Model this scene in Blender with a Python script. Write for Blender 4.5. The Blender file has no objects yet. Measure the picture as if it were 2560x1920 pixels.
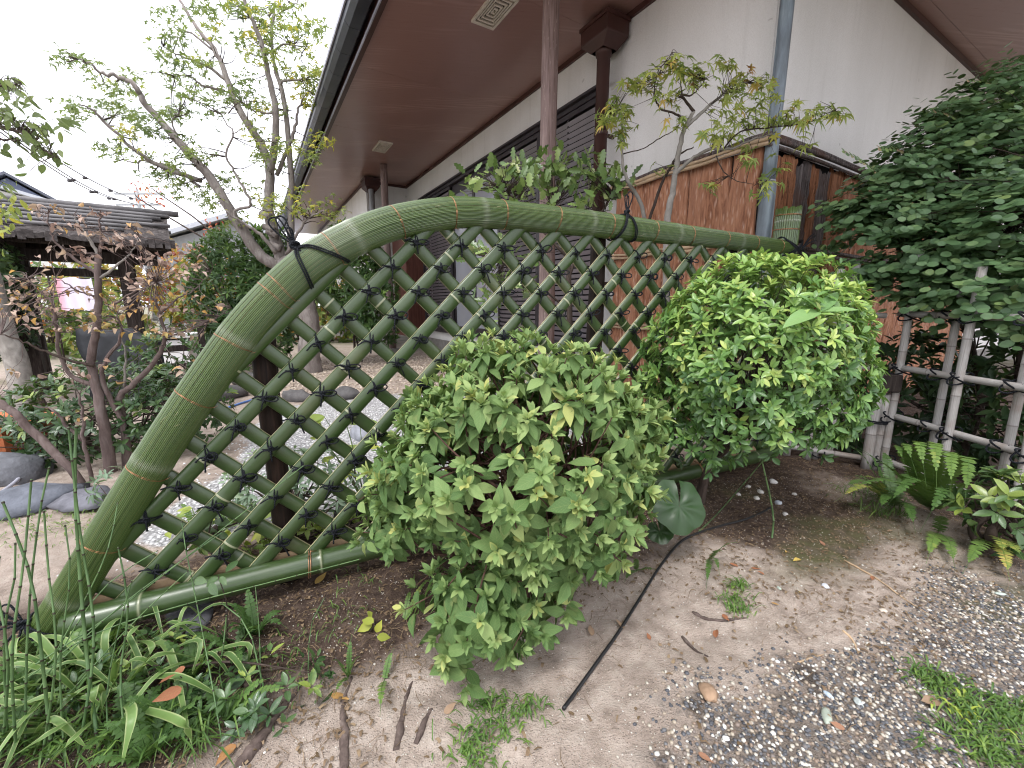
import bpy, math, numpy as np
from mathutils import Matrix, Vector

RNG = np.random.default_rng(7)
scene = bpy.context.scene
COL = scene.collection

# ------------------------------------------------------------------ camera
CAM_H = 1.0
FPX = 1050.0                       # focal length in pixels of the 2560 wide photograph
PITCH = math.atan(199.0 / 1050.0)  # camera looks down by this much
cam_data = bpy.data.cameras.new("camera")
cam_data.sensor_width = 36.0
cam_data.lens = 36.0 * FPX / 2560.0
cam_data.clip_start = 0.02
cam_data.clip_end = 2000.0
cam = bpy.data.objects.new("camera", cam_data)
cam.location = (0, 0, CAM_H)
cam.rotation_euler = (math.radians(90) - PITCH, 0, 0)
COL.objects.link(cam)
scene.camera = cam

# ------------------------------------------------------------------ sky and sun (bright overcast)
world = bpy.data.worlds.new("World")
scene.world = world
world.use_nodes = True
wn = world.node_tree.nodes
wl = world.node_tree.links
wn.clear()
w_out = wn.new("ShaderNodeOutputWorld")
w_bg = wn.new("ShaderNodeBackground")
w_sky = wn.new("ShaderNodeTexSky")
w_sky.sky_type = 'NISHITA'
w_sky.sun_disc = False
SUN_EL, SUN_AZ = math.radians(62), math.radians(205)
w_sky.sun_elevation = SUN_EL
w_sky.sun_rotation = SUN_AZ
w_sky.dust_density = 4.0
w_bw = wn.new("ShaderNodeRGBToBW")
w_mix = wn.new("ShaderNodeMix"); w_mix.data_type = 'RGBA'
w_mix.inputs[0].default_value = 0.86        # cloud cover: how far the blue is greyed out
w_cloud = wn.new("ShaderNodeMix"); w_cloud.data_type = 'RGBA'
w_cloud.inputs[0].default_value = 0.72
w_cloud.inputs[7].default_value = (10.2, 10.3, 11.1, 1)
wl.new(w_sky.outputs[0], w_bw.inputs[0])
wl.new(w_sky.outputs[0], w_mix.inputs[6])
wl.new(w_bw.outputs[0], w_mix.inputs[7])
wl.new(w_mix.outputs[2], w_cloud.inputs[6])
wl.new(w_cloud.outputs[2], w_bg.inputs[0])
w_bg.inputs[1].default_value = 0.15
wl.new(w_bg.outputs[0], w_out.inputs[0])

sun_data = bpy.data.lights.new("sun", 'SUN')
sun_data.energy = 1.5
sun_data.angle = math.radians(16)
sun_data.color = (1.0, 0.975, 0.95)
sun = bpy.data.objects.new("sun", sun_data)
COL.objects.link(sun)
sd = Vector((math.sin(SUN_AZ) * math.cos(SUN_EL), math.cos(SUN_AZ) * math.cos(SUN_EL), math.sin(SUN_EL)))
sun.rotation_euler = sd.to_track_quat('Z', 'Y').to_euler()
sun.location = (0, -3, 8)

scene.view_settings.view_transform = 'Standard'
scene.view_settings.look = 'None'
scene.view_settings.gamma = 1.0
scene.view_settings.exposure = 0.76
scene.cycles.max_bounces = 4
scene.cycles.diffuse_bounces = 2
scene.cycles.glossy_bounces = 2
scene.cycles.transmission_bounces = 3
scene.cycles.transparent_max_bounces = 4
scene.cycles.use_denoising = True
scene.cycles.use_adaptive_sampling = True
scene.cycles.adaptive_threshold = 0.03
scene.cycles.filter_width = 1.1
scene.cycles.caustics_reflective = False
scene.cycles.caustics_refractive = False

# ------------------------------------------------------------------ where photograph points lie in the place
CP, SP = math.cos(PITCH), math.sin(PITCH)
CAM = np.array([0, 0, CAM_H])
def ray(x, y):
    a, b = (x - 1280.0) / FPX, (960.0 - y) / FPX
    return np.array([a, CP + b * SP, -SP + b * CP])
def at_z(x, y, z=0.0):
    r = ray(x, y); return CAM + r * ((z - CAM_H) / r[2])
def at_y(x, y, Y):
    r = ray(x, y); return CAM + r * (Y / r[1])
def at_plane(x, y, O, n):
    r = ray(x, y); return CAM + r * (np.dot(O - CAM, n) / np.dot(r, n))
def unit(v):
    v = np.asarray(v, float); return v / (np.linalg.norm(v) + 1e-12)

# ------------------------------------------------------------------ smooth value noise for relief
_perm = np.random.default_rng(3).random((64, 64, 64))
def vnoise(x, y, z=0.0):
    x, y = np.broadcast_arrays(np.asarray(x, float), np.asarray(y, float))
    z = np.broadcast_to(np.asarray(z, float), x.shape)
    xi, yi, zi = np.floor(x).astype(int), np.floor(y).astype(int), np.floor(z).astype(int)
    fx, fy, fz = x - xi, y - yi, z - zi
    fx, fy, fz = [t * t * (3 - 2 * t) for t in (fx, fy, fz)]
    def g(a, b, c): return _perm[(xi + a) % 64, (yi + b) % 64, (zi + c) % 64]
    r = 0
    for a in (0, 1):
        for b in (0, 1):
            for c in (0, 1):
                r = r + g(a, b, c) * (fx if a else 1 - fx) * (fy if b else 1 - fy) * (fz if c else 1 - fz)
    return r * 2 - 1
def fbm(x, y, z=0.0, o=4):
    r, a = 0, 1.0
    for k in range(o):
        r = r + a * vnoise(np.asarray(x) * 2 ** k + 7.3 * k, np.asarray(y) * 2 ** k + 3.1 * k, np.asarray(z) * 2 ** k); a *= 0.5
    return r

# ------------------------------------------------------------------ mesh helpers
class MB:
    """collects vertices, faces, material slots and per-vertex values of one piece"""
    def __init__(s): s.v, s.f, s.m, s.t, s.uv, s.n = [], [], [], [], [], 0
    def add(s, v, f, m=0, t=0.5, uv=None):
        v = np.asarray(v, float).reshape(-1, 3)
        s.v.append(v)
        for q in f: s.f.append([i + s.n for i in q])
        s.m += [m] * len(f)
        s.t.append(np.broadcast_to(np.asarray(t, float), (len(v),)))
        s.uv.append(np.zeros((len(v), 3)) if uv is None else np.asarray(uv, float))
        s.n += len(v); return s
    def box(s, c, size, ax=None, m=0, t=0.5, bev=0.0):
        """box about c with half axes along ax; bev cuts its edges"""
        h = np.asarray(size, float) / 2
        A = np.eye(3) if ax is None else np.array([unit(a) for a in ax])
        if bev <= 0:
            P = np.array([[x, y, z] for z in (-1, 1) for y in (-1, 1) for x in (-1, 1)]) * h
            F = [(0, 2, 3, 1), (4, 5, 7, 6), (0, 1, 5, 4), (2, 6, 7, 3), (0, 4, 6, 2), (1, 3, 7, 5)]
            return s.add(P @ A + np.asarray(c), F, m, t)
        b = min(bev, h.min() * 0.9)
        P, idx = [], {}
        for k, (sx, sy, sz) in enumerate([(x, y, z) for z in (-1, 1) for y in (-1, 1) for x in (-1, 1)]):
            for a in range(3):
                q = np.array([sx, sy, sz]) * h
                for o in range(3):
                    if o != a: q[o] -= (sx, sy, sz)[o] * b
                idx[(k, a)] = len(P); P.append(q)
        C = lambda x, y, z: (x > 0) + 2 * (y > 0) + 4 * (z > 0)
        F = []
        for a in range(3):
            o1, o2 = (a + 1) % 3, (a + 2) % 3
            for sg in (-1, 1):
                ring = []
                for u, w in ((-1, -1), (1, -1), (1, 1), (-1, 1)):
                    q = [0, 0, 0]; q[a] = sg; q[o1] = u; q[o2] = w
                    ring.append(idx[(C(*q), a)])
                F.append(ring if sg > 0 else ring[::-1])
        for a in range(3):
            o1, o2 = (a + 1) % 3, (a + 2) % 3
            for u in (-1, 1):
                for w in (-1, 1):
                    q0 = [0, 0, 0]; q1 = [0, 0, 0]
                    q0[a], q1[a] = -1, 1; q0[o1] = q1[o1] = u; q0[o2] = q1[o2] = w
                    r = [idx[(C(*q0), o1)], idx[(C(*q1), o1)], idx[(C(*q1), o2)], idx[(C(*q0), o2)]]
                    F.append(r if u * w < 0 else r[::-1])
        for k, (sx, sy, sz) in enumerate([(x, y, z) for z in (-1, 1) for y in (-1, 1) for x in (-1, 1)]):
            r = [idx[(k, 0)], idx[(k, 1)], idx[(k, 2)]]
            F.append(r if sx * sy * sz > 0 else r[::-1])
        return s.add(np.array(P) @ A + np.asarray(c), F, m, t)
    def tube(s, path, rad, k=8, m=0, t=0.5, cap=True, jit=0.0, uvs=1.0):
        P = np.asarray(path, float); n = len(P)
        R = np.broadcast_to(np.asarray(rad, float), (n,)).copy()
        T = np.gradient(P, axis=0); T /= np.linalg.norm(T, axis=1)[:, None] + 1e-12
        N = np.zeros_like(P); u = np.cross(T[0], [0, 0, 1.0])
        if np.linalg.norm(u) < 0.1: u = np.cross(T[0], [1.0, 0, 0])
        N[0] = unit(u)
        for i in range(1, n):
            q = N[i - 1] - T[i] * np.dot(N[i - 1], T[i]); N[i] = unit(q)
        B = np.cross(T, N)
        an = np.linspace(0, 2 * math.pi, k, endpoint=False)
        L = np.concatenate([[0], np.cumsum(np.linalg.norm(np.diff(P, axis=0), axis=1))])
        V = P[:, None] + R[:, None, None] * (np.cos(an)[None, :, None] * N[:, None] + np.sin(an)[None, :, None] * B[:, None])
        if jit: V = V + (RNG.random(V.shape) - 0.5) * jit * R[:, None, None]
        V = V.reshape(-1, 3)
        F = [(i * k + j, i * k + (j + 1) % k, (i + 1) * k + (j + 1) % k, (i + 1) * k + j) for i in range(n - 1) for j in range(k)]
        if cap: F += [tuple(range(k))[::-1], tuple((n - 1) * k + j for j in range(k))]
        tt = np.repeat(np.broadcast_to(np.asarray(t, float), (n,)), k)
        uv = np.zeros((n * k, 3)); uv[:, 0] = np.tile(an / (2 * math.pi), n); uv[:, 1] = np.repeat(L, k) * uvs
        return s.add(V, F, m, tt, uv)
    def mesh(s, name, mats, origin=(0, 0, 0), smooth=True):
        me = bpy.data.meshes.new(name)
        V = np.concatenate(s.v) - np.asarray(origin)
        me.from_pydata(V.tolist(), [], s.f)
        for mm in (mats if isinstance(mats, (list, tuple)) else [mats]): me.materials.append(mm)
        if any(s.m): me.polygons.foreach_set("material_index", s.m)
        if smooth: me.polygons.foreach_set("use_smooth", [True] * len(s.f))
        a = me.attributes.new("tint", 'FLOAT', 'POINT'); a.data.foreach_set("value", np.concatenate(s.t).astype(np.float32))
        a = me.attributes.new("luv", 'FLOAT_VECTOR', 'POINT'); a.data.foreach_set("vector", np.concatenate(s.uv).astype(np.float32).ravel())
        me.update(); return me

def np_mesh(name, V, F, mats, tint=None, luv=None, extra=None, smooth=True):
    """a mesh from arrays whose faces all have the same corner count"""
    me = bpy.data.meshes.new(name)
    V = np.ascontiguousarray(V, np.float32); F = np.ascontiguousarray(F, np.int32)
    nf, k = F.shape
    me.vertices.add(len(V)); me.vertices.foreach_set("co", V.ravel())
    me.loops.add(nf * k); me.loops.foreach_set("vertex_index", F.ravel())
    me.polygons.add(nf)
    me.polygons.foreach_set("loop_start", np.arange(0, nf * k, k, dtype=np.int32))
    try: me.polygons.foreach_set("loop_total", np.full(nf, k, np.int32))
    except Exception: pass
    for mm in (mats if isinstance(mats, (list, tuple)) else [mats]): me.materials.append(mm)
    if smooth: me.polygons.foreach_set("use_smooth", np.ones(nf, bool))
    if tint is not None:
        a = me.attributes.new("tint", 'FLOAT', 'POINT'); a.data.foreach_set("value", np.ascontiguousarray(tint, np.float32))
    if luv is not None:
        a = me.attributes.new("luv", 'FLOAT_VECTOR', 'POINT'); a.data.foreach_set("vector", np.ascontiguousarray(luv, np.float32).ravel())
    for kx, val in (extra or {}).items():
        a = me.attributes.new(kx, 'FLOAT', 'POINT'); a.data.foreach_set("value", np.ascontiguousarray(val, np.float32))
    me.update(calc_edges=True); me.validate(); return me

def link(name, me, parent=None):
    o = bpy.data.objects.new(name, me); COL.objects.link(o)
    if parent is not None: o.parent = parent
    return o
def tag(o, label=None, cat=None, group=None, kind=None):
    if label: o["label"] = label
    if cat: o["category"] = cat
    if group: o["group"] = group
    if kind: o["kind"] = kind
    return o
BASE = {}
def thing(name, label, cat, base=(0, 0, 0), group=None):
    o = bpy.data.objects.new(name, None); COL.objects.link(o)
    o.empty_display_size = 0.05
    o.location = base; BASE[o.name] = np.asarray(base, float)
    return tag(o, label, cat, group)
def org(o):
    while o.parent is not None: o = o.parent
    return BASE.get(o.name, np.zeros(3))
def part(name, mb, mats, parent, smooth=True, label=None, kind=None):
    """one piece of a thing; coordinates in mb are those of the place"""
    me = mb.mesh(name, mats, org(parent), smooth)
    o = link(name, me, parent)
    return tag(o, label, None, None, kind)
def solo(name, mb, mats, label, cat, base, group=None, smooth=True, kind=None):
    me = mb.mesh(name, mats, base, smooth)
    o = link(name, me); o.location = base
    BASE[o.name] = np.asarray(base, float)
    return tag(o, label, cat, group, kind)

def catmull(P, n=8):
    P = np.asarray(P, float)
    if len(P) < 3: 
        return np.array([P[0] + (P[-1] - P[0]) * t for t in np.linspace(0, 1, n + 1)])
    Q = np.vstack([2 * P[0] - P[1], P, 2 * P[-1] - P[-2]])
    out = []
    for i in range(1, len(Q) - 2):
        for t in np.linspace(0, 1, n, endpoint=False):
            a, b, c, d = Q[i - 1], Q[i], Q[i + 1], Q[i + 2]
            out.append(0.5 * (2 * b + (c - a) * t + (2 * a - 5 * b + 4 * c - d) * t * t + (3 * b - a - 3 * c + d) * t ** 3))
    out.append(P[-1]); return np.array(out)
# ------------------------------------------------------------------ materials
class Nt:
    def __init__(s, name, rough=0.6, spec=0.4):
        s.mat = bpy.data.materials.new(name); s.mat.use_nodes = True
        s.nt = s.mat.node_tree; s.N = s.nt.nodes; s.L = s.nt.links
        s.b = s.N["Principled BSDF"]; s.out = s.N["Material Output"]
        s.b.inputs["Roughness"].default_value = rough
        s.b.inputs["Specular IOR Level"].default_value = spec
    def n(s, t, **kw):
        x = s.N.new(t)
        for k, v in kw.items(): setattr(x, k, v)
        return x
    def put(s, sock, v):
        if hasattr(v, "is_output") or isinstance(v, bpy.types.NodeSocket): s.L.new(v, sock)
        elif isinstance(v, (tuple, list)) and len(v) == 3 and sock.type == 'RGBA': sock.default_value = (*v, 1)
        else: sock.default_value = v
    def attr(s, name, out="Fac"):
        return s.n("ShaderNodeAttribute", attribute_name=name).outputs[out]
    def obj(s): return s.n("ShaderNodeTexCoord").outputs["Object"]
    def rand(s): return s.n("ShaderNodeObjectInfo").outputs["Random"]
    def scale(s, vec, sc):
        m = s.n("ShaderNodeMapping"); s.L.new(vec, m.inputs[0]); m.inputs["Scale"].default_value = sc; return m.outputs[0]
    def noise(s, vec, sc=5, det=4, rough=0.55, dist=0.0):
        x = s.n("ShaderNodeTexNoise"); x.inputs["Scale"].default_value = sc; x.inputs["Detail"].default_value = det
        x.inputs["Roughness"].default_value = rough; x.inputs["Distortion"].default_value = dist
        if vec is not None: s.L.new(vec, x.inputs["Vector"])
        return x.outputs["Fac"]
    def voro(s, vec, sc=5, feat='F1', out="Distance"):
        x = s.n("ShaderNodeTexVoronoi", feature=feat); x.inputs["Scale"].default_value = sc
        s.L.new(vec, x.inputs["Vector"]); return x.outputs[out]
    def wave(s, vec, sc=5, dist=2, det=2, dirn='X', typ='BANDS', ds=1.0):
        x = s.n("ShaderNodeTexWave", wave_type=typ)
        if typ == 'BANDS': x.bands_direction = dirn
        x.inputs["Scale"].default_value = sc; x.inputs["Distortion"].default_value = dist; x.inputs["Detail"].default_value = det
        x.inputs["Detail Scale"].default_value = ds
        s.L.new(vec, x.inputs["Vector"]); return x.outputs["Fac"]
    def math(s, op, a, b=0.0, c=0.0):
        x = s.n("ShaderNodeMath", operation=op)
        for i, v in enumerate((a, b, c)): s.put(x.inputs[i], v)
        return x.outputs[0]
    def ramp(s, fac, stops):
        x = s.n("ShaderNodeValToRGB"); e = x.color_ramp.elements
        while len(e) > 1: e.remove(e[-1])
        for i, (p, c) in enumerate(stops):
            q = e[0] if i == 0 else e.new(p)
            q.position = p; q.color = (*c, 1) if len(c) == 3 else c
        s.put(x.inputs[0], fac); return x.outputs[0]
    def mix(s, fac, a, b, mode='MIX'):
        x = s.n("ShaderNodeMix", data_type='RGBA', blend_type=mode)
        s.put(x.inputs[0], fac); s.put(x.inputs[6], a); s.put(x.inputs[7], b); return x.outputs[2]
    def rng(s, v, a, b, c=0.0, d=1.0):
        x = s.n("ShaderNodeMapRange"); s.put(x.inputs[0], v)
        for i, q in enumerate((a, b, c, d)): x.inputs[i + 1].default_value = q
        return x.outputs[0]
    def sep(s, v):
        x = s.n("ShaderNodeSeparateXYZ"); s.L.new(v, x.inputs[0]); return x.outputs
    def col(s, c): s.put(s.b.inputs["Base Color"], c); return s
    def rough(s, r): s.put(s.b.inputs["Roughness"], r); return s
    def bump(s, h, st=0.3, dist=0.01):
        x = s.n("ShaderNodeBump"); x.inputs["Strength"].default_value = st; x.inputs["Distance"].default_value = dist
        s.L.new(h, x.inputs["Height"]); s.L.new(x.outputs[0], s.b.inputs["Normal"]); return s

def leaf_mat(name, stops, rough=0.5, trans=0.28, vein=0.25, blotch=0.0, blotch_col=(0.3, 0.2, 0.08), spec=0.4, margin=None, bump=0.25, vs=7.0, trc=(0.38, 0.58, 0.08)):
    """leaf: colour from its tint, veins from its own length and width, light passes through"""
    m = Nt(name, rough, spec)
    t = m.attr("tint"); luv = m.attr("luv", "Vector"); x, y, z = m.sep(luv)
    o = m.obj()
    tt = m.math('ADD', t, m.math('MULTIPLY', m.math('SUBTRACT', m.noise(o, 60, 3), 0.5), 0.25))
    c = m.ramp(tt, stops)
    ax = m.math('ABSOLUTE', x)
    if vein:
        v1 = m.rng(ax, 0.0, 0.06, 1, 0)
        ph = m.math('SINE', m.math('MULTIPLY', m.math('SUBTRACT', y, m.math('MULTIPLY', ax, 0.35)), vs * 6.283))
        v2 = m.math('MULTIPLY', m.rng(ph, 0.8, 1.0, 0, 1), 0.6)
        vv = m.math('MULTIPLY', m.math('MAXIMUM', v1, v2), vein)
        c = m.mix(vv, c, m.mix(0.5, c, (0.42, 0.5, 0.2)))
        m.bump(m.math('MULTIPLY', m.math('MAXIMUM', v1, v2), -1.0), bump, 0.002)
    if margin:
        c = m.mix(m.rng(ax, 0.66, 0.82, 0, 1), c, margin)
    if blotch:
        c = m.mix(m.math('MULTIPLY', m.rng(m.noise(o, 28, 3), 0.58, 0.72, 0, 1), blotch), c, blotch_col)
    m.col(c)
    tr = m.n("ShaderNodeBsdfTranslucent"); m.put(tr.inputs[0], m.mix(0.30 if trc else 0.0, c, trc or (0, 0, 0), 'MIX'))
    mx = m.n("ShaderNodeMixShader"); mx.inputs[0].default_value = trans
    m.L.new(m.b.outputs[0], mx.inputs[1]); m.L.new(tr.outputs[0], mx.inputs[2]); m.L.new(mx.outputs[0], m.out.inputs[0])
    return m.mat

def plain(name, col, rough=0.6, spec=0.4, var=0.15, sc=8.0, bump=0.0, bs=40.0, metal=0.0):
    m = Nt(name, rough, spec); o = m.obj(); nz = m.noise(o, sc, 5)
    d = tuple(c * (1 - var) for c in col); l = tuple(min(1, c * (1 + var)) for c in col)
    m.col(m.ramp(nz, [(0.3, d), (0.7, l)])); m.b.inputs["Metallic"].default_value = metal
    if bump: m.bump(m.noise(o, bs, 4), bump, 0.01)
    return m.mat

def bark_mat(name, a, b, c=None, sc=(14, 14, 3), rough=0.85, bump=0.5, spots=None):
    m = Nt(name, rough, 0.2); o = m.obj()
    n1 = m.noise(m.scale(o, sc), 2.2, 6, 0.6, 0.6); n2 = m.noise(o, 3.0, 3)
    cc = m.ramp(n1, [(0.3, a), (0.55, b), (0.75, c or b)])
    cc = m.mix(m.rng(n2, 0.4, 0.65), cc, m.mix(0.5, cc, a))
    if spots: cc = m.mix(m.rng(m.noise(o, 22, 4), 0.62, 0.7, 0, 0.8), cc, spots)
    m.col(cc); m.bump(n1, bump, 0.012); return m.mat

M = {}
# green bamboo: long strips with fine lengthwise streaks; 'tint' marks where a node crosses
m = Nt("green_bamboo_strip", 0.33, 0.5)
luv = m.attr("luv", "Vector"); rnd = m.rand(); nd = m.attr("tint")
lw = m.scale(luv, (2.6, 0.9, 1)); 
nz = m.noise(lw, 3.0, 5, 0.6); big = m.noise(m.obj(), 5.0, 3)
c = m.ramp(nz, [(0.25, (0.025, 0.050, 0.009)), (0.5, (0.050, 0.092, 0.018)), (0.72, (0.105, 0.155, 0.044))])
c = m.mix(m.rng(rnd, 0.55, 1, 0.0, 0.75), c, (0.12, 0.165, 0.055)); c = m.mix(m.rng(rnd, 0.30, 0.0, 0.0, 0.6), c, (0.018, 0.038, 0.006))
c = m.mix(0.25, c, m.ramp(big, [(0.35, (0.032, 0.062, 0.010)), (0.65, (0.085, 0.130, 0.035))]))
c = m.mix(m.rng(m.noise(m.scale(luv, (1.0, 9, 1)), 4, 4), 0.62, 0.75, 0, 0.25), c, (0.22, 0.25, 0.15))
c = m.mix(nd, c, (0.26, 0.28, 0.21))
m.col(c); m.rough(m.rng(nz, 0.3, 0.7, 0.26, 0.38)); m.b.inputs['Coat Weight'].default_value = 0.45; m.b.inputs['Coat Roughness'].default_value = 0.12; M["strip"] = m.mat
m = Nt("green_bamboo_slat", 0.36, 0.5)
luv = m.attr("luv", "Vector"); nd = m.attr("tint"); rnd = m.rand()
nz = m.noise(m.scale(luv, (30, 1.4, 1)), 3, 4); o = m.obj()
c = m.ramp(nz, [(0.25, (0.018, 0.038, 0.008)), (0.6, (0.036, 0.068, 0.016)), (0.85, (0.070, 0.11, 0.035))])
c = m.mix(m.rng(m.noise(o, 9, 4), 0.45, 0.75, 0, 0.5), c, (0.070, 0.100, 0.045))
c = m.mix(m.rng(rnd, 0, 1, 0, 0.5), c, (0.042, 0.070, 0.026)); c = m.mix(m.math('MULTIPLY', m.rng(m.noise(o, 3.5, 5), 0.55, 0.72, 0, 0.5), m.rng(rnd, 0.3, 1.0)), c, (0.16, 0.15, 0.07))
c = m.mix(m.math('MULTIPLY', nd, 0.85), c, (0.33, 0.34, 0.22))
m.b.inputs['Coat Weight'].default_value = 0.25; m.b.inputs['Coat Roughness'].default_value = 0.2; m.col(c); m.bump(nz, 0.08, 0.002); M["slat"] = m.mat
M["cut"] = plain("bamboo_cut_face", (0.34, 0.32, 0.185), 0.6, 0.3, 0.2, 30)
M["rail_back"] = plain("bamboo_inner_wood", (0.36, 0.25, 0.15), 0.7, 0.2, 0.25, 14, 0.3, 60)
M["copper"] = plain("copper_wire", (0.40, 0.20, 0.11), 0.4, 0.5, 0.1, 30, metal=0.75)
m = Nt("black_palm_rope", 0.8, 0.2); luv = m.attr("luv", "Vector"); x, y, z = m.sep(luv)
tw = m.math('SINE', m.math('ADD', m.math('MULTIPLY', y, 900.0), m.math('MULTIPLY', x, 12.566)))
fz = m.noise(m.obj(), 400, 2)
m.col(m.mix(m.rng(tw, -1, 1, 0, 1), (0.006, 0.007, 0.010), (0.024, 0.027, 0.034))); m.bump(m.math('ADD', tw, fz), 0.8, 0.0015); M["rope"] = m.mat
# old grey bamboo
m = Nt("weathered_bamboo", 0.55, 0.35); o = m.obj(); luv = m.attr("luv", "Vector"); nd = m.attr("tint")
nz = m.noise(m.scale(luv, (16, 1.6, 1)), 3, 5, 0.65); b2 = m.noise(o, 6, 4)
c = m.ramp(nz, [(0.25, (0.22, 0.20, 0.185)), (0.5, (0.40, 0.38, 0.365)), (0.75, (0.54, 0.52, 0.51))])
c = m.mix(m.rng(b2, 0.5, 0.7, 0, 0.7), c, (0.26, 0.20, 0.16)); c = m.mix(m.math('MULTIPLY', nd, 0.7), c, (0.12, 0.10, 0.09))
m.col(c); m.bump(nz, 0.25, 0.003); M["oldbamboo"] = m.mat
M["tanbamboo"] = plain("tan_bamboo", (0.42, 0.30, 0.19), 0.5, 0.4, 0.25, 10)
# house
m = Nt("plaster", 0.9, 0.15); o = m.obj()
nz = m.noise(o, 140, 4, 0.6); st = m.noise(m.scale(o, (1.2, 1.2, 0.35)), 1.4, 4)
c = m.ramp(st, [(0.3, (0.66, 0.645, 0.625)), (0.7, (0.78, 0.765, 0.75))])
c = m.mix(m.rng(nz, 0.35, 0.6, 0.25, 0), c, (0.45, 0.43, 0.40)); c = m.mix(m.rng(m.noise(m.scale(o, (7, 7, 0.5)), 1.5, 5, 0.6), 0.56, 0.75, 0, 0.22), c, (0.40, 0.38, 0.35)); c = m.mix(m.rng(m.noise(o, 9, 2), 0.74, 0.76, 0, 0.35), c, (0.25, 0.23, 0.21)); m.col(c); m.bump(nz, 0.55, 0.006); M["plaster"] = m.mat
m = Nt("stained_soffit_wood", 0.36, 0.5); o = m.obj()
g = m.n("ShaderNodeMapping"); m.L.new(o, g.inputs[0]); g.inputs["Rotation"].default_value = (0, 0, math.radians(-31.2)); g.inputs["Scale"].default_value = (0.55, 3.0, 1)
wv = m.wave(g.outputs[0], 2.2, 9.0, 3, 'Y', 'BANDS', 0.9); fine = m.noise(m.scale(g.outputs[0], (2, 30, 1)), 3, 4)
mk = m.rng(m.noise(g.outputs[0], 0.9, 3), 0.52, 0.66, 0.04, 1.0)
c = m.mix(m.math('MULTIPLY', m.rng(wv, 0.3, 0.8, 0, 0.6), mk), (0.265, 0.148, 0.128), (0.46, 0.30, 0.255))
c = m.mix(m.rng(fine, 0.35, 0.7, 0, 0.35), c, (0.34, 0.205, 0.178)); m.col(c); m.rough(m.rng(fine, 0.3, 0.7, 0.27, 0.36)); m.bump(m.noise(o, 2.5, 2), 0.05, 0.01); M["soffit"] = m.mat
M["brownpaint"] = plain("dark_brown_paint", (0.055, 0.022, 0.018), 0.45, 0.4, 0.2, 4)
m = Nt("red_brown_cabinet_wood", 0.55, 0.35); o = m.obj(); nz = m.noise(m.scale(o, (20, 20, 1.5)), 2, 5)
m.col(m.ramp(nz, [(0.3, (0.085, 0.028, 0.020)), (0.7, (0.16, 0.058, 0.040))])); M["redwood"] = m.mat
m = Nt("log_pillar", 0.6, 0.3); o = m.obj(); nz = m.noise(m.scale(o, (30, 30, 2.2)), 2, 5, 0.6)
c = m.ramp(nz, [(0.3, (0.13, 0.085, 0.076)), (0.6, (0.255, 0.18, 0.165)), (0.8, (0.35, 0.27, 0.25))])
c = m.mix(m.rng(m.noise(m.scale(o, (60, 60, 5)), 3, 2), 0.68, 0.72, 0, 0.8), c, (0.5, 0.42, 0.36)); m.col(c); m.bump(nz, 0.3, 0.006); M["pillar"] = m.mat
M["gutter"] = plain("dark_gutter_metal", (0.030, 0.032, 0.045), 0.38, 0.5, 0.3, 3)
M["gutlip"] = plain("pale_gutter_lip", (0.36, 0.36, 0.42), 0.4, 0.5, 0.2, 6)
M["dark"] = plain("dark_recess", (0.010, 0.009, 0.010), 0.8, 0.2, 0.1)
M["bronze"] = plain("dark_bronze_aluminium", (0.032, 0.026, 0.030), 0.4, 0.5, 0.15, 5)
M["slatmetal"] = plain("shutter_slat_aluminium", (0.26, 0.24, 0.27), 0.33, 0.5, 0.12, 5, metal=0.6)
m = Nt("window_glass", 0.08, 0.6); m.col((0.32, 0.33, 0.37)); m.rough(0.10); M["glass"] = m.mat
M["ventpl"] = plain("pale_vent_plastic", (0.58, 0.52, 0.45), 0.6, 0.3, 0.12, 12)
m = Nt("pipe_paint", 0.42, 0.5); o = m.obj(); nz = m.noise(m.scale(o, (9, 9, 1.5)), 2.5, 5)
c = m.ramp(nz, [(0.3, (0.085, 0.10, 0.115)), (0.55, (0.16, 0.20, 0.235)), (0.72, (0.25, 0.31, 0.34))])
m.col(c); M["pipe"] = m.mat
M["greypaint"] = plain("grey_paint", (0.34, 0.35, 0.36), 0.5, 0.4, 0.1, 6)
M["stone"] = plain("foundation_stone", (0.23, 0.215, 0.20), 0.85, 0.2, 0.25, 9, 0.5, 30)
M["tile"] = plain("dark_roof_tile", (0.09, 0.095, 0.115), 0.5, 0.4, 0.25, 5)
# bark cladding
m = Nt("red_cedar_bark", 0.85, 0.2); o = m.obj()
n1 = m.noise(m.scale(o, (24, 24, 3.2)), 1.6, 7, 0.62, 0.8); n2 = m.noise(m.scale(o, (3, 3, 0.8)), 1.5, 3)
fl = m.voro(m.scale(o, (26, 26, 6)), 1.6)
c = m.ramp(n1, [(0.28, (0.10, 0.034, 0.022)), (0.5, (0.33, 0.150, 0.085)), (0.7, (0.50, 0.26, 0.16))])
c = m.mix(m.rng(fl, 0.05, 0.36, 0.8, 0), c, (0.60, 0.42, 0.33)); c = m.mix(m.rng(n2, 0.45, 0.68, 0, 0.6), c, (0.40, 0.20, 0.125))
m.col(c); m.bump(n1, 0.7, 0.015); M["bark"] = m.mat
m = Nt("brown_plank_bark", 0.85, 0.2); o = m.obj()
n1 = m.noise(m.scale(o, (40, 40, 1.6)), 1.6, 7, 0.65, 1.0); rnd = m.rand()
c = m.ramp(n1, [(0.32, (0.040, 0.015, 0.009)), (0.5, (0.25, 0.105, 0.052)), (0.72, (0.43, 0.21, 0.115))])
m.col(c); m.bump(n1, 0.8, 0.012); M["plankbark"] = m.mat
m = Nt("grey_weathered_plank", 0.9, 0.15); o = m.obj()
n1 = m.noise(m.scale(o, (45, 45, 1.6)), 1.6, 7, 0.65, 0.8)
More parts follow.
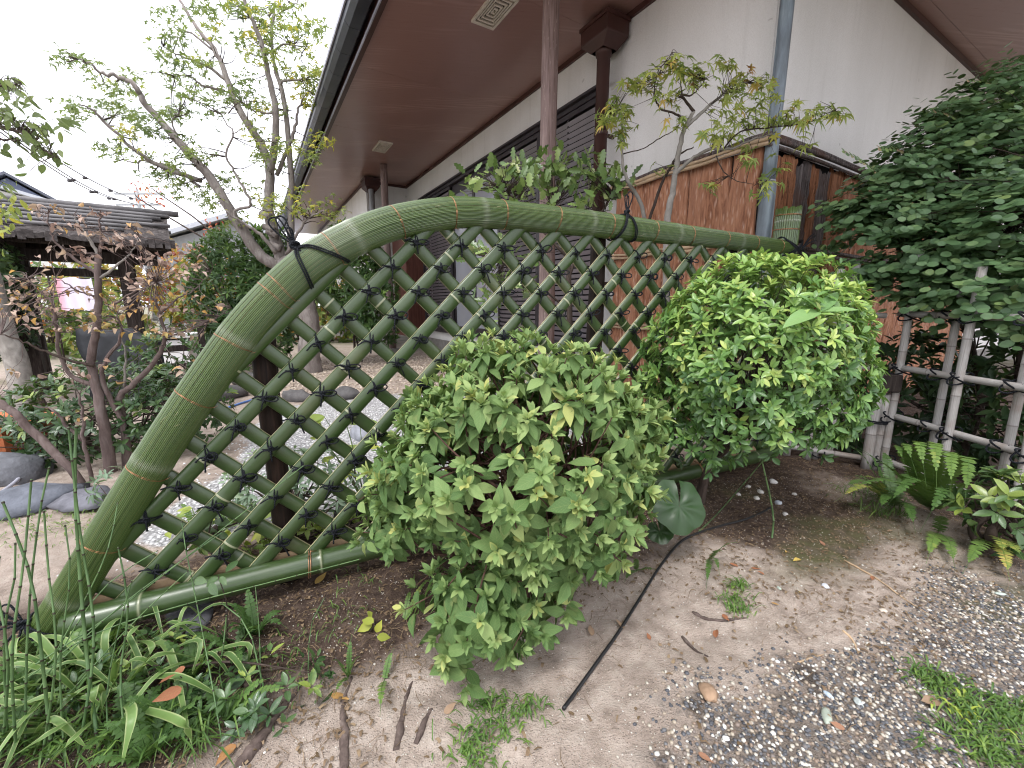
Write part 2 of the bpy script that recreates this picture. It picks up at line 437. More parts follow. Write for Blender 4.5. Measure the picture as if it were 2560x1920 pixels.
c = m.ramp(n1, [(0.3, (0.028, 0.020, 0.018)), (0.5, (0.105, 0.088, 0.085)), (0.75, (0.26, 0.23, 0.225))])
c = m.mix(m.rng(m.noise(o, 4, 3), 0.5, 0.7, 0, 0.5), c, (0.12, 0.055, 0.035)); m.col(c); m.bump(n1, 0.9, 0.015); M["greyplank"] = m.mat
M["oldwood"] = bark_mat("dark_old_wood", (0.018, 0.014, 0.013), (0.055, 0.043, 0.038), (0.10, 0.085, 0.08), (30, 30, 2.5))
M["stake"] = bark_mat("charred_stake", (0.008, 0.005, 0.004), (0.022, 0.013, 0.009), (0.05, 0.026, 0.017), (30, 30, 2.0), 0.7)
M["shingle"] = bark_mat("grey_bark_shingle", (0.035, 0.030, 0.029), (0.105, 0.092, 0.09), (0.20, 0.185, 0.18), (12, 12, 12))
M["roofbamboo"] = plain("grey_roof_bamboo", (0.155, 0.148, 0.152), 0.6, 0.3, 0.3, 6)
# trunks
M["mapletrunk"] = bark_mat("maple_bark", (0.15, 0.125, 0.115), (0.27, 0.24, 0.225), (0.38, 0.35, 0.33), (10, 10, 3), spots=(0.30, 0.31, 0.24))
M["saptrunk"] = bark_mat("smooth_grey_bark", (0.17, 0.155, 0.14), (0.29, 0.27, 0.245), (0.40, 0.38, 0.35), (9, 9, 6))
M["darktwig"] = bark_mat("dark_twig_bark", (0.03, 0.022, 0.018), (0.075, 0.055, 0.045), (0.13, 0.10, 0.085), (20, 20, 5))
M["redtwig"] = bark_mat("red_brown_twig_bark", (0.045, 0.022, 0.016), (0.10, 0.055, 0.042), (0.16, 0.095, 0.075), (20, 20, 5))
M["brownstem"] = bark_mat("purple_grey_stem_bark", (0.085, 0.06, 0.055), (0.17, 0.13, 0.12), (0.25, 0.205, 0.195), (14, 14, 3))
M["root"] = bark_mat("root_bark", (0.045, 0.032, 0.028), (0.12, 0.09, 0.078), (0.21, 0.17, 0.15), (16, 16, 6))
# leaves
M["lf_azalea"] = leaf_mat("matte_hairy_leaf", [(0.0, (0.038, 0.078, 0.024)), (0.35, (0.078, 0.148, 0.046)), (0.6, (0.145, 0.235, 0.078)), (0.85, (0.29, 0.385, 0.145)), (1.0, (0.46, 0.47, 0.15))], 0.62, 0.25, 0.35, 0.35, (0.30, 0.27, 0.11), 0.25)
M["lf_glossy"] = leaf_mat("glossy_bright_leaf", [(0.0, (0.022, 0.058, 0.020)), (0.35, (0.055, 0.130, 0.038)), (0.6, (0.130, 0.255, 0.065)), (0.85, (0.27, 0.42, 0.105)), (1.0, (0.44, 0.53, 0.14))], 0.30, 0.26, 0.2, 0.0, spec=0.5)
M["lf_oval"] = leaf_mat("blue_green_oval_leaf", [(0.0, (0.036, 0.078, 0.034)), (0.5, (0.100, 0.185, 0.080)), (0.8, (0.19, 0.29, 0.12)), (0.93, (0.22, 0.31, 0.10)), (1.0, (0.40, 0.23, 0.18))], 0.42, 0.2, 0.12, 0.0)
M["lf_holly"] = leaf_mat("holly_like_leaf", [(0.0, (0.040, 0.085, 0.030)), (0.5, (0.105, 0.175, 0.050)), (0.8, (0.23, 0.31, 0.10)), (1.0, (0.42, 0.45, 0.22))], 0.28, 0.22, 0.2, 0.12, (0.34, 0.26, 0.16), 0.5)
M["lf_maple"] = leaf_mat("maple_leaf", [(0.0, (0.10, 0.16, 0.05)), (0.45, (0.22, 0.29, 0.085)), (0.7, (0.38, 0.43, 0.12)), (0.88, (0.46, 0.44, 0.09)), (0.95, (0.55, 0.42, 0.10)), (1.0, (0.48, 0.20, 0.10))], 0.5, 0.38, 0.15, 0.0, spec=0.3)
M["lf_tree"] = leaf_mat("maple_tree_leaf", [(0.0, (0.075, 0.100, 0.055)), (0.5, (0.15, 0.19, 0.085)), (0.78, (0.25, 0.30, 0.085)), (0.93, (0.44, 0.43, 0.08)), (1.0, (0.60, 0.50, 0.07))], 0.55, 0.35, 0.0, 0.0, spec=0.3)
M["lf_dry"] = leaf_mat("dry_curled_leaf", [(0.0, (0.17, 0.095, 0.075)), (0.3, (0.33, 0.215, 0.175)), (0.55, (0.49, 0.38, 0.32)), (0.70, (0.45, 0.335, 0.24)), (0.85, (0.50, 0.28, 0.075)), (1.0, (0.34, 0.31, 0.13))], 0.7, 0.25, 0.2, 0.3, (0.16, 0.08, 0.05), 0.2, trc=None)
M["lf_camellia"] = leaf_mat("dark_glossy_leaf", [(0.0, (0.018, 0.045, 0.018)), (0.5, (0.042, 0.090, 0.035)), (0.85, (0.09, 0.155, 0.055)), (1.0, (0.26, 0.33, 0.07))], 0.27, 0.16, 0.12, 0.0, spec=0.5)
M["lf_hedge"] = leaf_mat("hedge_leaf", [(0.0, (0.020, 0.050, 0.018)), (0.5, (0.050, 0.105, 0.032)), (0.8, (0.115, 0.21, 0.050)), (1.0, (0.23, 0.36, 0.07))], 0.45, 0.25, 0.0, 0.0)
M["lf_dark"] = leaf_mat("dark_evergreen_leaf", [(0.0, (0.012, 0.030, 0.014)), (0.6, (0.032, 0.065, 0.026)), (1.0, (0.085, 0.14, 0.05))], 0.45, 0.15, 0.0, 0.0)
M["lf_autumn"] = leaf_mat("autumn_leaf", [(0.0, (0.075, 0.14, 0.035)), (0.3, (0.20, 0.28, 0.06)), (0.55, (0.48, 0.36, 0.08)), (0.75, (0.56, 0.25, 0.08)), (1.0, (0.40, 0.07, 0.045))], 0.6, 0.35, 0.0, 0.0, trc=None)
M["lf_blue"] = leaf_mat("pale_blue_green_leaf", [(0.0, (0.085, 0.14, 0.085)), (0.6, (0.17, 0.25, 0.165)), (1.0, (0.28, 0.36, 0.22))], 0.45, 0.25, 0.1, 0.0)
M["lf_fern"] = leaf_mat("fern_leaf", [(0.0, (0.038, 0.088, 0.024)), (0.5, (0.085, 0.165, 0.042)), (0.8, (0.17, 0.27, 0.065)), (0.93, (0.36, 0.38, 0.09)), (1.0, (0.52, 0.42, 0.13))], 0.45, 0.28, 0.0, 0.0)
M["lf_strap"] = leaf_mat("striped_strap_leaf", [(0.0, (0.060, 0.125, 0.035)), (1.0, (0.16, 0.26, 0.075))], 0.4, 0.25, 0.0, 0.0, margin=(0.29, 0.36, 0.15))
M["lf_grass"] = leaf_mat("grass_blade", [(0.0, (0.035, 0.085, 0.020)), (0.5, (0.085, 0.165, 0.035)), (0.9, (0.20, 0.30, 0.06)), (1.0, (0.33, 0.40, 0.06))], 0.45, 0.25, 0.0, 0.0)
M["lf_round"] = leaf_mat("round_glossy_leaf", [(0.0, (0.010, 0.032, 0.008)), (1.0, (0.032, 0.075, 0.020))], 0.42, 0.15, 0.0, 0.0, spec=0.5)
M["lf_sasa"] = leaf_mat("pale_green_lance_leaf", [(0.0, (0.10, 0.22, 0.08)), (1.0, (0.26, 0.42, 0.16))], 0.35, 0.3, 0.15, 0.0)
M["lf_yel"] = leaf_mat("yellow_green_leaf", [(0.0, (0.13, 0.21, 0.05)), (0.5, (0.27, 0.34, 0.06)), (1.0, (0.52, 0.50, 0.07))], 0.45, 0.32, 0.3, 0.1)
M["lf_pine"] = leaf_mat("pine_needle", [(0.0, (0.045, 0.10, 0.030)), (1.0, (0.16, 0.27, 0.065))], 0.5, 0.15, 0.0, 0.0)
M["lf_fallen"] = leaf_mat("fallen_leaf", [(0.0, (0.09, 0.045, 0.03)), (0.25, (0.17, 0.10, 0.07)), (0.45, (0.30, 0.21, 0.14)), (0.6, (0.28, 0.105, 0.06)), (0.8, (0.42, 0.24, 0.085)), (1.0, (0.52, 0.40, 0.09))], 0.65, 0.1, 0.25, 0.25, (0.10, 0.05, 0.03), 0.25, trc=None)
m = Nt("horsetail_stem", 0.5, 0.35); luv = m.attr("luv", "Vector"); t = m.attr("tint")
c = m.ramp(m.noise(m.obj(), 12, 3), [(0.3, (0.055, 0.110, 0.042)), (0.7, (0.120, 0.200, 0.075))]); m.col(m.mix(t, c, (0.035, 0.025, 0.018))); M["horsetail"] = m.mat
M["stem_green"] = plain("green_stem", (0.10, 0.15, 0.05), 0.5, 0.3, 0.2, 20)
# ------------------------------------------------------------------ ground
FE = np.array([0.89568, 0.44469, 0.0]); FN = np.array([0.44469, -0.89568, 0.0])     # bamboo fence: along, towards the viewer
FO = np.array([-1.2405, 1.1091, 0.0])
def fence_sd(x, y):          # signed distance in front of the bamboo fence, and the run along it
    dx, dy = np.asarray(x) - FO[0], np.asarray(y) - FO[1]
    return dx * FN[0] + dy * FN[1], dx * FE[0] + dy * FE[1]
def sst(x, a, b):
    t = np.clip((np.asarray(x) - a) / (b - a), 0, 1); return t * t * (3 - 2 * t)
def gh(x, y):
    x, y = np.asarray(x, float), np.asarray(y, float)
    d, s = fence_sd(x, y)
    near = 1 - sst(np.hypot(x, y), 4, 9)
    h = 0.010 * fbm(x * 2.3, y * 2.3, 1.0, 3) * near
    h = h + 0.0062 * fbm(x * 15, y * 15, 5.0, 3) * (1 - sst(np.hypot(x, y), 3, 5))
    h = h + 0.022 * np.exp(-((d - 0.12) / 0.22) ** 2) * sst(s, -0.9, 0) * (1 - sst(s, 3.2, 3.6))      # soil heaped along the fence
    # shallow worn edge running over the sand towards the right
    ex = (y - (0.98 + 0.30 * (x - 0.15)))
    h = h - 0.010 * np.exp(-(ex / 0.035) ** 2) * sst(x, 0.15, 0.4) * (1 - sst(x, 0.95, 1.2))
    return h
def axis(lo, d0, d1, hi, st, g=1.11):
    a = list(np.arange(d0, d1 + 1e-9, st)); q, s = d1, st
    while q < hi: s *= g; q += s; a.append(q)
    q, s = d0, st; b = []
    while q > lo: s *= g; q -= s; b.append(q)
    return np.array(b[::-1] + a)
gx = axis(-170, -5.1, 2.9, 170, 0.0135); gy = axis(-25, 0.32, 3.3, 190, 0.0135)
GX, GY = np.meshgrid(gx, gy)
GZ = gh(GX, GY)
nx, ny = len(gx), len(gy)
ii = (np.arange(ny - 1)[:, None] * nx + np.arange(nx - 1)[None, :]).ravel()
GF = np.stack([ii, ii + 1, ii + 1 + nx, ii + nx], 1)
fd, fs = fence_sd(GX, GY)
wob = 0.14 * fbm(GX * 1.6, GY * 1.6, 2.0, 3)
m_white = sst(-fd + wob, 0.42, 0.62) * (1 - sst(-fd + wob * 2, 2.9, 3.5)) * sst(GX + GY * 0.28 + wob, -1.35, -1.0) * (1 - sst(GX - GY * 0.1, 1.2, 1.6))
m_soil = (1 - sst(np.abs(fd - 0.02) + wob, 0.16, 0.58)) * sst(fs, -1.4, -0.9) * (1 - sst(fs, 3.4, 4.2))
m_soil = np.maximum(m_soil, (1 - sst(GX + 0.9 * GY * 0.3 + wob * 1.3, -0.66, -0.06)) * sst(fd, -0.15, 0.02) * sst(GX, -3, -2))
m_soil = np.maximum(m_soil, 0.9 * (1 - sst(np.hypot(GX - 1.20, (GY - 2.08)) + wob * 1.6, 0.25, 0.68)))
m_soil = np.maximum(m_soil, 0.85 * sst(GX + wob, 1.78, 2.12) * sst(GY, 1.2, 1.6))
# washed pebbles show through the sand at the front right
pebx = GX - 0.25 - 0.10 * fbm(GX * 4, GY * 4, 9.0, 3)
m_peb = sst(0.79 + 0.42 * (GX - 0.35) - GY + 0.11 * fbm(GX * 3.1, GY * 3.1, 4.0, 4), -0.10, 0.16) * sst(pebx, 0.02, 0.30) * sst(GX + GY, 0.2, 0.5)
m_moss = np.clip(1.7 * fbm(GX * 2.4 + 5, GY * 3.3, 6.0, 4) - 0.45, 0, 1) * sst(GX + 0.4 * GY, 1.25, 1.65) * (1 - sst(GY, 1.9, 2.3))
m_moss = np.maximum(m_moss, np.clip(1.6 * fbm(GX * 1.3, GY * 1.3, 8.0, 4) - 0.1, 0, 1) * sst(-GX, 2.7, 3.2) * sst(GY, 2.0, 2.6) * (1 - sst(GY, 6, 8)))
m_far = sst(np.hypot(GX, GY), 9, 13)
m = Nt("garden_ground", 0.92, 0.15); o = m.obj()
w, so, mo, pe, fa = [m.attr(k) for k in ("m_white", "m_soil", "m_moss", "m_peb", "m_far")]
n_big = m.noise(o, 2.2, 5); n_mid = m.noise(o, 14, 6, 0.65); n_fine = m.noise(o, 170, 4, 0.7)
grit = m.voro(o, 210); gritc = m.voro(o, 210, out="Color")
c = m.ramp(n_mid, [(0.28, (0.19, 0.148, 0.120)), (0.5, (0.385, 0.315, 0.265)), (0.72, (0.54, 0.465, 0.405))])
c = m.mix(m.rng(n_big, 0.42, 0.62, 0, 0.45), c, (0.41, 0.34, 0.29))
gv = m.sep(gritc)[0]
c = m.mix(m.math('MULTIPLY', m.rng(grit, 0.12, 0.32, 1, 0), m.rng(gv, 0.5, 0.9, 0, 0.9)), c, (0.62, 0.57, 0.52))
c = m.mix(m.math('MULTIPLY', m.rng(grit, 0.12, 0.32, 1, 0), m.rng(gv, 0.25, 0.05, 0, 0.7)), c, (0.085, 0.075, 0.075))
soilc = m.ramp(m.noise(o, 38, 6, 0.7), [(0.25, (0.030, 0.020, 0.015)), (0.5, (0.080, 0.055, 0.043)), (0.75, (0.16, 0.115, 0.09))])
soilc = m.mix(m.math('MULTIPLY', m.rng(grit, 0.1, 0.3, 1, 0), m.rng(gv, 0.8, 0.97, 0, 0.7)), soilc, (0.45, 0.40, 0.35))
sm = m.rng(m.math('ADD', so, m.math('MULTIPLY', m.math('SUBTRACT', n_mid, 0.5), 1.3)), 0.22, 0.82)
c = m.mix(sm, c, soilc)
pb = m.voro(o, 95); pbc = m.sep(m.voro(o, 95, out="Color"))[1]
pebc = m.mix(m.rng(pb, 0.25, 0.5), m.ramp(pbc, [(0.1, (0.05, 0.052, 0.06)), (0.5, (0.13, 0.13, 0.135)), (0.75, (0.30, 0.26, 0.21)), (0.95, (0.55, 0.54, 0.50))]), (0.15, 0.125, 0.105))
c = m.mix(m.rng(m.math('ADD', pe, m.math('MULTIPLY', m.math('SUBTRACT', n_mid, 0.5), 1.6)), 0.25, 0.85, 0, 0.85), c, pebc)
edge = m.math('MULTIPLY', m.math('MULTIPLY', pe, m.math('SUBTRACT', 1.0, pe)), 4.0)
c = m.mix(m.math('MULTIPLY', edge, m.rng(m.noise(o, 7, 5, 0.7), 0.50, 0.60, 0, 0.85)), c, (0.050, 0.040, 0.034))
c = m.mix(m.math('MULTIPLY', m.rng(m.noise(o, 5.5, 5, 0.65), 0.56, 0.70, 0, 0.32), m.math('SUBTRACT', 1.0, w)), c, (0.15, 0.115, 0.092))
c = m.mix(m.math('MULTIPLY', mo, m.rng(n_mid, 0.35, 0.6, 0.2, 0.85)), c, (0.105, 0.105, 0.048))
gr = m.voro(o, 55); grc = m.sep(m.voro(o, 55, out="Color"))[0]
wc = m.mix(m.rng(gr, 0.25, 0.62), m.ramp(grc, [(0.0, (0.44, 0.435, 0.44)), (0.5, (0.68, 0.675, 0.68)), (1.0, (0.82, 0.815, 0.81))]), (0.32, 0.315, 0.315))
c = m.mix(m.rng(m.math('ADD', w, m.math('MULTIPLY', m.math('SUBTRACT', n_mid, 0.5), 0.6)), 0.35, 0.6), c, wc)
c = m.mix(fa, c, m.mix(m.rng(n_big, 0.35, 0.65), (0.16, 0.16, 0.10), (0.30, 0.27, 0.22)))
m.col(c)
hh = m.math('ADD', m.math('MULTIPLY', n_fine, 0.5), m.math('ADD', m.math('MULTIPLY', n_mid, 0.6), m.math('MULTIPLY', m.math('MULTIPLY', gr, w), -1.2)))
hh = m.math('ADD', hh, m.math('MULTIPLY', m.rng(grit, 0.0, 0.4, 1, 0), 0.25)); m.bump(hh, 1.0, 0.014); M["ground"] = m.mat
me = np_mesh("ground", np.stack([GX, GY, GZ], -1).reshape(-1, 3), GF, M["ground"],
             extra=dict(m_white=m_white.ravel(), m_soil=np.clip(m_soil, 0, 1).ravel(), m_moss=m_moss.ravel(), m_peb=m_peb.ravel(), m_far=m_far.ravel()))
tag(link("ground", me), "sandy garden ground with dark soil along the fence and pale gravel behind it", kind="structure")

# ------------------------------------------------------------------ house (t runs along its long wall, o outwards, z up)
AZ1 = math.radians(31.2)
HD = np.array([-math.sin(AZ1), math.cos(AZ1), 0]); HN = np.array([math.cos(AZ1), math.sin(AZ1), 0]); HOUT = -HN; ZUP = np.array([0, 0, 1.0])
HW = np.array([0.8952, 4.6887, 0.0])
def hp(t, o, z): return HW + HD * t + HOUT * o + ZUP * z
HAX = (HD, HOUT, ZUP)
def hbox(mb, t0, t1, o0, o1, z0, z1, m=0, bev=0.0, t=0.5):
    return mb.box(hp((t0 + t1) / 2, (o0 + o1) / 2, (z0 + z1) / 2), (t1 - t0, o1 - o0, z1 - z0), HAX, m, t, bev)
ZS = 3.6                                                     # soffit height
house = thing("house", "white plastered house with deep brown eaves, log pillars and louvred shutters", "house", hp(2.0, -2, 0))
mb = MB()
hbox(mb, -1.70, 6.30, -0.15, 0, 3.10, ZS); hbox(mb, -1.70, -0.06, -0.15, 0, 0.30, 3.10); hbox(mb, 5.26, 6.30, -0.15, 0, 0.30, 3.10); hbox(mb, -0.06, 5.26, -0.15, 0, 0.30, 0.46)
part("wall", mb, M["plaster"], house, False, "white plastered long wall under the eaves")
mb = MB(); hbox(mb, -1.70, -1.55, -9.0, -0.152, 0.30, ZS)
part("wall", mb, M["plaster"], house, False, "white plastered end wall above the bark screen")
mb = MB(); hbox(mb, 6.302, 14.0, 0.72, 0.89, 0.30, ZS); hbox(mb, 6.302, 6.45, -0.15, 0.718, 0.30, ZS)
part("wall", mb, M["plaster"], house, False, "white plastered wall of the far wing")
mb = MB(); hbox(mb, -1.73, 6.298, -0.16, 0.03, 0, 0.298); hbox(mb, 6.30, 14, 0.70, 0.92, 0, 0.297); hbox(mb, -1.73, -1.53, -9, -0.161, 0, 0.297)
part("plinth", mb, M["stone"], house, False)
# eaves
for k in range(10):                                          # sheets of the soffit with fine joints
    mb = MB(); t0 = -3.65 + k * 1.82; hbox(mb, t0, min(t0 + 1.8175, 14.5), -9.0, 1.95, ZS, ZS + 0.03); part("soffit_panel", mb, M["soffit"], house, False)
mb = MB(); hbox(mb, -3.64, 14.4, -8.9, 1.94, ZS + 0.032, ZS + 0.04); part("eave_boarding", mb, M["dark"], house, False)
mb = MB(); hbox(mb, -1.70, 6.30, 0.001, 0.03, ZS - 0.05, ZS - 0.002); hbox(mb, -1.73, -1.701, -9, 0.03, ZS - 0.05, ZS - 0.002); hbox(mb, 6.27, 6.301, 0.031, 0.92, ZS - 0.05, ZS - 0.002); hbox(mb, 6.302, 14, 0.891, 0.92, ZS - 0.05, ZS - 0.002)
part("cornice", mb, M["brownpaint"], house, False)
mb = MB(); hbox(mb, -3.7, 14.5, 1.951, 2.0, ZS - 0.035, ZS + 0.16); hbox(mb, -3.70, -3.651, -9.0, 1.95, ZS - 0.035, ZS + 0.16)
part("fascia", mb, M["brownpaint"], house, False)
mb = MB(); hbox(mb, -3.72, 14.5, 2.001, 2.012, ZS - 0.04, ZS - 0.012)
part("drip_edge", mb, M["gutlip"], house, False)
for k in range(37):                                          # gutter in lengths with seams and straps
    t0 = -3.7 + k * 0.49
    mb = MB()
    z0, z1 = ZS + 0.015, ZS + 0.15
    prof = [(2.03, z1), (2.03, z0 + 0.02), (2.05, z0), (2.15, z0), (2.19, z0 + 0.05), (2.20, z1)]
    inn = [(2.19, z1), (2.18, z0 + 0.055), (2.145, z0 + 0.01), (2.055, z0 + 0.01), (2.04, z0 + 0.03), (2.04, z1)]
    pr = prof + inn; n = len(pr)
    V = [hp(t, a, b) for t in (t0, t0 + 0.484) for a, b in pr]
    F = [(i, (i + 1) % n, n + (i + 1) % n, n + i) for i in range(n)] + [tuple(range(n))[::-1], tuple(range(n, 2 * n))]
    mb.add(V, F)
    g = part("gutter_length", mb, M["gutter"], house, False)
    mb = MB(); hbox(mb, t0 + 0.225, t0 + 0.255, 2.031, 2.204, z1 + 0.001, z1 + 0.012); hbox(mb, t0, t0 + 0.484, 2.201, 2.215, z1 - 0.03, z1 + 0.008)
    part("gutter_strap", mb, M["gutlip"], g, False)
# roof above the eaves
mb = MB()
V = [hp(-3.75, 2.1, ZS + 0.17), hp(14.5, 2.1, ZS + 0.17), hp(14.5, -3.5, ZS + 2.4), hp(1.8, -3.5, ZS + 2.4), hp(-3.75, -9, ZS + 0.17), hp(1.8, -9, ZS + 2.4)]
V2 = [v + ZUP * 0.12 for v in V]
mb.add(V + V2, [(0, 3, 2, 1), (0, 4, 5, 3), (6, 7, 8, 9), (6, 9, 11, 10), (0, 1, 7, 6), (1, 2, 8, 7), (0, 6, 10, 4), (4, 10, 11, 5), (2, 3, 9, 8), (3, 5, 11, 9)])
roof = part("roof", mb, M["tile"], house, False)
for k in range(62):                                          # tile ends along the eave
    t0 = -3.6 + k * 0.29
    mb = MB(); hbox(mb, t0, t0 + 0.275, 1.85, 2.13, ZS + 0.30, ZS + 0.335, bev=0.008)
    part("eave_tile", mb, M["tile"], roof, False)
# vents in the soffit
def vent(tc, oc, w, d):
    mb = MB()
    for k in range(1): pass
    z0, z1 = ZS - 0.022, ZS - 0.001
    hbox(mb, tc - w / 2, tc + w / 2, oc - d / 2, oc - d / 2 + 0.022, z0, z1); hbox(mb, tc - w / 2, tc + w / 2, oc + d / 2 - 0.022, oc + d / 2, z0, z1)
    hbox(mb, tc - w / 2, tc - w / 2 + 0.035, oc - d / 2 + 0.022, oc + d / 2 - 0.022, z0, z1); hbox(mb, tc + w / 2 - 0.035, tc + w / 2, oc - d / 2 + 0.022, oc + d / 2 - 0.022, z0, z1)
    v = part("vent", mb, M["ventpl"], house, False, "pale rectangular soffit vent with nested grille")
    mb = MB(); hbox(mb, tc - w / 2 + 0.03, tc + w / 2 - 0.03, oc - d / 2 + 0.02, oc + d / 2 - 0.02, ZS - 0.004, ZS - 0.002); part("vent_recess", mb, M["dark"], v, False)
    iw, idp = w - 0.07, d - 0.044
    for k in range(4):
        f = 1 - (k + 0.45) / 4.3
        a, b = iw * f / 2, idp * f / 2; th = 0.0105; tw = 0.020
        mb = MB(); q0, q1 = ZS - 0.020, ZS - 0.005
        hbox(mb, tc - a, tc + a, oc - b, oc - b + th, q0, q1); hbox(mb, tc - a, tc + a, oc + b - th, oc + b, q0, q1)
        hbox(mb, tc - a, tc - a + tw, oc - b + th, oc + b - th, q0, q1); hbox(mb, tc + a - tw, tc + a, oc - b + th, oc + b - th, q0, q1)
        part("grille_ring", mb, M["ventpl"], v, False)
vent(0.235, 1.09, 0.47, 0.235); vent(4.12, 1.09, 0.50, 0.22)
# pillars of natural logs
def pillar(t, o, r, lab):
    P = [hp(t, o, z) + np.array([0.006 * math.sin(z * 2.1), 0.005 * math.cos(z * 1.7), 0]) for z in np.linspace(0.12, ZS - 0.002, 22)]
    R = r * (1 + 0.025 * np.sin(np.linspace(0, 9, 22)) + np.linspace(0.05, -0.05, 22))
    mb = MB(); mb.tube(P, R, 20); pl = part("log_pillar", mb, M["pillar"], house, True, lab)
    mb = MB(); mb.tube([hp(t, o, 0), hp(t, o, 0.06), hp(t, o, 0.119)], [0.17, 0.16, 0.13], 14); part("pillar_base_stone", mb, M["stone"], pl)
pillar(-0.28, 0.84, 0.072, "grey-brown log pillar in front of the near shutters"); pillar(5.04, 0.84, 0.066, "grey-brown log pillar near the far wing")
# rain hoppers with brown pipes
def hopper(t, o, lab, w=0.36, d=0.26, zb=0.0):
    mb = MB(); z0 = ZS - 0.20
    rings = [(w / 2, d / 2, ZS - 0.051), (w / 2, d / 2, z0), (w / 2 * 0.97, d / 2 * 0.97, z0 - 0.015), (0.085, 0.085, z0 - 0.09)]
    V, F = [], []
    for a, b, z in rings: V += [hp(t - a, o - b, z), hp(t + a, o - b, z), hp(t + a, o + b, z), hp(t - a, o + b, z)]
    for i in range(len(rings) - 1): F += [(i * 4 + j, i * 4 + (j + 1) % 4, i * 4 + 4 + (j + 1) % 4, i * 4 + 4 + j) for j in range(4)]
    F += [(0, 3, 2, 1)]; mb.add(V, F)
    hbox(mb, t - w / 2 - 0.012, t + w / 2 + 0.012, o - d / 2 - 0.012, o + d / 2 + 0.012, ZS - 0.085, ZS - 0.052)
    h = part("rain_hopper", mb, M["brownpaint"], house, False, lab)
    mb = MB(); mb.tube([hp(t, o, z0 - 0.07), hp(t, o, z0 - 0.085), hp(t, o, z0 - 0.12), hp(t, o, z0 - 0.121), hp(t, o, 0.05)], [0.078, 0.078, 0.074, 0.062, 0.060], 16); part("downpipe", mb, M["brownpaint"], h)
    for z in (2.6, 1.2):
        mb = MB(); mb.tube([hp(t, o, z), hp(t, o, z + 0.03)], 0.068, 14); hbox(mb, t - 0.012, t + 0.012, 0.0 + zb, o - 0.05, z, z + 0.03); part("pipe_clamp", mb, M["brownpaint"], h, False)
hopper(-0.20, 0.165, "dark brown rain hopper and pipe under the near eaves")
hopper(6.0, 0.86, "dark brown rain hopper and pipe at the far wing", 0.34, 0.3)
# grey-blue pipe down the corner
mb = MB(); tc, oc = -1.79, 0.045
mb.tube([hp(tc, oc, z) for z in (ZS - 0.055, 3, 2.5, 2.0, 1.80)], 0.042, 18)
gp = part("corner_pipe", mb, M["pipe"], house, True, "blue-grey metal rain pipe down the corner of the white wall")
mb = MB(); mb.tube([hp(tc, oc, 1.83), hp(tc, oc, 1.82), hp(tc - 0.004, oc, 1.79), hp(tc - 0.006, oc, 1.2), hp(tc - 0.006, oc, 0.02)], [0.044, 0.050, 0.050, 0.0495, 0.0495], 18); part("pipe_sleeve", mb, M["pipe"], gp)
mb = MB(); mb.tube([hp(tc, oc, 1.835), hp(tc, oc, 1.845)], 0.0455, 18); part("pipe_ring", mb, M["gutlip"], gp)
# window band: frames, louvred shutters, glass doors
mb = MB(); hbox(mb, -0.06, 5.26, -0.10, 0.055, 3.055, 3.10); hbox(mb, -0.06, 5.26, -0.10, 0.06, 0.461, 0.50); hbox(mb, -0.06, -0.02, -0.10, 0.05, 0.50, 3.055); hbox(mb, 5.22, 5.26, -0.10, 0.05, 0.50, 3.055)
wf = part("window_frame", mb, M["bronze"], house, False)
mb = MB(); hbox(mb, -0.15, 5.3, 0.055, 0.10, 3.10, 3.125); part("window_hood", mb, M["bronze"], wf, False)
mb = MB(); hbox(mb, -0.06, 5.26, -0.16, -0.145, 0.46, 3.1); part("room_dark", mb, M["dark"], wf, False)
slat_me = None
def shutter(t0, t1, mid, o=0.02):
    mb = MB(); z0, z1 = 0.505, 3.05
    hbox(mb, t0, t0 + 0.045, o - 0.018, o + 0.018, z0, z1); hbox(mb, t1 - 0.045, t1, o - 0.018, o + 0.018, z0, z1)
    hbox(mb, t0 + 0.045, t1 - 0.045, o - 0.018, o + 0.018, z0, z0 + 0.06); hbox(mb, t0 + 0.045, t1 - 0.045, o - 0.018, o + 0.018, z1 - 0.05, z1)
    for q in mid: hbox(mb, q - 0.014, q + 0.014, o - 0.019, o - 0.001, z0 + 0.06, z1 - 0.05)
    sh = part("shutter", mb, M["bronze"], house, False)
    n = 40; w = t1 - t0 - 0.09
    mb = MB(); c0 = hp((t0 + t1) / 2, o, z0 + 0.085)
    ax = (HD, HOUT * math.cos(0.6) + ZUP * -math.sin(0.6), ZUP * math.cos(0.6) + HOUT * math.sin(0.6))
    ax = (HD, unit(HOUT * 0.9 - ZUP * 0.43), unit(ZUP * 0.9 + HOUT * 0.43))
    mb.box((0, 0, 0), (w, 0.006, 0.046), ax)
    me = mb.mesh("slat", M["slatmetal"], (0, 0, 0), False)
    for k in range(n):
        s_ = link("slat", me, sh); s_.location = Vector(c0 + ZUP * (k * 0.0605) - org(sh))
shutter(-0.02, 1.03, [0.5]); shutter(1.035, 2.08, [1.55]); shutter(3.80, 5.21, [4.5])
def glassdoor(t0, t1, o=-0.02):
    mb = MB(); z0, z1 = 0.505, 3.05
    hbox(mb, t0, t0 + 0.05, o - 0.018, o + 0.018, z0, z1); hbox(mb, t1 - 0.05, t1, o - 0.018, o + 0.018, z0, z1)
    hbox(mb, t0 + 0.05, t1 - 0.05, o - 0.018, o + 0.018, z0, z0 + 0.10); hbox(mb, t0 + 0.05, t1 - 0.05, o - 0.018, o + 0.018, z1 - 0.16, z1)
    d = part("glass_door", mb, M["bronze"], house, False)
    mb = MB(); hbox(mb, t0 + 0.05, t1 - 0.05, o - 0.005, o + 0.003, z0 + 0.10, z1 - 0.16); part("pane", mb, M["glass"], d, False)
glassdoor(2.085, 2.95); glassdoor(2.955, 3.795, -0.03)
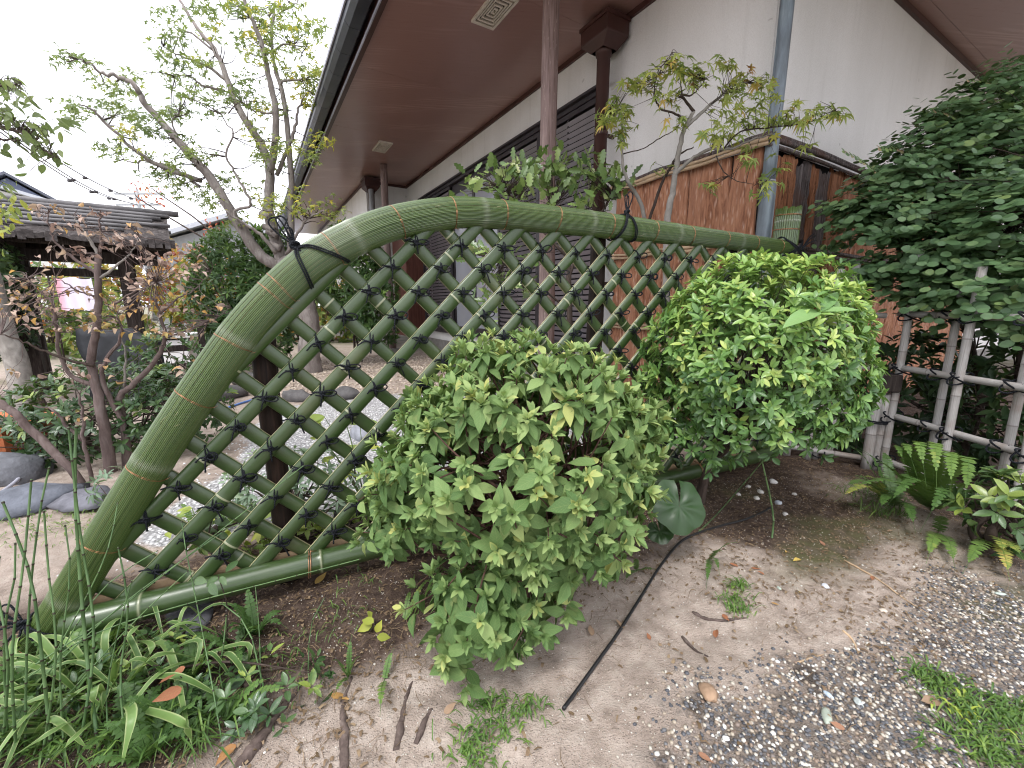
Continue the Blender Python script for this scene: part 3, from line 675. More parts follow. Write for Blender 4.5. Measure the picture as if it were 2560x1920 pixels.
# shutter box with a small sloping lid
mb = MB(); hbox(mb, 5.30, 6.24, 0.002, 0.40, 0.32, 2.72); cb = part("shutter_box", mb, M["redwood"], house, False, "red-brown wooden shutter box at the end of the windows")
mb = MB(); V = [hp(a, b, z) for a, b, z in ((5.24, 0.0, 2.86), (6.26, 0.0, 2.86), (6.26, 0.47, 2.74), (5.24, 0.47, 2.74), (5.24, 0.0, 2.90), (6.26, 0.0, 2.90), (6.26, 0.47, 2.78), (5.24, 0.47, 2.78))]
mb.add(V, [(0, 1, 2, 3), (4, 7, 6, 5), (0, 4, 5, 1), (1, 5, 6, 2), (2, 6, 7, 3), (3, 7, 4, 0)]); part("box_lid", mb, M["oldwood"], cb, False)
# louvred window on the far wing
mb = MB(); hbox(mb, 7.1, 8.6, 0.895, 0.95, 2.15, 3.0); lw = part("louvre_window", mb, M["bronze"], house, False)
for k in range(9):
    mb = MB(); hbox(mb, 7.16, 8.54, 0.951, 0.972, 2.20 + k * 0.085, 2.245 + k * 0.085); part("slat", mb, M["slatmetal"], lw, False)
mb = MB(); hbox(mb, 5.2, 5.34, 0.93, 0.99, 0.42, 0.62, bev=0.01)
mb.tube([hp(5.24, 0.96, 0.42), hp(5.24, 0.96, 0.02)], 0.014, 8); mb.tube([hp(5.30, 0.96, 0.42), hp(5.30, 0.96, 0.02)], 0.014, 8)
part("meter_box", mb, M["greypaint"], house, False)
mb = MB(); mb.tube([hp(5.75, 0.92, 0.02), hp(5.75, 0.92, 3.3)], 0.05, 10); part("vent_pipe", mb, M["greypaint"], house)

# ------------------------------------------------------------------ bark screen against the house corner
bark = thing("bark_screen", "reddish cedar bark screen with weathered grey cap at the house corner", "fence", hp(-1.8, 0.07, 0))
ZB = 2.07
def bark_panel(fn, w, z0, z1, nx_, nz_, amp, mats, seed, lab=None, ragged=0.0, fx=26.0, fz=3.0):
    """a sheet of bark with real ridges; fn(u, depth, z) gives the place"""
    u = np.linspace(0, w, nx_); z = np.linspace(z0, z1, nz_); U, Z = np.meshgrid(u, z)
    rd = np.abs(fbm(U * fx + 3 * fbm(U * 5, Z * 2, seed), Z * fz, seed * 3.7, 4)); dp = 0.012 + amp * (1 - rd) + amp * 0.7 * fbm(U * 4, Z * 0.9, seed * 1.3, 3)
    dp[:, 0] = dp[:, -1] = -0.004
    Uj = U + 0.010 * fbm(Z * 3, Z * 0 + seed, seed, 3) * (np.abs(U / w - 0.5) * 2) ** 3
    if ragged: Z = Z + (Z > (z1 - 1e-6)) * ragged * fbm(U * 22, U * 0, seed, 2)
    P = np.array([[fn(Uj[i, j], dp[i, j], Z[i, j]) for j in range(nx_)] for i in range(nz_)]).reshape(-1, 3)
    i0 = (np.arange(nz_ - 1)[:, None] * nx_ + np.arange(nx_ - 1)[None]).ravel()
    F = np.stack([i0, i0 + 1, i0 + 1 + nx_, i0 + nx_], 1).tolist()
    mb = MB(); mb.add(P, F); return part("bark_panel", mb, mats, bark, True, lab)
fA = lambda t_off: (lambda u, d, z: hp(t_off - u, 0.05 + d, z))
fB = lambda o_off: (lambda u, d, z: hp(-1.75 - d, o_off - u, z))
tt = -0.34
for k, (w, mt) in enumerate([(0.42, "bark"), (0.40, "bark"), (0.36, "bark"), (0.22, "bark")]):
    bark_panel(fA(tt), w - 0.004, 0.02, ZB, 60, 110, 0.011, M[mt], 2.0 + k); tt -= w
oo = 0.05
for k, (w, mt, lb) in enumerate([(0.115, "plankbark", None), (0.27, "plankbark", "orange-brown bark plank beside the pipe"), (0.13, "greyplank", "grey weathered cracked plank"), (0.12, "greyplank", None), (0.11, "plankbark", None), (0.20, "greyplank", None), (0.24, "plankbark", None), (0.30, "bark", None), (0.30, "bark", None), (0.35, "bark", None), (0.35, "bark", None), (0.5, "bark", None), (0.5, "bark", None), (0.6, "bark", None), (0.6, "bark", None), (0.6, "bark", None)]):
    bark_panel(fB(oo), w - 0.008, 0.02, ZB - (0.02 * (k % 3)), 40, 80, 0.014, M[mt], 9.0 + k, lb, 0.02, 34.0, 1.6); oo -= w
mb = MB(); hbox(mb, -1.745, -0.34, 0.03, 0.05, 0.0, ZB + 0.01); hbox(mb, -1.747, -1.73, -5.0, 0.02, 0.0, ZB + 0.01); part("backing", mb, M["dark"], bark, False)
def caplog(P0, P1, r, lab=None, mat="greyplank", k=9):
    P = np.array([P0 + (P1 - P0) * f + np.array([0, 0, 0.006 * math.sin(f * 14)]) for f in np.linspace(0, 1, 24)])
    mb = MB(); mb.tube(P, r * (1 + 0.15 * np.sin(np.linspace(0, 21, 24))), k, jit=0.25); return part("cap_pole" if mat == "greyplank" else "bamboo_strip", mb, M[mat], bark, True, lab)
caplog(hp(-1.78, 0.10, ZB + 0.065), hp(-1.78, -5.1, ZB + 0.065), 0.022); caplog(hp(-1.815, 0.10, ZB + 0.03), hp(-1.815, -5.1, ZB + 0.03), 0.017); caplog(hp(-1.80, 0.10, ZB - 0.005), hp(-1.80, -5.1, ZB - 0.005), 0.013)
caplog(hp(-1.80, 0.085, ZB + 0.062), hp(-0.30, 0.085, ZB + 0.062), 0.020); caplog(hp(-1.80, 0.115, ZB + 0.03), hp(-0.30, 0.115, ZB + 0.03), 0.014, None, "tanbamboo"); caplog(hp(-1.80, 0.12, ZB + 0.0), hp(-0.30, 0.12, ZB + 0.0), 0.013, None, "tanbamboo")
zr = 1.42
caplog(hp(-1.815, 0.06, zr), hp(-1.815, -5.1, zr), 0.016); caplog(hp(-1.81, 0.06, zr - 0.034), hp(-1.81, -5.1, zr - 0.034), 0.015)
for z in (1.46, 1.43, 0.80, 0.77): caplog(hp(-1.70, 0.115, z), hp(-0.32, 0.115, z + 0.01), 0.0115, None, "tanbamboo")
# ------------------------------------------------------------------ curved bamboo fence (local: x along, y away from the viewer, z up)
fence = thing("bamboo_fence", "green bamboo fence with curved bundled top rail and diagonal lattice tied in black rope", "fence", tuple(FO))
fence.rotation_euler = (0, 0, math.atan2(FE[1], FE[0]))
BASE[fence.name] = np.zeros(3)                               # its pieces are given in the fence's own frame
def fl(x, y):                                                # photograph point on the fence plane -> local x, z
    q = at_plane(x, y, FO, FN); return np.array([np.dot(q - FO, FE), q[2]])
ARCH = [(-0.235, -0.075, .135), (-0.163, 0.011, .135), (-0.091, 0.108, .136), (-0.020, 0.214, .136), (0.184, 0.535, .135), (0.348, 0.775, .135), (0.492, 0.965, .134), (0.651, 1.124, .130), (0.799, 1.218, .122), (0.949, 1.281, .115), (1.132, 1.325, .110), (1.264, 1.336, .108), (1.42, 1.338, .106), (1.747, 1.338, .106), (2.099, 1.333, .100), (2.706, 1.325, .086), (3.15, 1.317, .078)]
ARCH = [(x, z, d * f_) for (x, z, d), f_ in zip(ARCH, (.70, .70, .71, .73, .77, .82, .85, .88, .94, .97, .99, 1, 1, 1, 1, 1, 1))]
_a = catmull(np.array([(x, d, z) for x, z, d in ARCH]), 24)
_L = np.concatenate([[0], np.cumsum(np.hypot(np.diff(_a[:, 0]), np.diff(_a[:, 2])))])
NA = 240
_u = np.linspace(0, _L[-1], NA)
AX, AZ_, AD = [np.interp(_u, _L, _a[:, k]) for k in (0, 2, 1)]
TX, TZ = np.gradient(AX), np.gradient(AZ_); _n = np.hypot(TX, TZ); TX /= _n; TZ /= _n
NX, NZ = -TZ, TX                                             # outward (upper) side of the bend
def arch_u(px, py):
    s, z = fl(px, py); return float(_u[np.argmin((AX - s) ** 2 + (AZ_ - z) ** 2)])
def surf(u, th, extra=0.0):
    """point on the bundle: th 0 faces the viewer, 90 degrees the outer side, -90 the lattice"""
    r = np.interp(u, _u, AD) / 2 + extra
    c, s = math.cos(th), math.sin(th)
    return np.array([np.interp(u, _u, AX) + np.interp(u, _u, NX) * r * s, -r * c, np.interp(u, _u, AZ_) + np.interp(u, _u, NZ) * r * s])
nodes = [arch_u(*p) for p in ((148, 1490), (378, 1160), (592, 838), (884, 598), (1208, 531), (1472, 559), (1683, 586), (1842, 603))]
NS = 76
arch = thing("x", "", "", (0, 0, 0)); bpy.data.objects.remove(arch)
mbc = MB(); mbc.tube(np.stack([AX, 0 * AX, AZ_], 1)[::6], (AD / 2 - 0.006)[::6], 20)
core = part("bundle_core", mbc, M["rail_back"], fence, True, "curved bundle of thin split green bamboo")
for k in range(NS):
    th0 = 2 * math.pi * k / NS; dth = 2 * math.pi / NS * (0.93 + 0.05 * RNG.random())
    off = (RNG.random() - 0.5) * 0.0011
    zig = (0.004 if k % 2 else -0.004) + RNG.normal() * 0.002
    nodem = np.zeros(NA); 
    for nu in nodes: nodem = np.maximum(nodem, np.exp(-((_u - nu - zig) / 0.009) ** 2))
    wav = 0.0006 * np.sin(_u * (3 + 2 * RNG.random()) + RNG.random() * 6)
    rr = AD / 2 + off + wav + 0.0016 * nodem
    V, UV, TT = [], [], []
    for a, dr in ((-0.5, -0.0014), (-0.28, -0.0001), (0.0, 0.0003), (0.28, -0.0001), (0.5, -0.0014)):
        th = th0 + a * dth; c, s = math.cos(th), math.sin(th); r = rr + dr
        V.append(np.stack([AX + NX * r * s, -r * c, AZ_ + NZ * r * s], 1)); UV.append(np.stack([np.full(NA, a + k * 1.7), _u + k * 0.37, 0 * _u], 1)); TT.append(nodem * (0.55 if abs(a) < 0.4 else 0.25))
    V = np.stack(V, 1).reshape(-1, 3); UV = np.stack(UV, 1).reshape(-1, 3); TT = np.stack(TT, 1).ravel()
    F = [(i * 5 + j, i * 5 + j + 1, i * 5 + 6 + j, i * 5 + 5 + j) for i in range(NA - 1) for j in range(4)] + [(0, 4, 3, 2, 1), tuple((NA - 1) * 5 + j for j in range(5))]
    mb = MB(); mb.add(V, F, 0, TT, UV); part("bamboo_strip", mb, M["strip"], fence)
def ring(u, n=2, r=0.0007, tilt=0.0):
    mb = MB()
    for q in range(n):
        P = [surf(u + q * 0.0026 + tilt * math.sin(a) + 0.0012 * math.sin(3 * a + q), a, 0.0012) for a in np.linspace(0, 2 * math.pi, 33)]
        mb.tube(P, r, 5)
    P = [surf(u, -1.2, 0.0015), surf(u + 0.004, -1.25, 0.006), surf(u + 0.012, -1.3, 0.009)]; mb.tube(P, r, 5)
    part("copper_tie", mb, M["copper"], fence)
for p in ((95, 1612), (255, 1365), (377, 1180), (490, 990), (582, 858), (688, 738), (704, 715), (832, 622), (990, 561), (1124, 533), (1250, 534), (1386, 552), (1515, 564), (1625, 580), (1719, 590), (1806, 600), (1878, 607), (1944, 617)):
    ring(arch_u(*p), 2, 0.0007, 0.004 * RNG.normal())
for k in range(26):                                          # loose pale splinters standing off the strips
    u = RNG.uniform(0.15, _L[-1] * 0.75); th = RNG.uniform(-0.9, 0.9); a = RNG.uniform(-1, 1)
    if k >= 14: continue
    mb = MB(); q = RNG.uniform(0.008, 0.03)
    mb.tube([surf(u, th, 0.001), surf(u + q * 0.5, th + 0.05 * a, 0.003), surf(u + q, th + 0.18 * a, 0.004)], [0.0005, 0.0006, 0.0003], 4)
    part("splinter", mb, M["cut"], fence)
# lattice
H_ = 0.0845
def inside(s, z): return (z < np.interp(s, AX, AZ_) - 0.02) & (s > AX.min() + 0.05) & (s < 3.12) & (z > 0.115)
W_SL = 0.0460
def slat(c, sgn, yoff):
    z = np.linspace(0.05, 1.4, 541); s = c + sgn * z
    k = np.where(inside(s, z))[0]
    if len(k) < 6: return None
    z0, z1 = z[k[0]] - 0.012, z[k[-1]] + 0.035
    L = (z1 - z0) * math.sqrt(2); n = max(6, int(L / 0.03))
    f = np.linspace(0, 1, n)
    npos = (RNG.random() * 0.55 + np.arange(0, 5) * (0.52 + 0.08 * RNG.random())) / L
    npos = npos[(npos > 0.04) & (npos < 0.96)]
    f = np.sort(np.concatenate([f] + [np.array([-0.004, -0.0025, 0, 0.0025, 0.004]) / L + q for q in npos])); n = len(f)
    nm = np.zeros(n)
    for q in npos: nm = np.maximum(nm, (np.abs(f - q) < 0.0028 / L).astype(float))
    ax = np.array([sgn, 0, 1]) / math.sqrt(2); ac = np.array([1, 0, -sgn]) / math.sqrt(2)      # along / across
    w = W_SL * RNG.uniform(0.94, 1.06); tap = RNG.uniform(-0.08, 0.08); ws = w * (1 + tap * (f - 0.5)) * (1 + 0.035 * nm)
    P0 = np.array([c + sgn * z0, yoff, z0])
    ctr = P0 + (f * L)[:, None] * ax + (0.0018 * np.sin(f * 5 + c * 9))[:, None] * ac
    prof = [(-0.5, 0.0060)] + [(0.5 * math.sin(t), -0.0115 * math.cos(t) * 1.0) for t in np.linspace(-1.35, 1.35, 9)] + [(0.5, 0.0060)]
    prof[0] = (-0.495, 0.0045); prof[-1] = (0.495, 0.0045)
    m_ = len(prof)
    V = np.stack([ctr + np.outer(ws * a, ac) + np.array([0, b, 0]) * (1 + 0.05 * nm)[:, None] for a, b in prof], 1).reshape(-1, 3)
    UV = np.stack([np.stack([np.full(n, a), f * L + c * 3.1, 0 * f], 1) for a, b in prof], 1).reshape(-1, 3)
    mb = MB(); T = np.repeat(nm, m_)
    F1 = [(i * m_ + j, (i + 1) * m_ + j, (i + 1) * m_ + j + 1, i * m_ + j + 1) for i in range(n - 1) for j in range(1, m_ - 2)]
    F2 = [(i * m_ + j, (i + 1) * m_ + j, (i + 1) * m_ + (j + 1) % m_, i * m_ + (j + 1) % m_) for i in range(n - 1) for j in (0, m_ - 2, m_ - 1)] + [tuple(range(m_)), tuple((n - 1) * m_ + j for j in range(m_))[::-1]]
    if sgn > 0: pass
    mb.add(V, F1 + F2, 0, T, UV); mb.m = [0] * len(F1) + [1] * len(F2)
    o_ = part("lattice_slat", mb, [M["slat"], M["cut"]], fence)
    # split faces stay crisp
    fl_ = np.ones(len(mb.f), bool); fl_[len(F1):] = False; o_.data.polygons.foreach_set("use_smooth", fl_)
    return o_
for k in range(-24, 30):
    slat(-0.215 + 2 * H_ * k, 1, -0.0085)                    # rising to the right, in front
    slat(2.215 + 2 * H_ * k, -1, 0.0105)                     # falling to the right, behind
# rope ties where the slats cross
def tie_mesh(v):
    r_ = np.random.default_rng(40 + v); mb = MB()
    def lp(ax, ay, tilt, off):
        a = np.linspace(0, 2 * math.pi, 21)
        # wrap around the crossing: front, sides, back
        if ax == 'v': P = np.stack([off + 0.003 * np.sin(2 * a + tilt), -0.0235 * np.cos(a), 0.029 * np.sin(a)], 1)
        else: P = np.stack([0.029 * np.sin(a), -0.0245 * np.cos(a), off + 0.003 * np.sin(2 * a + tilt)], 1)
        mb.tube(P, 0.0021, 5, cap=False)
    for q in (-0.003, 0.003): lp('v', 0, r_.random() * 6, q + r_.normal() * 0.001)
    for q in (-0.003, 0.003): lp('h', 0, r_.random() * 6, q - 0.004 + r_.normal() * 0.001)
    # knot
    for q in range(3):
        a = np.linspace(0, 2 * math.pi, 13); ph = r_.random() * 3
        P = np.stack([0.006 * np.cos(a) + r_.normal() * 0.001, -0.027 + 0.003 * np.sin(a + ph), -0.003 + 0.007 * np.sin(a) + r_.normal() * 0.001], 1); mb.tube(P, 0.0023, 5, cap=False)
    # bow and tails
    if v % 4 != 3:
        w, h = r_.uniform(0.026, 0.042), r_.uniform(0.008, 0.014); up = r_.uniform(-0.1, 0.7); a = np.linspace(0, 2 * math.pi, 17)
        X = w * (1 - np.cos(a)) / 2; Zz = h * np.sin(a)
        P = np.stack([X * math.cos(up) - Zz * math.sin(up), -0.028 - 0.010 * np.sin(a / 2), X * math.sin(up) + Zz * math.cos(up) - 0.002], 1)
        mb.tube(P, 0.0024, 5); 
        if v % 2: mb.tube(P * np.array([0.75, 1.05, 0.8]), 0.0022, 5)
    for q in range(2):
        l, an = r_.uniform(0.025, 0.05), math.pi + r_.uniform(-0.6, 0.45) if q == 0 else -math.pi / 2 + r_.uniform(-0.7, 0.5)
        P = np.array([[0, -0.028, -0.003], [l * 0.5 * math.cos(an), -0.031, l * 0.5 * math.sin(an) + 0.004], [l * math.cos(an), -0.029, l * math.sin(an) - 0.004]])
        mb.tube(catmull(P, 4), [0.0025] * 8 + [0.003], 5)
    return mb.mesh("rope_tie", M["rope"])
TIES = [tie_mesh(v) for v in range(9)]
for i in range(-2, 44):
    for j in range(0, 15):
        s, z = 1.00 + H_ * (i - 16), 1.215 - H_ * j
        if (i + j) % 2: continue
        if z < 0.16 or s > 3.05 or s < -0.02: continue
        if z > np.interp(s, AX, AZ_) - 0.062: continue
        # the bend cuts off its own corner
        d = np.min(np.hypot(AX - s, AZ_ - z) - AD / 2)
        if d < 0.012 or (s < 0.65 and z > np.interp(s, AX, AZ_)): continue
        o_ = link("rope_tie", TIES[int(RNG.integers(9))], fence); o_.location = (s, 0, z)
        o_.rotation_euler = (0, RNG.normal() * 0.12, 0); sc = RNG.uniform(0.92, 1.1); o_.scale = (sc, 1, sc)
# bottom rail: a round cane in front, split cane behind
s = np.linspace(-0.06, 3.16, 90); npos = [0.115, 0.61, 1.12, 1.60, 2.08, 2.55, 3.0]
s = np.sort(np.concatenate([s] + [np.array([-0.010, -0.006, -0.003, 0, 0.003, 0.006, 0.010]) + q for q in npos])); nm = np.zeros(len(s)); rb = 0.0395 - 0.0035 * s / 3
for q in npos: nm = np.maximum(nm, np.exp(-((s - q) / 0.003) ** 2)); rb = rb + 0.0022 * np.exp(-((s - q) / 0.006) ** 2)
mb = MB(); mb.tube(np.stack([s, -0.036 + 0.004 * np.sin(s * 2), 0.098 + 0.006 * np.sin(s * 1.4)], 1), rb, 18, t=nm * 0.8)
br = part("bottom_rail", mb, M["slat"], fence, True, "thick green bamboo cane along the foot of the lattice")
mb = MB(); mb.box((1.53, 0.010, 0.118), (3.1, 0.007, 0.05), None, 0); mb.box((1.53, 0.0245, 0.105), (3.1, 0.018, 0.06), None, 0)
part("split_rail", mb, M["rail_back"], br, False)
for q in (0.57, 1.55, 2.5):
    mb = MB()
    for kx in range(2):
        a = np.linspace(0, 2 * math.pi, 19); mb.tube(np.stack([q + 0.006 * kx + 0.004 * np.sin(a), -0.02 + 0.062 * np.cos(a), 0.100 + 0.046 * np.sin(a)], 1), 0.0016, 5)
    mb.tube([(q, -0.06, 0.14), (q + 0.012, -0.06, 0.165), (q + 0.03, -0.05, 0.155)], 0.0014, 5); part("copper_tie", mb, M["copper"], br)
# charred stake behind the lattice
sx = np.dot(np.array([-0.79, 1.40, 0]) - FO, FE)
for k, q in enumerate((0.50, 1.85, 2.75)):
    mb = MB(); zt = float(np.interp(q, AX, AZ_)) - 0.01; zz = np.linspace(-0.1, zt, 14)
    mb.tube(np.stack([q + 0.003 * np.sin(zz * 7), np.full(14, 0.062), zz], 1), 0.036 + 0.002 * np.sin(zz * 9), 14); part("stake", mb, M["stake"], fence)
# end post of bundled strips
PX, PY, PR, PH = 3.205, 0.055, 0.066, 1.545
mb = MB(); mb.tube([(PX, PY, -0.05), (PX, PY, PH - 0.03)], PR - 0.006, 20); post = part("end_post", mb, M["rail_back"], fence, True, "upright bundle of split green bamboo at the right end of the fence")
for k in range(34):
    th0 = 2 * math.pi * k / 34; dth = 2 * math.pi / 34 * 0.94; zt = PH + RNG.normal() * 0.003
    zz = np.sort(np.concatenate([np.linspace(-0.05, zt, 14), [1.463, 1.468, 1.474, 1.479, 1.10, 1.105, 1.111]])); n = len(zz); nm = np.exp(-((zz - 1.471 - 0.002 * (k % 2)) / 0.004) ** 2) + np.exp(-((zz - 1.105) / 0.004) ** 2)
    V, UV = [], []
    for a, dr in ((-0.5, -0.003), (-0.25, 0), (0.25, 0), (0.5, -0.003)):
        r = PR + dr + RNG.normal() * 0.0002 + 0.002 * nm * (abs(a) < 0.4); th = th0 + a * dth
        V.append(np.stack([PX + r * math.cos(th), PY + r * math.sin(th), zz], 1)); UV.append(np.stack([np.full(n, a + k), zz + k * 0.3, 0 * zz], 1))
    V = np.stack(V, 1).reshape(-1, 3); UV = np.stack(UV, 1).reshape(-1, 3)
    F = [(i * 4 + j, i * 4 + j + 1, i * 4 + 5 + j, i * 4 + 4 + j) for i in range(n - 1) for j in range(3)] + [tuple((n - 1) * 4 + j for j in range(4))]
    mb = MB(); mb.add(V, F, 0, np.repeat(nm * 0.9, 4), UV); part("bamboo_strip", mb, M["strip"], post)
for z in (1.505, 1.425, 1.0, 0.55):
    mb = MB()
    for q in range(2):
        a = np.linspace(0, 2 * math.pi, 33); mb.tube(np.stack([PX + (PR + 0.002) * np.cos(a), PY + (PR + 0.002) * np.sin(a), z + 0.003 * q + 0.003 * np.sin(a)], 1), 0.0013, 5)
    part("copper_tie", mb, M["copper"], post)
# large black rope knots
def rope(name_mb, P, r=0.0029, k=6): name_mb.tube(catmull(np.array(P), 6), r, k)
def big_knot(ua, ub, uc, loops, side=1.0):
    """strands from a knot on the outer edge at ua down over the front to the inner edge at ub and uc"""
    mb = MB(); q = math.radians
    for d in (-0.004, 0.004):
        for ue in (ub, uc):
            rope(mb, [surf(ua + d, q(62), 0.007), surf(ua * .7 + ue * .3 + d, q(35), 0.006), surf(ua * .35 + ue * .65 + d, q(-10), 0.006), surf(ue + d, q(-60), 0.006), surf(ue + d, q(-120), 0.006), surf((ua + ue) / 2 + d, q(-190), 0.006), surf(ua + d, q(-250), 0.006), surf(ua + d, q(-298), 0.007)])
    K = surf(ua, q(66), 0.012)
    for j in range(4):
        a = np.linspace(0, 2 * math.pi, 13); rr = 0.011 + 0.002 * j % 0.004
        mb.tube(np.stack([K[0] + rr * np.cos(a), K[1] + 0.008 * np.sin(a + j), K[2] + 0.004 * j - 0.006 + 0.004 * np.sin(a)], 1), 0.004, 6, cap=False)
    for (lx, lz, wd, dy) in loops:
        e_ = np.array([lx, dy, lz]); pn = unit(np.array([-lz, 0.0, lx]))
        rope(mb, [K, K + e_ * .45 + pn * wd * .8, K + e_ * .9 + pn * wd, K + e_ + 0 * pn, K + e_ * .85 - pn * wd * .8, K + e_ * .4 - pn * wd * .5, K], 0.0027)
    for (lx, lz) in ((0.05 * side, -0.06), (0.02 * side, -0.085)):
        rope(mb, [K, K + np.array([lx * .5, -0.014, lz * .45]), K + np.array([lx, -0.010, lz])], 0.0030)
    part("rope_knot", mb, M["rope"], fence)
big_knot(arch_u(760, 640), arch_u(760, 690), arch_u(840, 625), [(-0.055, 0.075, 0.018, -0.01), (-0.035, 0.085, 0.014, 0.01), (-0.012, 0.05, 0.008, -0.012)])
big_knot(arch_u(1556, 570), arch_u(1535, 566), arch_u(1578, 572), [(0.012, 0.085, 0.016, -0.008), (0.004, 0.075, 0.012, 0.008)])
big_knot(arch_u(120, 1560), arch_u(110, 1575), arch_u(128, 1550), [(-0.055, 0.045, 0.014, -0.01), (-0.035, 0.06, 0.012, 0.012), (-0.06, 0.02, 0.012, -0.01)], -1)
mb = MB()
for d in (0, 0.007, 0.014):                                  # rail lashed to the end post
    rope(mb, [(PX - 0.11 - d, -0.030, 1.353), (PX - 0.05, -0.045, 1.325 - d), (PX + 0.0, -0.036, 1.300 - d), (PX + 0.062, -0.006, 1.283 - d), (PX + 0.09, 0.06, 1.28 - d), (PX + 0.05, 0.13, 1.29 - d), (PX - 0.05, 0.12, 1.31 - d), (PX - 0.11 - d, 0.05, 1.34), (PX - 0.12 - d, 0.0, 1.372), (PX - 0.11 - d, -0.030, 1.353)])
    rope(mb, [(PX - 0.13 + d, -0.02, 1.270), (PX - 0.07, -0.042, 1.285 + d), (PX, -0.038, 1.32 + d), (PX + 0.06, -0.01, 1.352 + d), (PX + 0.088, 0.06, 1.36 + d)])
for (a, b) in ((0.13, 0.05), (0.12, 0.075), (0.10, 0.085), (0.09, -0.05)): rope(mb, [(PX + 0.01, -0.04, 1.315), (PX + a * .5, -0.05, 1.315 + b * .7), (PX + a, -0.045, 1.315 + b)], 0.0032)
for b in (0.03, 0.06): rope(mb, [(PX - 0.08, -0.045, 1.29), (PX - 0.10, -0.055, 1.26 - b * .3), (PX - 0.085 - b * .3, -0.05, 1.20 - b)], 0.0032)
part("rope_knot", mb, M["rope"], fence)

# ------------------------------------------------------------------ weathered bamboo trellis fence on the right
tre = thing("bamboo_trellis", "weathered grey bamboo trellis fence tied with black rope under the leafy climber", "fence", (2.3, 2.1, 0))
def cane(P0, P1, r, nd, k=14, lab=None, hollow=True, name="bamboo_cane"):
    P0, P1 = np.array(P0, float), np.array(P1, float); L = np.linalg.norm(P1 - P0)
    f = np.sort(np.concatenate([np.linspace(0, 1, max(6, int(L / 0.12)))] + [np.array([-0.006, -0.003, 0, 0.003, 0.006]) / L + q / L for q in nd if 0.02 < q < L - 0.02]))
    nm = np.zeros(len(f)); R = np.full(len(f), r)
    for q in nd: nm = np.maximum(nm, np.exp(-((f * L - q) / 0.003) ** 2)); R = R + 0.0016 * np.exp(-((f * L - q) / 0.005) ** 2)
    bow = np.array([0.004 * math.sin(P0[0] * 9 + P0[1] * 5), 0.004, 0])
    P = P0 + f[:, None] * (P1 - P0) + np.sin(f * math.pi)[:, None] * bow
    mb = MB(); mb.tube(P, R, k, t=nm); return part(name, mb, M["oldbamboo"], tre, True, lab)
RZ = (0.055, 0.335, 0.625, 0.935)
XT = 2.30
for z in RZ: cane((XT - 0.02, 2.50, z + 0.01), (XT + 0.03, 1.30, z), 0.0175, [0.22 + 0.36 * k for k in range(4)])
for k, (y, fr, zt) in enumerate(((2.435, 1, 1.30), (2.245, 0, 1.22), (2.105, 1, 1.18), (1.905, 0, 1.2), (1.775, 1, 1.10), (1.60, 0, 1.1), (1.42, 1, 1.1))):
    x = XT + (-0.037 if fr else 0.037) + (2.4 - y) * 0.03
    cane((x, y - 0.01, -0.02), (x + 0.02, y + 0.01, zt), 0.0185 if fr else 0.0178, [0.17 + 0.29 * q + 0.05 * (k % 3) for q in range(5)])
    for z in RZ:
        mb = MB()
        for q in range(2):
            a = np.linspace(0, 2 * math.pi, 19)
            mb.tube(np.stack([(XT + x) / 2 + 0.062 * np.cos(a), y + 0.020 * np.sin(a * 1) + 0.010 * (q - .5), z + 0.030 * np.sin(a + (0.9 if q else -0.9)) + 0.003], 1), 0.0042, 6, cap=False)
        mb.tube([(x - 0.03, y, z), (x - 0.05, y - 0.02, z + 0.01), (x - 0.045, y - 0.045, z + 0.02)], 0.0035, 5); part("rope_tie", mb, M["rope"], tre)
# return towards the curved fence, with the thick corner post
for z in RZ: cane((XT - 0.10, 2.50, z), (1.72, 2.72, z + 0.02), 0.0165, [0.15, 0.45])
for k, (x, y, zt) in enumerate(((2.20, 2.47, 0.50), (2.245, 2.46, 0.47), (2.06, 2.60, 1.24), (1.985, 2.62, 1.21), (1.925, 2.60, 1.17), (1.83, 2.66, 1.13))):
    cane((x, y, -0.02), (x, y, zt), 0.027 if k == 0 else 0.021, [0.24 + 0.31 * q for q in range(4)])
mb = MB()
for z in (0.30, 0.31): 
    a = np.linspace(0, 2 * math.pi, 25); mb.tube(np.stack([2.222 + 0.065 * np.cos(a), 2.465 + 0.040 * np.sin(a), z + 0.004 * np.sin(a)], 1), 0.0045, 6, cap=False)
part("rope_tie", mb, M["rope"], tre)
for (x, y, z) in ((1.985, 2.60, 0.335), (1.985, 2.60, 0.06), (2.06, 2.58, 0.625), (1.925, 2.59, 0.625)):
    mb = MB(); a = np.linspace(0, 2 * math.pi, 19); mb.tube(np.stack([x + 0.034 * np.cos(a), y + 0.045 * np.sin(a), z + 0.025 * np.sin(a + .8)], 1), 0.0042, 6, cap=False); part("rope_tie", mb, M["rope"], tre)
mb = MB(); mb.box((2.225, 2.455, 0.545), (0.115, 0.10, 0.105), ((0.96, -0.28, 0), (0.28, 0.96, 0), (0, 0, 1)), 0, 0.5, 0.008)
part("post_block", mb, M["oldwood"], tre, False, "dark square wooden block on the corner post")
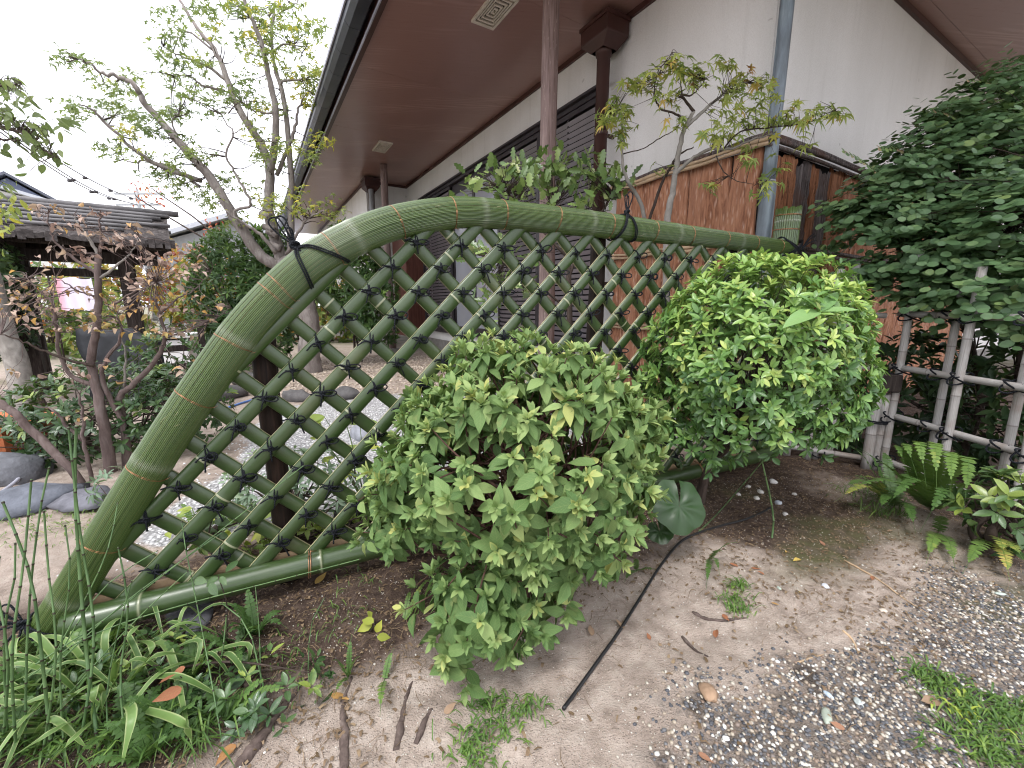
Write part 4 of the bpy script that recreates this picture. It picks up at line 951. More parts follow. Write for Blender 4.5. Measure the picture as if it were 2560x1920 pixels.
# ------------------------------------------------------------------ leaves
def leaf_geo(kind, r):
    """one leaf along +y, face up (+z): vertices, triangles, (u across -1..1, v along)"""
    if kind in ("maple", "maple_s"):
        nl = 7 if kind == "maple" else 5
        angs = np.linspace(-2.2, 2.2, nl) + r.normal(0, 0.04, nl); lens = np.array([0.42, 0.68, 0.9, 1.0, 0.9, 0.68, 0.42]) if nl == 7 else np.array([0.5, 0.85, 1.0, 0.85, 0.5])
        lens = lens * r.uniform(0.9, 1.08, nl); C = np.array([0, 0.12, 0.0]); V = [C]; UV = [(0, 0, 0)]; F = []
        dr = r.uniform(0.15, 0.4)
        def pt(a, l): x, y = l * math.sin(a), l * math.cos(a); return np.array([x * 0.62, 0.12 + y * 0.62, -dr * l * l + 0.04 * math.sin(3 * a)])
        V.append(pt(angs[0] - 0.3, 0.2)); UV.append((0.2, 0.2, 0))
        for i in range(nl):
            a, l = angs[i], lens[i]; w = 0.16
            i0 = len(V) - 1
            V += [pt(a - w, l * 0.55), pt(a, l), pt(a + w, l * 0.55), pt((a + angs[i + 1]) / 2 if i + 1 < nl else a + 0.3, 0.26 if i + 1 < nl else 0.2)]
            UV += [(0.4, l * .55, 0), (0, l, 0), (0.4, l * .55, 0), (0.6, 0.25, 0)]
            F += [(0, i0, i0 + 1), (0, i0 + 1, i0 + 3), (i0 + 1, i0 + 2, i0 + 3), (0, i0 + 3, i0 + 4)]
        return np.array(V), np.array(F), np.array(UV, float)
    P = dict(ovate=([0, .12, .35, .6, .82, 1], [.02, .17, .245, .20, .095, .004]), oval=([0, .12, .38, .7, .9, 1], [.04, .24, .345, .31, .17, .01]),
             lance=([0, .15, .4, .65, .85, 1], [.02, .10, .14, .115, .06, .003]), holly=([0, .12, .25, .38, .5, .62, .74, .87, 1], [.02, .20, .13, .27, .165, .275, .13, .15, .004]),
             dry=([0, .15, .4, .65, .88, 1], [.02, .17, .26, .23, .12, .01]), ellip=([0, .15, .4, .65, .85, 1], [.02, .13, .20, .18, .10, .004]),
             fallen=([0, .12, .35, .6, .82, 1], [.03, .16, .23, .19, .09, .01]), tri=([0, .3, 1], [.02, .22, .004]))[kind]
    ys, ws = np.array(P[0]), np.array(P[1]) * r.uniform(0.88, 1.12)
    if kind in ("ovate", "dry"): ws[1:-1] *= r.uniform(0.85, 1.12, len(ws) - 2)
    curl = dict(ovate=r.uniform(0.1, 0.55), oval=r.uniform(0, 0.2), lance=r.uniform(0.1, 0.4), holly=r.uniform(0, 0.3), dry=r.uniform(0.4, 1.5), ellip=r.uniform(0.05, 0.4), fallen=r.uniform(-0.3, 0.3), tri=0.2)[kind]
    fold = dict(ovate=r.uniform(0.1, 0.45), oval=r.uniform(-0.1, 0.15), lance=0.3, holly=r.uniform(0.1, 0.5), dry=r.uniform(0.4, 1.3), ellip=r.uniform(0.2, 0.5), fallen=r.uniform(-0.2, 0.5), tri=0.3)[kind]
    side = r.normal(0, 0.06)
    V, UV, F = [], [], []
    for i, (y, w) in enumerate(zip(ys, ws)):
        a = curl * y; cy = y if abs(curl) < 1e-3 else math.sin(a) / curl; cz = 0 if abs(curl) < 1e-3 else -(1 - math.cos(a)) / curl
        rip = r.normal(0, 0.012) if kind in ("ovate", "dry", "fallen") else 0
        for u in (-1, 0, 1): 
            V.append([u * w + side * y * y, cy, cz + abs(u) * w * fold + u * rip]); UV.append([u * (w / 0.25 if w > 0.02 else 0.1), y, 0])
    for i in range(len(ys) - 1):
        for j in (0, 1):
            a = i * 3 + j; F += [(a, a + 1, a + 4), (a, a + 4, a + 3)]
    return np.array(V), np.array(F), np.array(UV)
class Leaf:
    def __init__(s, kind, mat, nv=10, seed=1):
        s.kind, s.mat = kind, mat; r = np.random.default_rng(seed); s.geo = [leaf_geo(kind, r) for _ in range(nv)]; s.cache = {}
    def variant(s, k, tint):
        q = (k, int(np.clip(tint, 0, 1) * 11.99))
        if q not in s.cache:
            V, F, UV = s.geo[k]; s.cache[q] = np_mesh("leaf", V, F, s.mat, np.full(len(V), (q[1] + 0.5) / 12), UV)
        return s.cache[q]
def frames(d, n):
    """leaf frames: y along d, z near n"""
    d = d / (np.linalg.norm(d, axis=1)[:, None] + 1e-9); n = n - d * np.sum(d * n, 1)[:, None]; n = n / (np.linalg.norm(n, axis=1)[:, None] + 1e-9)
    return np.stack([np.cross(d, n), d, n], 2)
def foliage(root, leaf, pos, d, n, size, tint, nparts=0, name="foliage", score=None, pname="leaf"):
    """leaves as one mass, the nparts that show largest as single pieces"""
    N = len(pos); R = frames(d, n); k = RNG.integers(0, len(leaf.geo), N); B = org(root); first = np.zeros(N, bool)
    if nparts:
        if score is None:
            dist = np.linalg.norm(pos - CAM, axis=1); score = size / dist
        idx = np.argsort(-score)[:nparts]; first[idx] = True
        for i in idx:
            o_ = link(pname, leaf.variant(int(k[i]), tint[i]), root)
            mt = Matrix((R[i] * size[i]).tolist()).to_4x4(); mt.translation = Vector(pos[i] - B); o_.matrix_local = mt
    rest = np.where(~first)[0]
    if len(rest):
        VV, FF, TT, UU, off = [], [], [], [], 0
        for g in range(len(leaf.geo)):
            sel = rest[k[rest] == g]
            if not len(sel): continue
            V, F, UV = leaf.geo[g]; nv = len(V)
            W = np.einsum('nij,vj->nvi', R[sel] * size[sel][:, None, None], V) + pos[sel][:, None] - B
            VV.append(W.reshape(-1, 3)); FF.append((F[None] + (np.arange(len(sel)) * nv)[:, None, None]).reshape(-1, 3) + off); TT.append(np.repeat(tint[sel], nv)); UU.append(np.tile(UV, (len(sel), 1))); off += nv * len(sel)
        me = np_mesh(name, np.concatenate(VV), np.concatenate(FF), leaf.mat, np.concatenate(TT), np.concatenate(UU))
        o_ = link(name, me, root); tag(o_, kind="stuff"); return o_
def rdir(n):
    v = RNG.normal(size=(n, 3)); return v / np.linalg.norm(v, axis=1)[:, None]
def dome(n, c, rad, zmin=-1.0, lump=0.12, freq=2.2, seed=1.0, shell=0.12):
    """points near the surface of an uneven clipped dome, with outward directions"""
    v = rdir(n * 3); v = v[v[:, 2] > zmin][:n]
    r = 1 + lump * fbm(v[:, 0] * freq + seed, v[:, 1] * freq, v[:, 2] * freq, 3) - shell * np.abs(RNG.normal(size=len(v)))
    rad = np.asarray(rad); p = v * rad * r[:, None]; nn_ = v / rad; nn_ /= np.linalg.norm(nn_, axis=1)[:, None]
    return np.asarray(c) + p, nn_
def whorl(tips, axes, nl, tilt=(0.9, 1.3), size=(0.03, 0.045), tb=0.5, tv=0.15, up=0.3, spread=0.01):
    """nl leaves radiating from every twig tip"""
    T = np.repeat(tips, nl, 0); A = np.repeat(axes, nl, 0); N = len(T)
    ref = np.where(np.abs(A[:, 2:3]) < 0.9, np.array([[0, 0, 1.0]]), np.array([[1.0, 0, 0]])); U = np.cross(A, ref); U /= np.linalg.norm(U, axis=1)[:, None]; Wv = np.cross(A, U)
    ph = np.tile(np.arange(nl) / nl * 2 * math.pi, len(tips)) + np.repeat(RNG.random(len(tips)) * 6.28, nl) + RNG.normal(0, 0.25, N)
    tl = RNG.uniform(*tilt, N); rad = U * np.cos(ph)[:, None] + Wv * np.sin(ph)[:, None]
    d = A * np.cos(tl)[:, None] + rad * np.sin(tl)[:, None]; d[:, 2] += RNG.normal(0, 0.12, N)
    n = A * np.sin(tl)[:, None] - rad * np.cos(tl)[:, None]; n[:, 2] += up
    sz = RNG.uniform(*size, N); base = np.repeat(RNG.normal(0, tv, len(tips)), nl)
    return [T + d * 0.004 + A * (RNG.random((N, 1)) - 0.7) * spread, d, n, sz, np.clip(tb + base + RNG.normal(0, 0.08, N), 0, 1)]
def cat(*ws): return [np.concatenate(x) for x in zip(*ws)]
def twigs(root, base, tips, mat, r0=0.006, r1=0.0012, n=60, sag=0.15, name="twigs", forks=None, k=5):
    """a branch from inside the bush to each of n tips, joined into one piece"""
    mb = MB(); idx = RNG.permutation(len(tips))[:n]
    for i in idx:
        b = np.asarray(forks[RNG.integers(len(forks))] if forks is not None else base, float) + RNG.normal(0, 0.01, 3); t = tips[i]; mid = b * 0.45 + t * 0.55 + RNG.normal(0, 0.03, 3) + np.array([0, 0, sag * np.linalg.norm(t - b) * 0.4])
        P = catmull([b, mid, t], 5); mb.tube(P, np.linspace(r0, r1, len(P)), k, cap=False)
    return part(name, mb, mat, root, kind="stuff")
def near_twigs(root, pos, bp, mat, dmax, r0, r1, step=1):
    mb = MB()
    for p in pos[::step]:
        b = bp[np.argmin(np.sum((bp - p) ** 2, 1))]
        if np.linalg.norm(p - b) < dmax: mb.tube(catmull([b, (b + p) / 2 + RNG.normal(0, .008, 3), p], 3), np.linspace(r0, r1, 7), 4, cap=False)
    return part("twigs", mb, mat, root, kind="stuff")
def limb(root, P, r, mat, name="branch", k=8, n=6, wob=0.0, cap=True, label=None):
    Q = catmull(np.asarray(P, float), n)
    if wob: Q = Q + RNG.normal(0, wob, Q.shape) * np.linspace(0.3, 1, len(Q))[:, None]
    R = np.interp(np.linspace(0, 1, len(Q)), np.linspace(0, 1, len(r)), r)
    mb = MB(); mb.tube(Q, R, k, jit=0.10, cap=cap); part(name, mb, mat, root, True, label); return Q

L_az = Leaf("ovate", M["lf_azalea"], 14, 2); L_azs = Leaf("ellip", M["lf_azalea"], 6, 3); L_gl = Leaf("ellip", M["lf_glossy"], 10, 4); L_ov = Leaf("oval", M["lf_oval"], 8, 5)
L_ho = Leaf("holly", M["lf_holly"], 8, 6); L_ma = Leaf("maple", M["lf_maple"], 10, 7); L_tr = Leaf("maple_s", M["lf_tree"], 8, 8); L_dr = Leaf("dry", M["lf_dry"], 12, 9)
L_ca = Leaf("ellip", M["lf_camellia"], 8, 10); L_he = Leaf("lance", M["lf_hedge"], 6, 11); L_dk = Leaf("ellip", M["lf_dark"], 6, 12); L_au = Leaf("tri", M["lf_autumn"], 5, 13)
L_bl = Leaf("lance", M["lf_blue"], 6, 14); L_sa = Leaf("lance", M["lf_sasa"], 4, 15); L_ye = Leaf("ovate", M["lf_yel"], 6, 16); L_fa = Leaf("fallen", M["lf_fallen"], 10, 17); L_tl = Leaf("ellip", M["lf_tree"], 6, 18)
L_hs = Leaf("tri", M["lf_hedge"], 5, 19)

# ------------------------------------------------------------------ matte-leaved shrub in front of the fence
g0 = np.array([0.10, 1.26, float(gh(0.10, 1.26))])
sh = thing("broadleaf_shrub", "pale green matte-leaved shrub in front of the bamboo lattice", "shrub", tuple(g0))
stems = []
for k in range(9):
    a = k / 9 * 6.28 + RNG.normal(0, 0.3); b = g0 + np.array([0.05 * math.cos(a), 0.05 * math.sin(a), -0.01]); r_ = RNG.uniform(0.10, 0.26); h = RNG.uniform(0.38, 0.62)
    P = [b, b + np.array([0.4 * r_ * math.cos(a), 0.4 * r_ * math.sin(a), h * 0.45]) + RNG.normal(0, 0.015, 3), g0 + np.array([r_ * math.cos(a), r_ * math.sin(a), h])]
    stems.append(limb(sh, P, [0.011, 0.008, 0.005], M["redtwig"], "stem", 7, 5, 0.003))
forks = np.concatenate([q[5:] for q in stems])
c1 = np.array([0.025, 1.27, 0.52])
tA, aA = dome(500, c1, (0.46, 0.40, 0.375), -0.50, 0.13, 2.0, 3.3, 0.10)
tB, aB = dome(56, np.array([-0.11, 0.99, 0.19]), (0.18, 0.14, 0.17), -0.7, 0.2, 3, 5.0, 0.2)       # skirts hanging to the ground
tC, aC = dome(16, np.array([0.16, 1.08, 0.24]), (0.15, 0.12, 0.14), -0.6, 0.2, 3, 8.0, 0.2)
tD, aD = dome(24, np.array([-0.34, 1.22, 0.36]), (0.14, 0.16, 0.20), -0.6, 0.2, 3, 9.0, 0.2)
tE, aE = dome(34, np.array([0.03, 1.06, 0.25]), (0.16, 0.12, 0.20), -0.7, 0.2, 3, 15.0, 0.2)
tips = np.concatenate([tA, tB, tC, tD, tE]); axs = np.concatenate([aA, aB, aC, aD, aE]); axs[:, 2] += 0.35; axs /= np.linalg.norm(axs, axis=1)[:, None]
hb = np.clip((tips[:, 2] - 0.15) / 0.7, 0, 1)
big = whorl(tips - axs * 0.02, axs, 6, (1.15, 2.0), (0.036, 0.074), 0.44, 0.13, 0.5, 0.05)
big[1][:, 2] -= 0.55                                          # old leaves droop
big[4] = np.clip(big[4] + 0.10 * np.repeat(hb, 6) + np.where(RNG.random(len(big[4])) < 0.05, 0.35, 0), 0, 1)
sm = whorl(tips, axs, 9, (0.25, 1.0), (0.018, 0.040), 0.62, 0.12, 0.3, 0.012)
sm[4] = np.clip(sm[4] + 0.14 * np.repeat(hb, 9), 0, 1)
n0 = len(big[0])
foliage(sh, L_az, *[x for x in big], nparts=300)
foliage(sh, L_azs, *[x for x in sm], name="young_shoots")
twigs(sh, g0, tips, M["redtwig"], 0.005, 0.0014, 190, 0.1, forks=forks)

# ------------------------------------------------------------------ glossy clipped shrub
g1 = np.array([0.95, 1.98, float(gh(0.95, 1.98))])
gs = thing("glossy_shrub", "rounded bright green glossy shrub at the right end of the bamboo fence", "shrub", tuple(g1))
Q = limb(gs, [g1 - [0, 0, 0.02], g1 + [0.01, -0.02, 0.15], g1 + [0.07, -0.08, 0.36], g1 + [0.12, -0.12, 0.55]], [0.026, 0.021, 0.017, 0.010], M["darktwig"], "trunk", 10, 6, 0.002)
for k in range(8):
    a = k / 8 * 6.28; e_ = np.array([1.10, 1.80, 0.75]) + np.array([0.30 * math.cos(a), 0.24 * math.sin(a), RNG.uniform(-0.2, 0.2)])
    limb(gs, [Q[8 + k % 6], (Q[10] + e_) / 2 + RNG.normal(0, 0.03, 3), e_], [0.010, 0.007, 0.004], M["darktwig"], "branch", 6, 5, 0.003)
c2 = np.array([1.045, 1.80, 0.745])
tA, aA = dome(1000, c2, (0.455, 0.37, 0.475), -0.70, 0.09, 2.4, 12.0, 0.06)
tI, aI = dome(420, c2, (0.37, 0.29, 0.39), -0.75, 0.1, 2.4, 2.0, 0.1)
tB, aB = dome(40, np.array([0.80, 1.77, 0.40]), (0.20, 0.16, 0.20), -0.8, 0.2, 3, 5.0, 0.25)
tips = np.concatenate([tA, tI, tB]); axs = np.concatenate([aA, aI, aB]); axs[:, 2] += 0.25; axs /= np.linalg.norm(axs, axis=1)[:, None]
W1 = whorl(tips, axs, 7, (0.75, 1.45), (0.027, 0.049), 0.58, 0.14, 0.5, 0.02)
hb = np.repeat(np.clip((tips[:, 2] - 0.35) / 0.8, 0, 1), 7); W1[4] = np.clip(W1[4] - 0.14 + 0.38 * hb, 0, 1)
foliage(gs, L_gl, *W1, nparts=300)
twigs(gs, c2, tips, M["darktwig"], 0.0035, 0.001, 120, 0.1, forks=Q[10:])
spr = thing("lance_leaf_sprig", "pale green lance-leaved sprig poking out of the glossy shrub", "plant", tuple(at_y(2060, 790, 1.5)))
B0 = at_y(2050, 778, 1.47); base = B0 - np.array([0.10, -0.05, 0.30])
limb(spr, [base, base + [0.05, -0.01, 0.18], B0], [0.0025, 0.002, 0.0012], M["stem_green"], "stem", 5, 5)
ends = [(1950, 800), (2000, 725), (2075, 765), (2062, 815), (2150, 770), (2105, 722), (2030, 740)]
pp = np.array([B0] * len(ends)); dd = np.array([at_y(*e_, 1.47 + 0.05 * RNG.normal()) - B0 for e_ in ends]); sz = np.linalg.norm(dd, axis=1) * 1.0
foliage(spr, L_sa, pp, dd, np.tile([0.1, -0.5, 0.9], (len(ends), 1)), sz, RNG.uniform(0.3, 0.9, len(ends)), nparts=len(ends))

# ------------------------------------------------------------------ climber with oval leaves over the trellis
g2 = np.array([2.75, 2.45, 0.0])
cl = thing("oval_leaf_climber", "dense dark green oval-leaved climber spilling over the grey trellis", "shrub", tuple(g2))
stq = [limb(cl, [g2 + [0.1 * k, -0.15 * k, -0.02], g2 + [0.04 + 0.1 * k, -0.1 * k, 0.5], g2 + [0.15 * k - 0.1, -0.2 * k + 0.1, 1.0], g2 + [0.1 * k - 0.15, -0.25 * k + 0.2, 1.4]], [0.022, 0.018, 0.012, 0.006], M["darktwig"], "stem", 8, 6, 0.006) for k in range(4)]
NT = 520
cc0 = [((2.72, 2.60, 1.24), (0.58, 0.46, 0.40), 330, 3.0), ((2.58, 2.15, 1.12), (0.38, 0.50, 0.32), 260, 7.0), ((2.95, 2.45, 1.55), (0.60, 0.50, 0.36), 260, 5.0), ((2.30, 2.56, 1.13), (0.32, 0.24, 0.28), 110, 11.0), ((2.62, 1.80, 1.08), (0.30, 0.45, 0.28), 160, 13.0), ((2.75, 1.75, 1.35), (0.35, 0.5, 0.35), 140, 17.0), ((3.2, 2.9, 1.7), (0.6, 0.5, 0.4), 150, 19.0)]
cc = [(tuple(at_y(x, y, Y)), (r, r * 1.1, r * .9), int(n), 3.0 + k) for k, (x, y, Y, r, n) in enumerate(((2150, 520, 2.68, .12, 40), (2240, 440, 2.72, .16, 70), (2360, 350, 2.8, .20, 90), (2470, 280, 2.85, .22, 100), (2195, 565, 2.65, .19, 80), (2320, 490, 2.75, .28, 150), (2450, 420, 2.75, .33, 190), (2570, 350, 2.9, .40, 190), (2440, 600, 2.5, .33, 190), (2290, 650, 2.5, .22, 110), (2560, 600, 2.25, .36, 190), (2500, 740, 2.15, .22, 100), (2370, 740, 2.35, .19, 90), (2170, 690, 2.62, .11, 36), (2680, 480, 2.5, .5, 170), (2560, 260, 3.0, .28, 80)))]
T_, A_ = [], []
for c_, r_, n_, sd_ in cc:
    t, a = dome(n_, c_, r_, -0.8, 0.22, 2.0, sd_, 0.18); T_.append(t); A_.append(a)
T_, A_ = np.concatenate(T_), np.concatenate(A_); pos, dd, nn2, sz, tn = [], [], [], [], []
for t, a in zip(T_, A_):                                       # sprays: small leaves in two rows along a drooping twig
    ax = unit(a * [1, 1, 0.4] + RNG.normal(0, 0.35, 3) + [-0.25, -0.25, -0.05]); L = RNG.uniform(0.13, 0.25); nL = int(L / 0.024); sd = unit(np.cross(ax, [0, 0, 1])); b = RNG.normal(0, 0.10)
    for q in range(nL):
        f = q / nL; p = t + ax * (f - 0.3) * L - np.array([0, 0, 0.04 * f * f * L]); s_ = 1 if q % 2 else -1
        pos.append(p); dd.append(sd * s_ + ax * 0.45 + RNG.normal(0, 0.12, 3)); nn2.append(np.array([-0.25, -0.45, 0.7]) + RNG.normal(0, 0.28, 3) + a * 0.6); sz.append(RNG.uniform(0.046, 0.068) * (1 - 0.3 * f)); tn.append(0.46 + b + RNG.normal(0, 0.12) + (0.28 if RNG.random() < 0.03 else 0))
foliage(cl, L_ov, np.array(pos), np.array(dd), np.array(nn2), np.array(sz), np.clip(np.array(tn), 0, 0.9), nparts=300)
twigs(cl, g2, T_, M["darktwig"], 0.004, 0.001, 200, 0.15, forks=np.concatenate([q[8:] for q in stq]))
pos, dd, nn2, sz, tn = [], [], [], [], []
for (a, b, y) in (((2230, 470), (2110, 378), 2.6), ((2310, 400), (2200, 370), 2.65), ((2420, 320), (2330, 275), 2.7), ((2510, 230), (2420, 200), 2.8), ((2530, 260), (2450, 255), 2.8)):   # reddish new shoots against the wall
    P0, P1 = at_y(*a, y), at_y(*b, y); Q = limb(cl, [P0, (P0 + P1) / 2 + [0, 0, 0.02], P1], [0.002, 0.0015, 0.0008], M["redtwig"], "shoot", 4, 6)
    for q in Q[2:]:
        for s_ in (-1, 1): pos.append(q); dd.append(unit(P1 - P0) * 0.5 + s_ * np.array([0.1, 0.6, 0.7])); nn2.append([0.3, -0.6, 0.6]); sz.append(RNG.uniform(0.024, 0.040)); tn.append(RNG.choice([0.97, 0.9, 0.6, 0.5]))
foliage(cl, L_ov, np.array(pos), np.array(dd), np.array(nn2), np.array(sz), np.array(tn), name="young_leaves")

# ------------------------------------------------------------------ pine behind the climber
pb = np.array([4.3, 3.3, 0.0]); pine = thing("pine_tree", "bright green pine top showing above the climber below the brown eaves", "tree", tuple(pb))
tq = limb(pine, [pb, pb + [0.05, 0, 1.2], pb + [-0.1, -0.05, 2.3]], [0.07, 0.06, 0.03], M["darktwig"], "trunk", 8, 6)
t, a = dome(90, pb + np.array([-0.25, 0.0, 2.05]), (0.75, 0.6, 0.42), -0.6, 0.2, 2, 3.0, 0.2); V, F, T = [], [], []
for p, ax in zip(t, a):
    ax = unit(ax + [0, 0, 0.7]); b = RNG.uniform(0.2, 0.9)
    for q in range(34):
        d = unit(ax + rdir(1)[0] * 0.75); l = RNG.uniform(0.08, 0.13); sd = unit(np.cross(d, [0.3, 0.5, 0.8])) * 0.0016; p0 = p + ax * RNG.uniform(0, 0.05)
        n = len(V); V += [p0 - sd, p0 + sd, p0 + d * l]; F.append((n, n + 1, n + 2)); T += [b] * 3
link("needles", np_mesh("needles", np.array(V) - pb, np.array(F), M["lf_pine"], np.array(T), np.zeros((len(V), 3))), pine)["kind"] = "stuff"
twigs(pine, pb, t, M["darktwig"], 0.010, 0.003, 50, 0.1, forks=tq[6:])

# ------------------------------------------------------------------ maple sapling and holly-like shrub behind the fence
def poly(pts, Y): return [at_y(x, y, Yq) for (x, y), Yq in zip(pts, Y if hasattr(Y, "__len__") else [Y] * len(pts))]
sb = np.array([1.12, 2.80, 0.0]); sap = thing("maple_sapling", "yellow-green maple sapling with grey forked trunk in front of the white wall", "tree", tuple(sb))
S_ = [([(1660, 1000), (1665, 760), (1668, 560), (1683, 470), (1697, 380), (1712, 320), (1735, 280)], [2.8, 2.8, 2.78, 2.78, 2.76, 2.74, 2.72], [.026, .024, .021, .018, .015, .012, .010]),
      ([(1683, 440), (1720, 405), (1770, 375), (1830, 370), (1880, 350), (1940, 330)], [2.78, 2.72, 2.66, 2.6, 2.56, 2.52], [.013, .011, .009, .007, .005, .003]),
      ([(1712, 320), (1745, 290), (1790, 250), (1830, 215), (1870, 205)], [2.74, 2.74, 2.78, 2.84, 2.88], [.011, .010, .008, .005, .003]),
      ([(1735, 280), (1712, 250), (1700, 240), (1735, 235), (1760, 200)], [2.72, 2.68, 2.64, 2.62, 2.6], [.009, .007, .006, .004, .002]),
      ([(1712, 300), (1690, 285), (1650, 270), (1635, 225), (1655, 165), (1680, 130)], [2.74, 2.7, 2.68, 2.66, 2.66, 2.66], [.008, .006, .005, .004, .003, .0015]),
      ([(1620, 560), (1650, 470), (1675, 420), (1700, 385), (1735, 370)], [2.9, 2.86, 2.84, 2.82, 2.8], [.010, .009, .008, .006, .003]),
      ([(1615, 560), (1598, 500), (1570, 455), (1555, 400), (1558, 340), (1550, 290), (1530, 270)], [2.95, 2.92, 2.9, 2.88, 2.86, 2.84, 2.82], [.014, .013, .011, .008, .006, .004, .002]),
      ([(1556, 385), (1610, 370), (1650, 345), (1690, 325)], [2.88, 2.84, 2.8, 2.76], [.004, .003, .003, .002]),
      ([(1810, 370), (1850, 330), (1920, 320), (2000, 310), (2060, 295), (2095, 270)], [2.6, 2.56, 2.5, 2.46, 2.44, 2.42], [.005, .004, .0035, .003, .002, .001]),
      ([(1790, 390), (1810, 430), (1850, 455), (1900, 460)], [2.64, 2.6, 2.56, 2.52], [.004, .003, .002, .001])]
sq = [limb(sap, poly(p, y), r, M["saptrunk"] if k in (0, 1, 2, 6) else M["darktwig"], "trunk" if k == 0 else "branch", 9, 6, 0.003) for k, (p, y, r) in enumerate(S_)]
CL = [(1545, 270, 34, 45, 2.8), (1580, 210, 30, 26, 2.78), (1640, 190, 40, 34, 2.7), (1690, 160, 34, 30, 2.66), (1660, 240, 40, 24, 2.7), (1740, 190, 40, 34, 2.66), (1800, 165, 36, 14, 2.75), (1840, 215, 45, 28, 2.8), (1900, 200, 45, 24, 2.85), (1830, 260, 50, 24, 2.68), (1900, 250, 40, 22, 2.7), (1560, 330, 36, 22, 2.85), (1690, 310, 26, 14, 2.7), (1800, 330, 46, 26, 2.6), (1880, 300, 46, 24, 2.56), (1950, 295, 46, 24, 2.5), (2030, 285, 44, 24, 2.45), (2085, 275, 34, 18, 2.42), (1650, 410, 26, 6, 2.8), (1775, 460, 24, 9, 2.6), (1900, 465, 40, 16, 2.5), (1960, 420, 30, 7, 2.5), (1520, 300, 26, 16, 2.8), (1870, 390, 40, 12, 2.55), (2010, 350, 30, 7, 2.45)]
pos, tn = [], []
for x, y, r_, n_, Y in CL:
    for q in range(int(n_ * 0.85)): pos.append(at_y(x + RNG.normal(0, r_ * 0.55), y + RNG.normal(0, r_ * 0.42), Y + RNG.normal(0, 0.07))); tn.append(0.62 + 0.15 * RNG.normal() + (0.3 if RNG.random() < 0.10 else 0))
pos = np.array(pos); N = len(pos); dd = rdir(N) * [1, 1, 0.4] + [0, -0.3, -0.35]; nn2 = RNG.normal(0, 0.4, (N, 3)) + [0, -0.25, 1.0]
foliage(sap, L_ma, pos, dd, nn2, RNG.uniform(0.075, 0.115, N), np.clip(tn, 0, 1), nparts=300)
near_twigs(sap, pos, np.concatenate([q[8:] for q in sq]), M["darktwig"], .16, .0018, .0007)

hb_ = np.array([0.55, 3.0, 0.0]); hol = thing("holly_leaf_shrub", "spiny-leaved evergreen shrub rising behind the top of the curved bamboo fence", "shrub", tuple(hb_))
hq = [limb(hol, poly([(1440, 1000), (1425, 800), (1420, 660), (1400, 560), (1380, 520)], [2.9, 2.9, 2.9, 2.95, 3.0]), [.022, .020, .016, .012, .007], M["darktwig"], "trunk", 8, 6, 0.004),
      limb(hol, poly([(1420, 700), (1460, 590), (1510, 520), (1540, 470)], [2.9, 2.9, 2.95, 3.0]), [.012, .010, .007, .004], M["darktwig"], "branch", 7, 6, 0.004), limb(hol, poly([(1415, 640), (1340, 560), (1290, 500), (1250, 470)], [2.9, 2.92, 2.95, 3.0]), [.010, .008, .006, .003], M["darktwig"], "branch", 7, 6, 0.004),
      limb(hol, poly([(1425, 780), (1330, 700), (1260, 660), (1230, 640)], [2.9, 2.86, 2.84, 2.8]), [.008, .006, .005, .003], M["darktwig"], "branch", 7, 6, 0.004)]
CL = [(1170, 475, 30, 10, 3.0), (1225, 455, 40, 26, 3.0), (1290, 440, 46, 34, 3.0), (1360, 420, 50, 40, 3.05), (1430, 425, 50, 40, 3.05), (1490, 440, 46, 34, 3.0), (1540, 470, 40, 26, 2.95), (1300, 490, 50, 22, 2.95), (1400, 480, 60, 26, 2.95), (1480, 500, 50, 18, 2.9), (1200, 640, 34, 14, 2.8), (1240, 690, 44, 18, 2.8), (1190, 740, 40, 14, 2.8), (1260, 620, 40, 14, 2.85), (1300, 720, 40, 12, 2.8), (1210, 800, 30, 8, 2.8), (1345, 640, 40, 9, 2.85)]
pos, tn = [], []
for x, y, r_, n_, Y in CL:
    for q in range(int(n_ * 1.3)): pos.append(at_y(x + RNG.normal(0, r_ * 0.6), y + RNG.normal(0, r_ * 0.5), Y + RNG.normal(0, 0.10))); tn.append(0.55 + 0.2 * RNG.normal())
pos = np.array(pos); N = len(pos); dd = rdir(N) + [0, -0.2, 0.45]; nn2 = RNG.normal(0, 0.6, (N, 3)) + [0, -0.5, 0.6]
foliage(hol, L_ho, pos, dd, nn2, RNG.uniform(0.06, 0.10, N), np.clip(tn, 0, 1), nparts=300)
near_twigs(hol, pos, np.concatenate([q[8:] for q in hq]), M["darktwig"], .28, .003, .001)
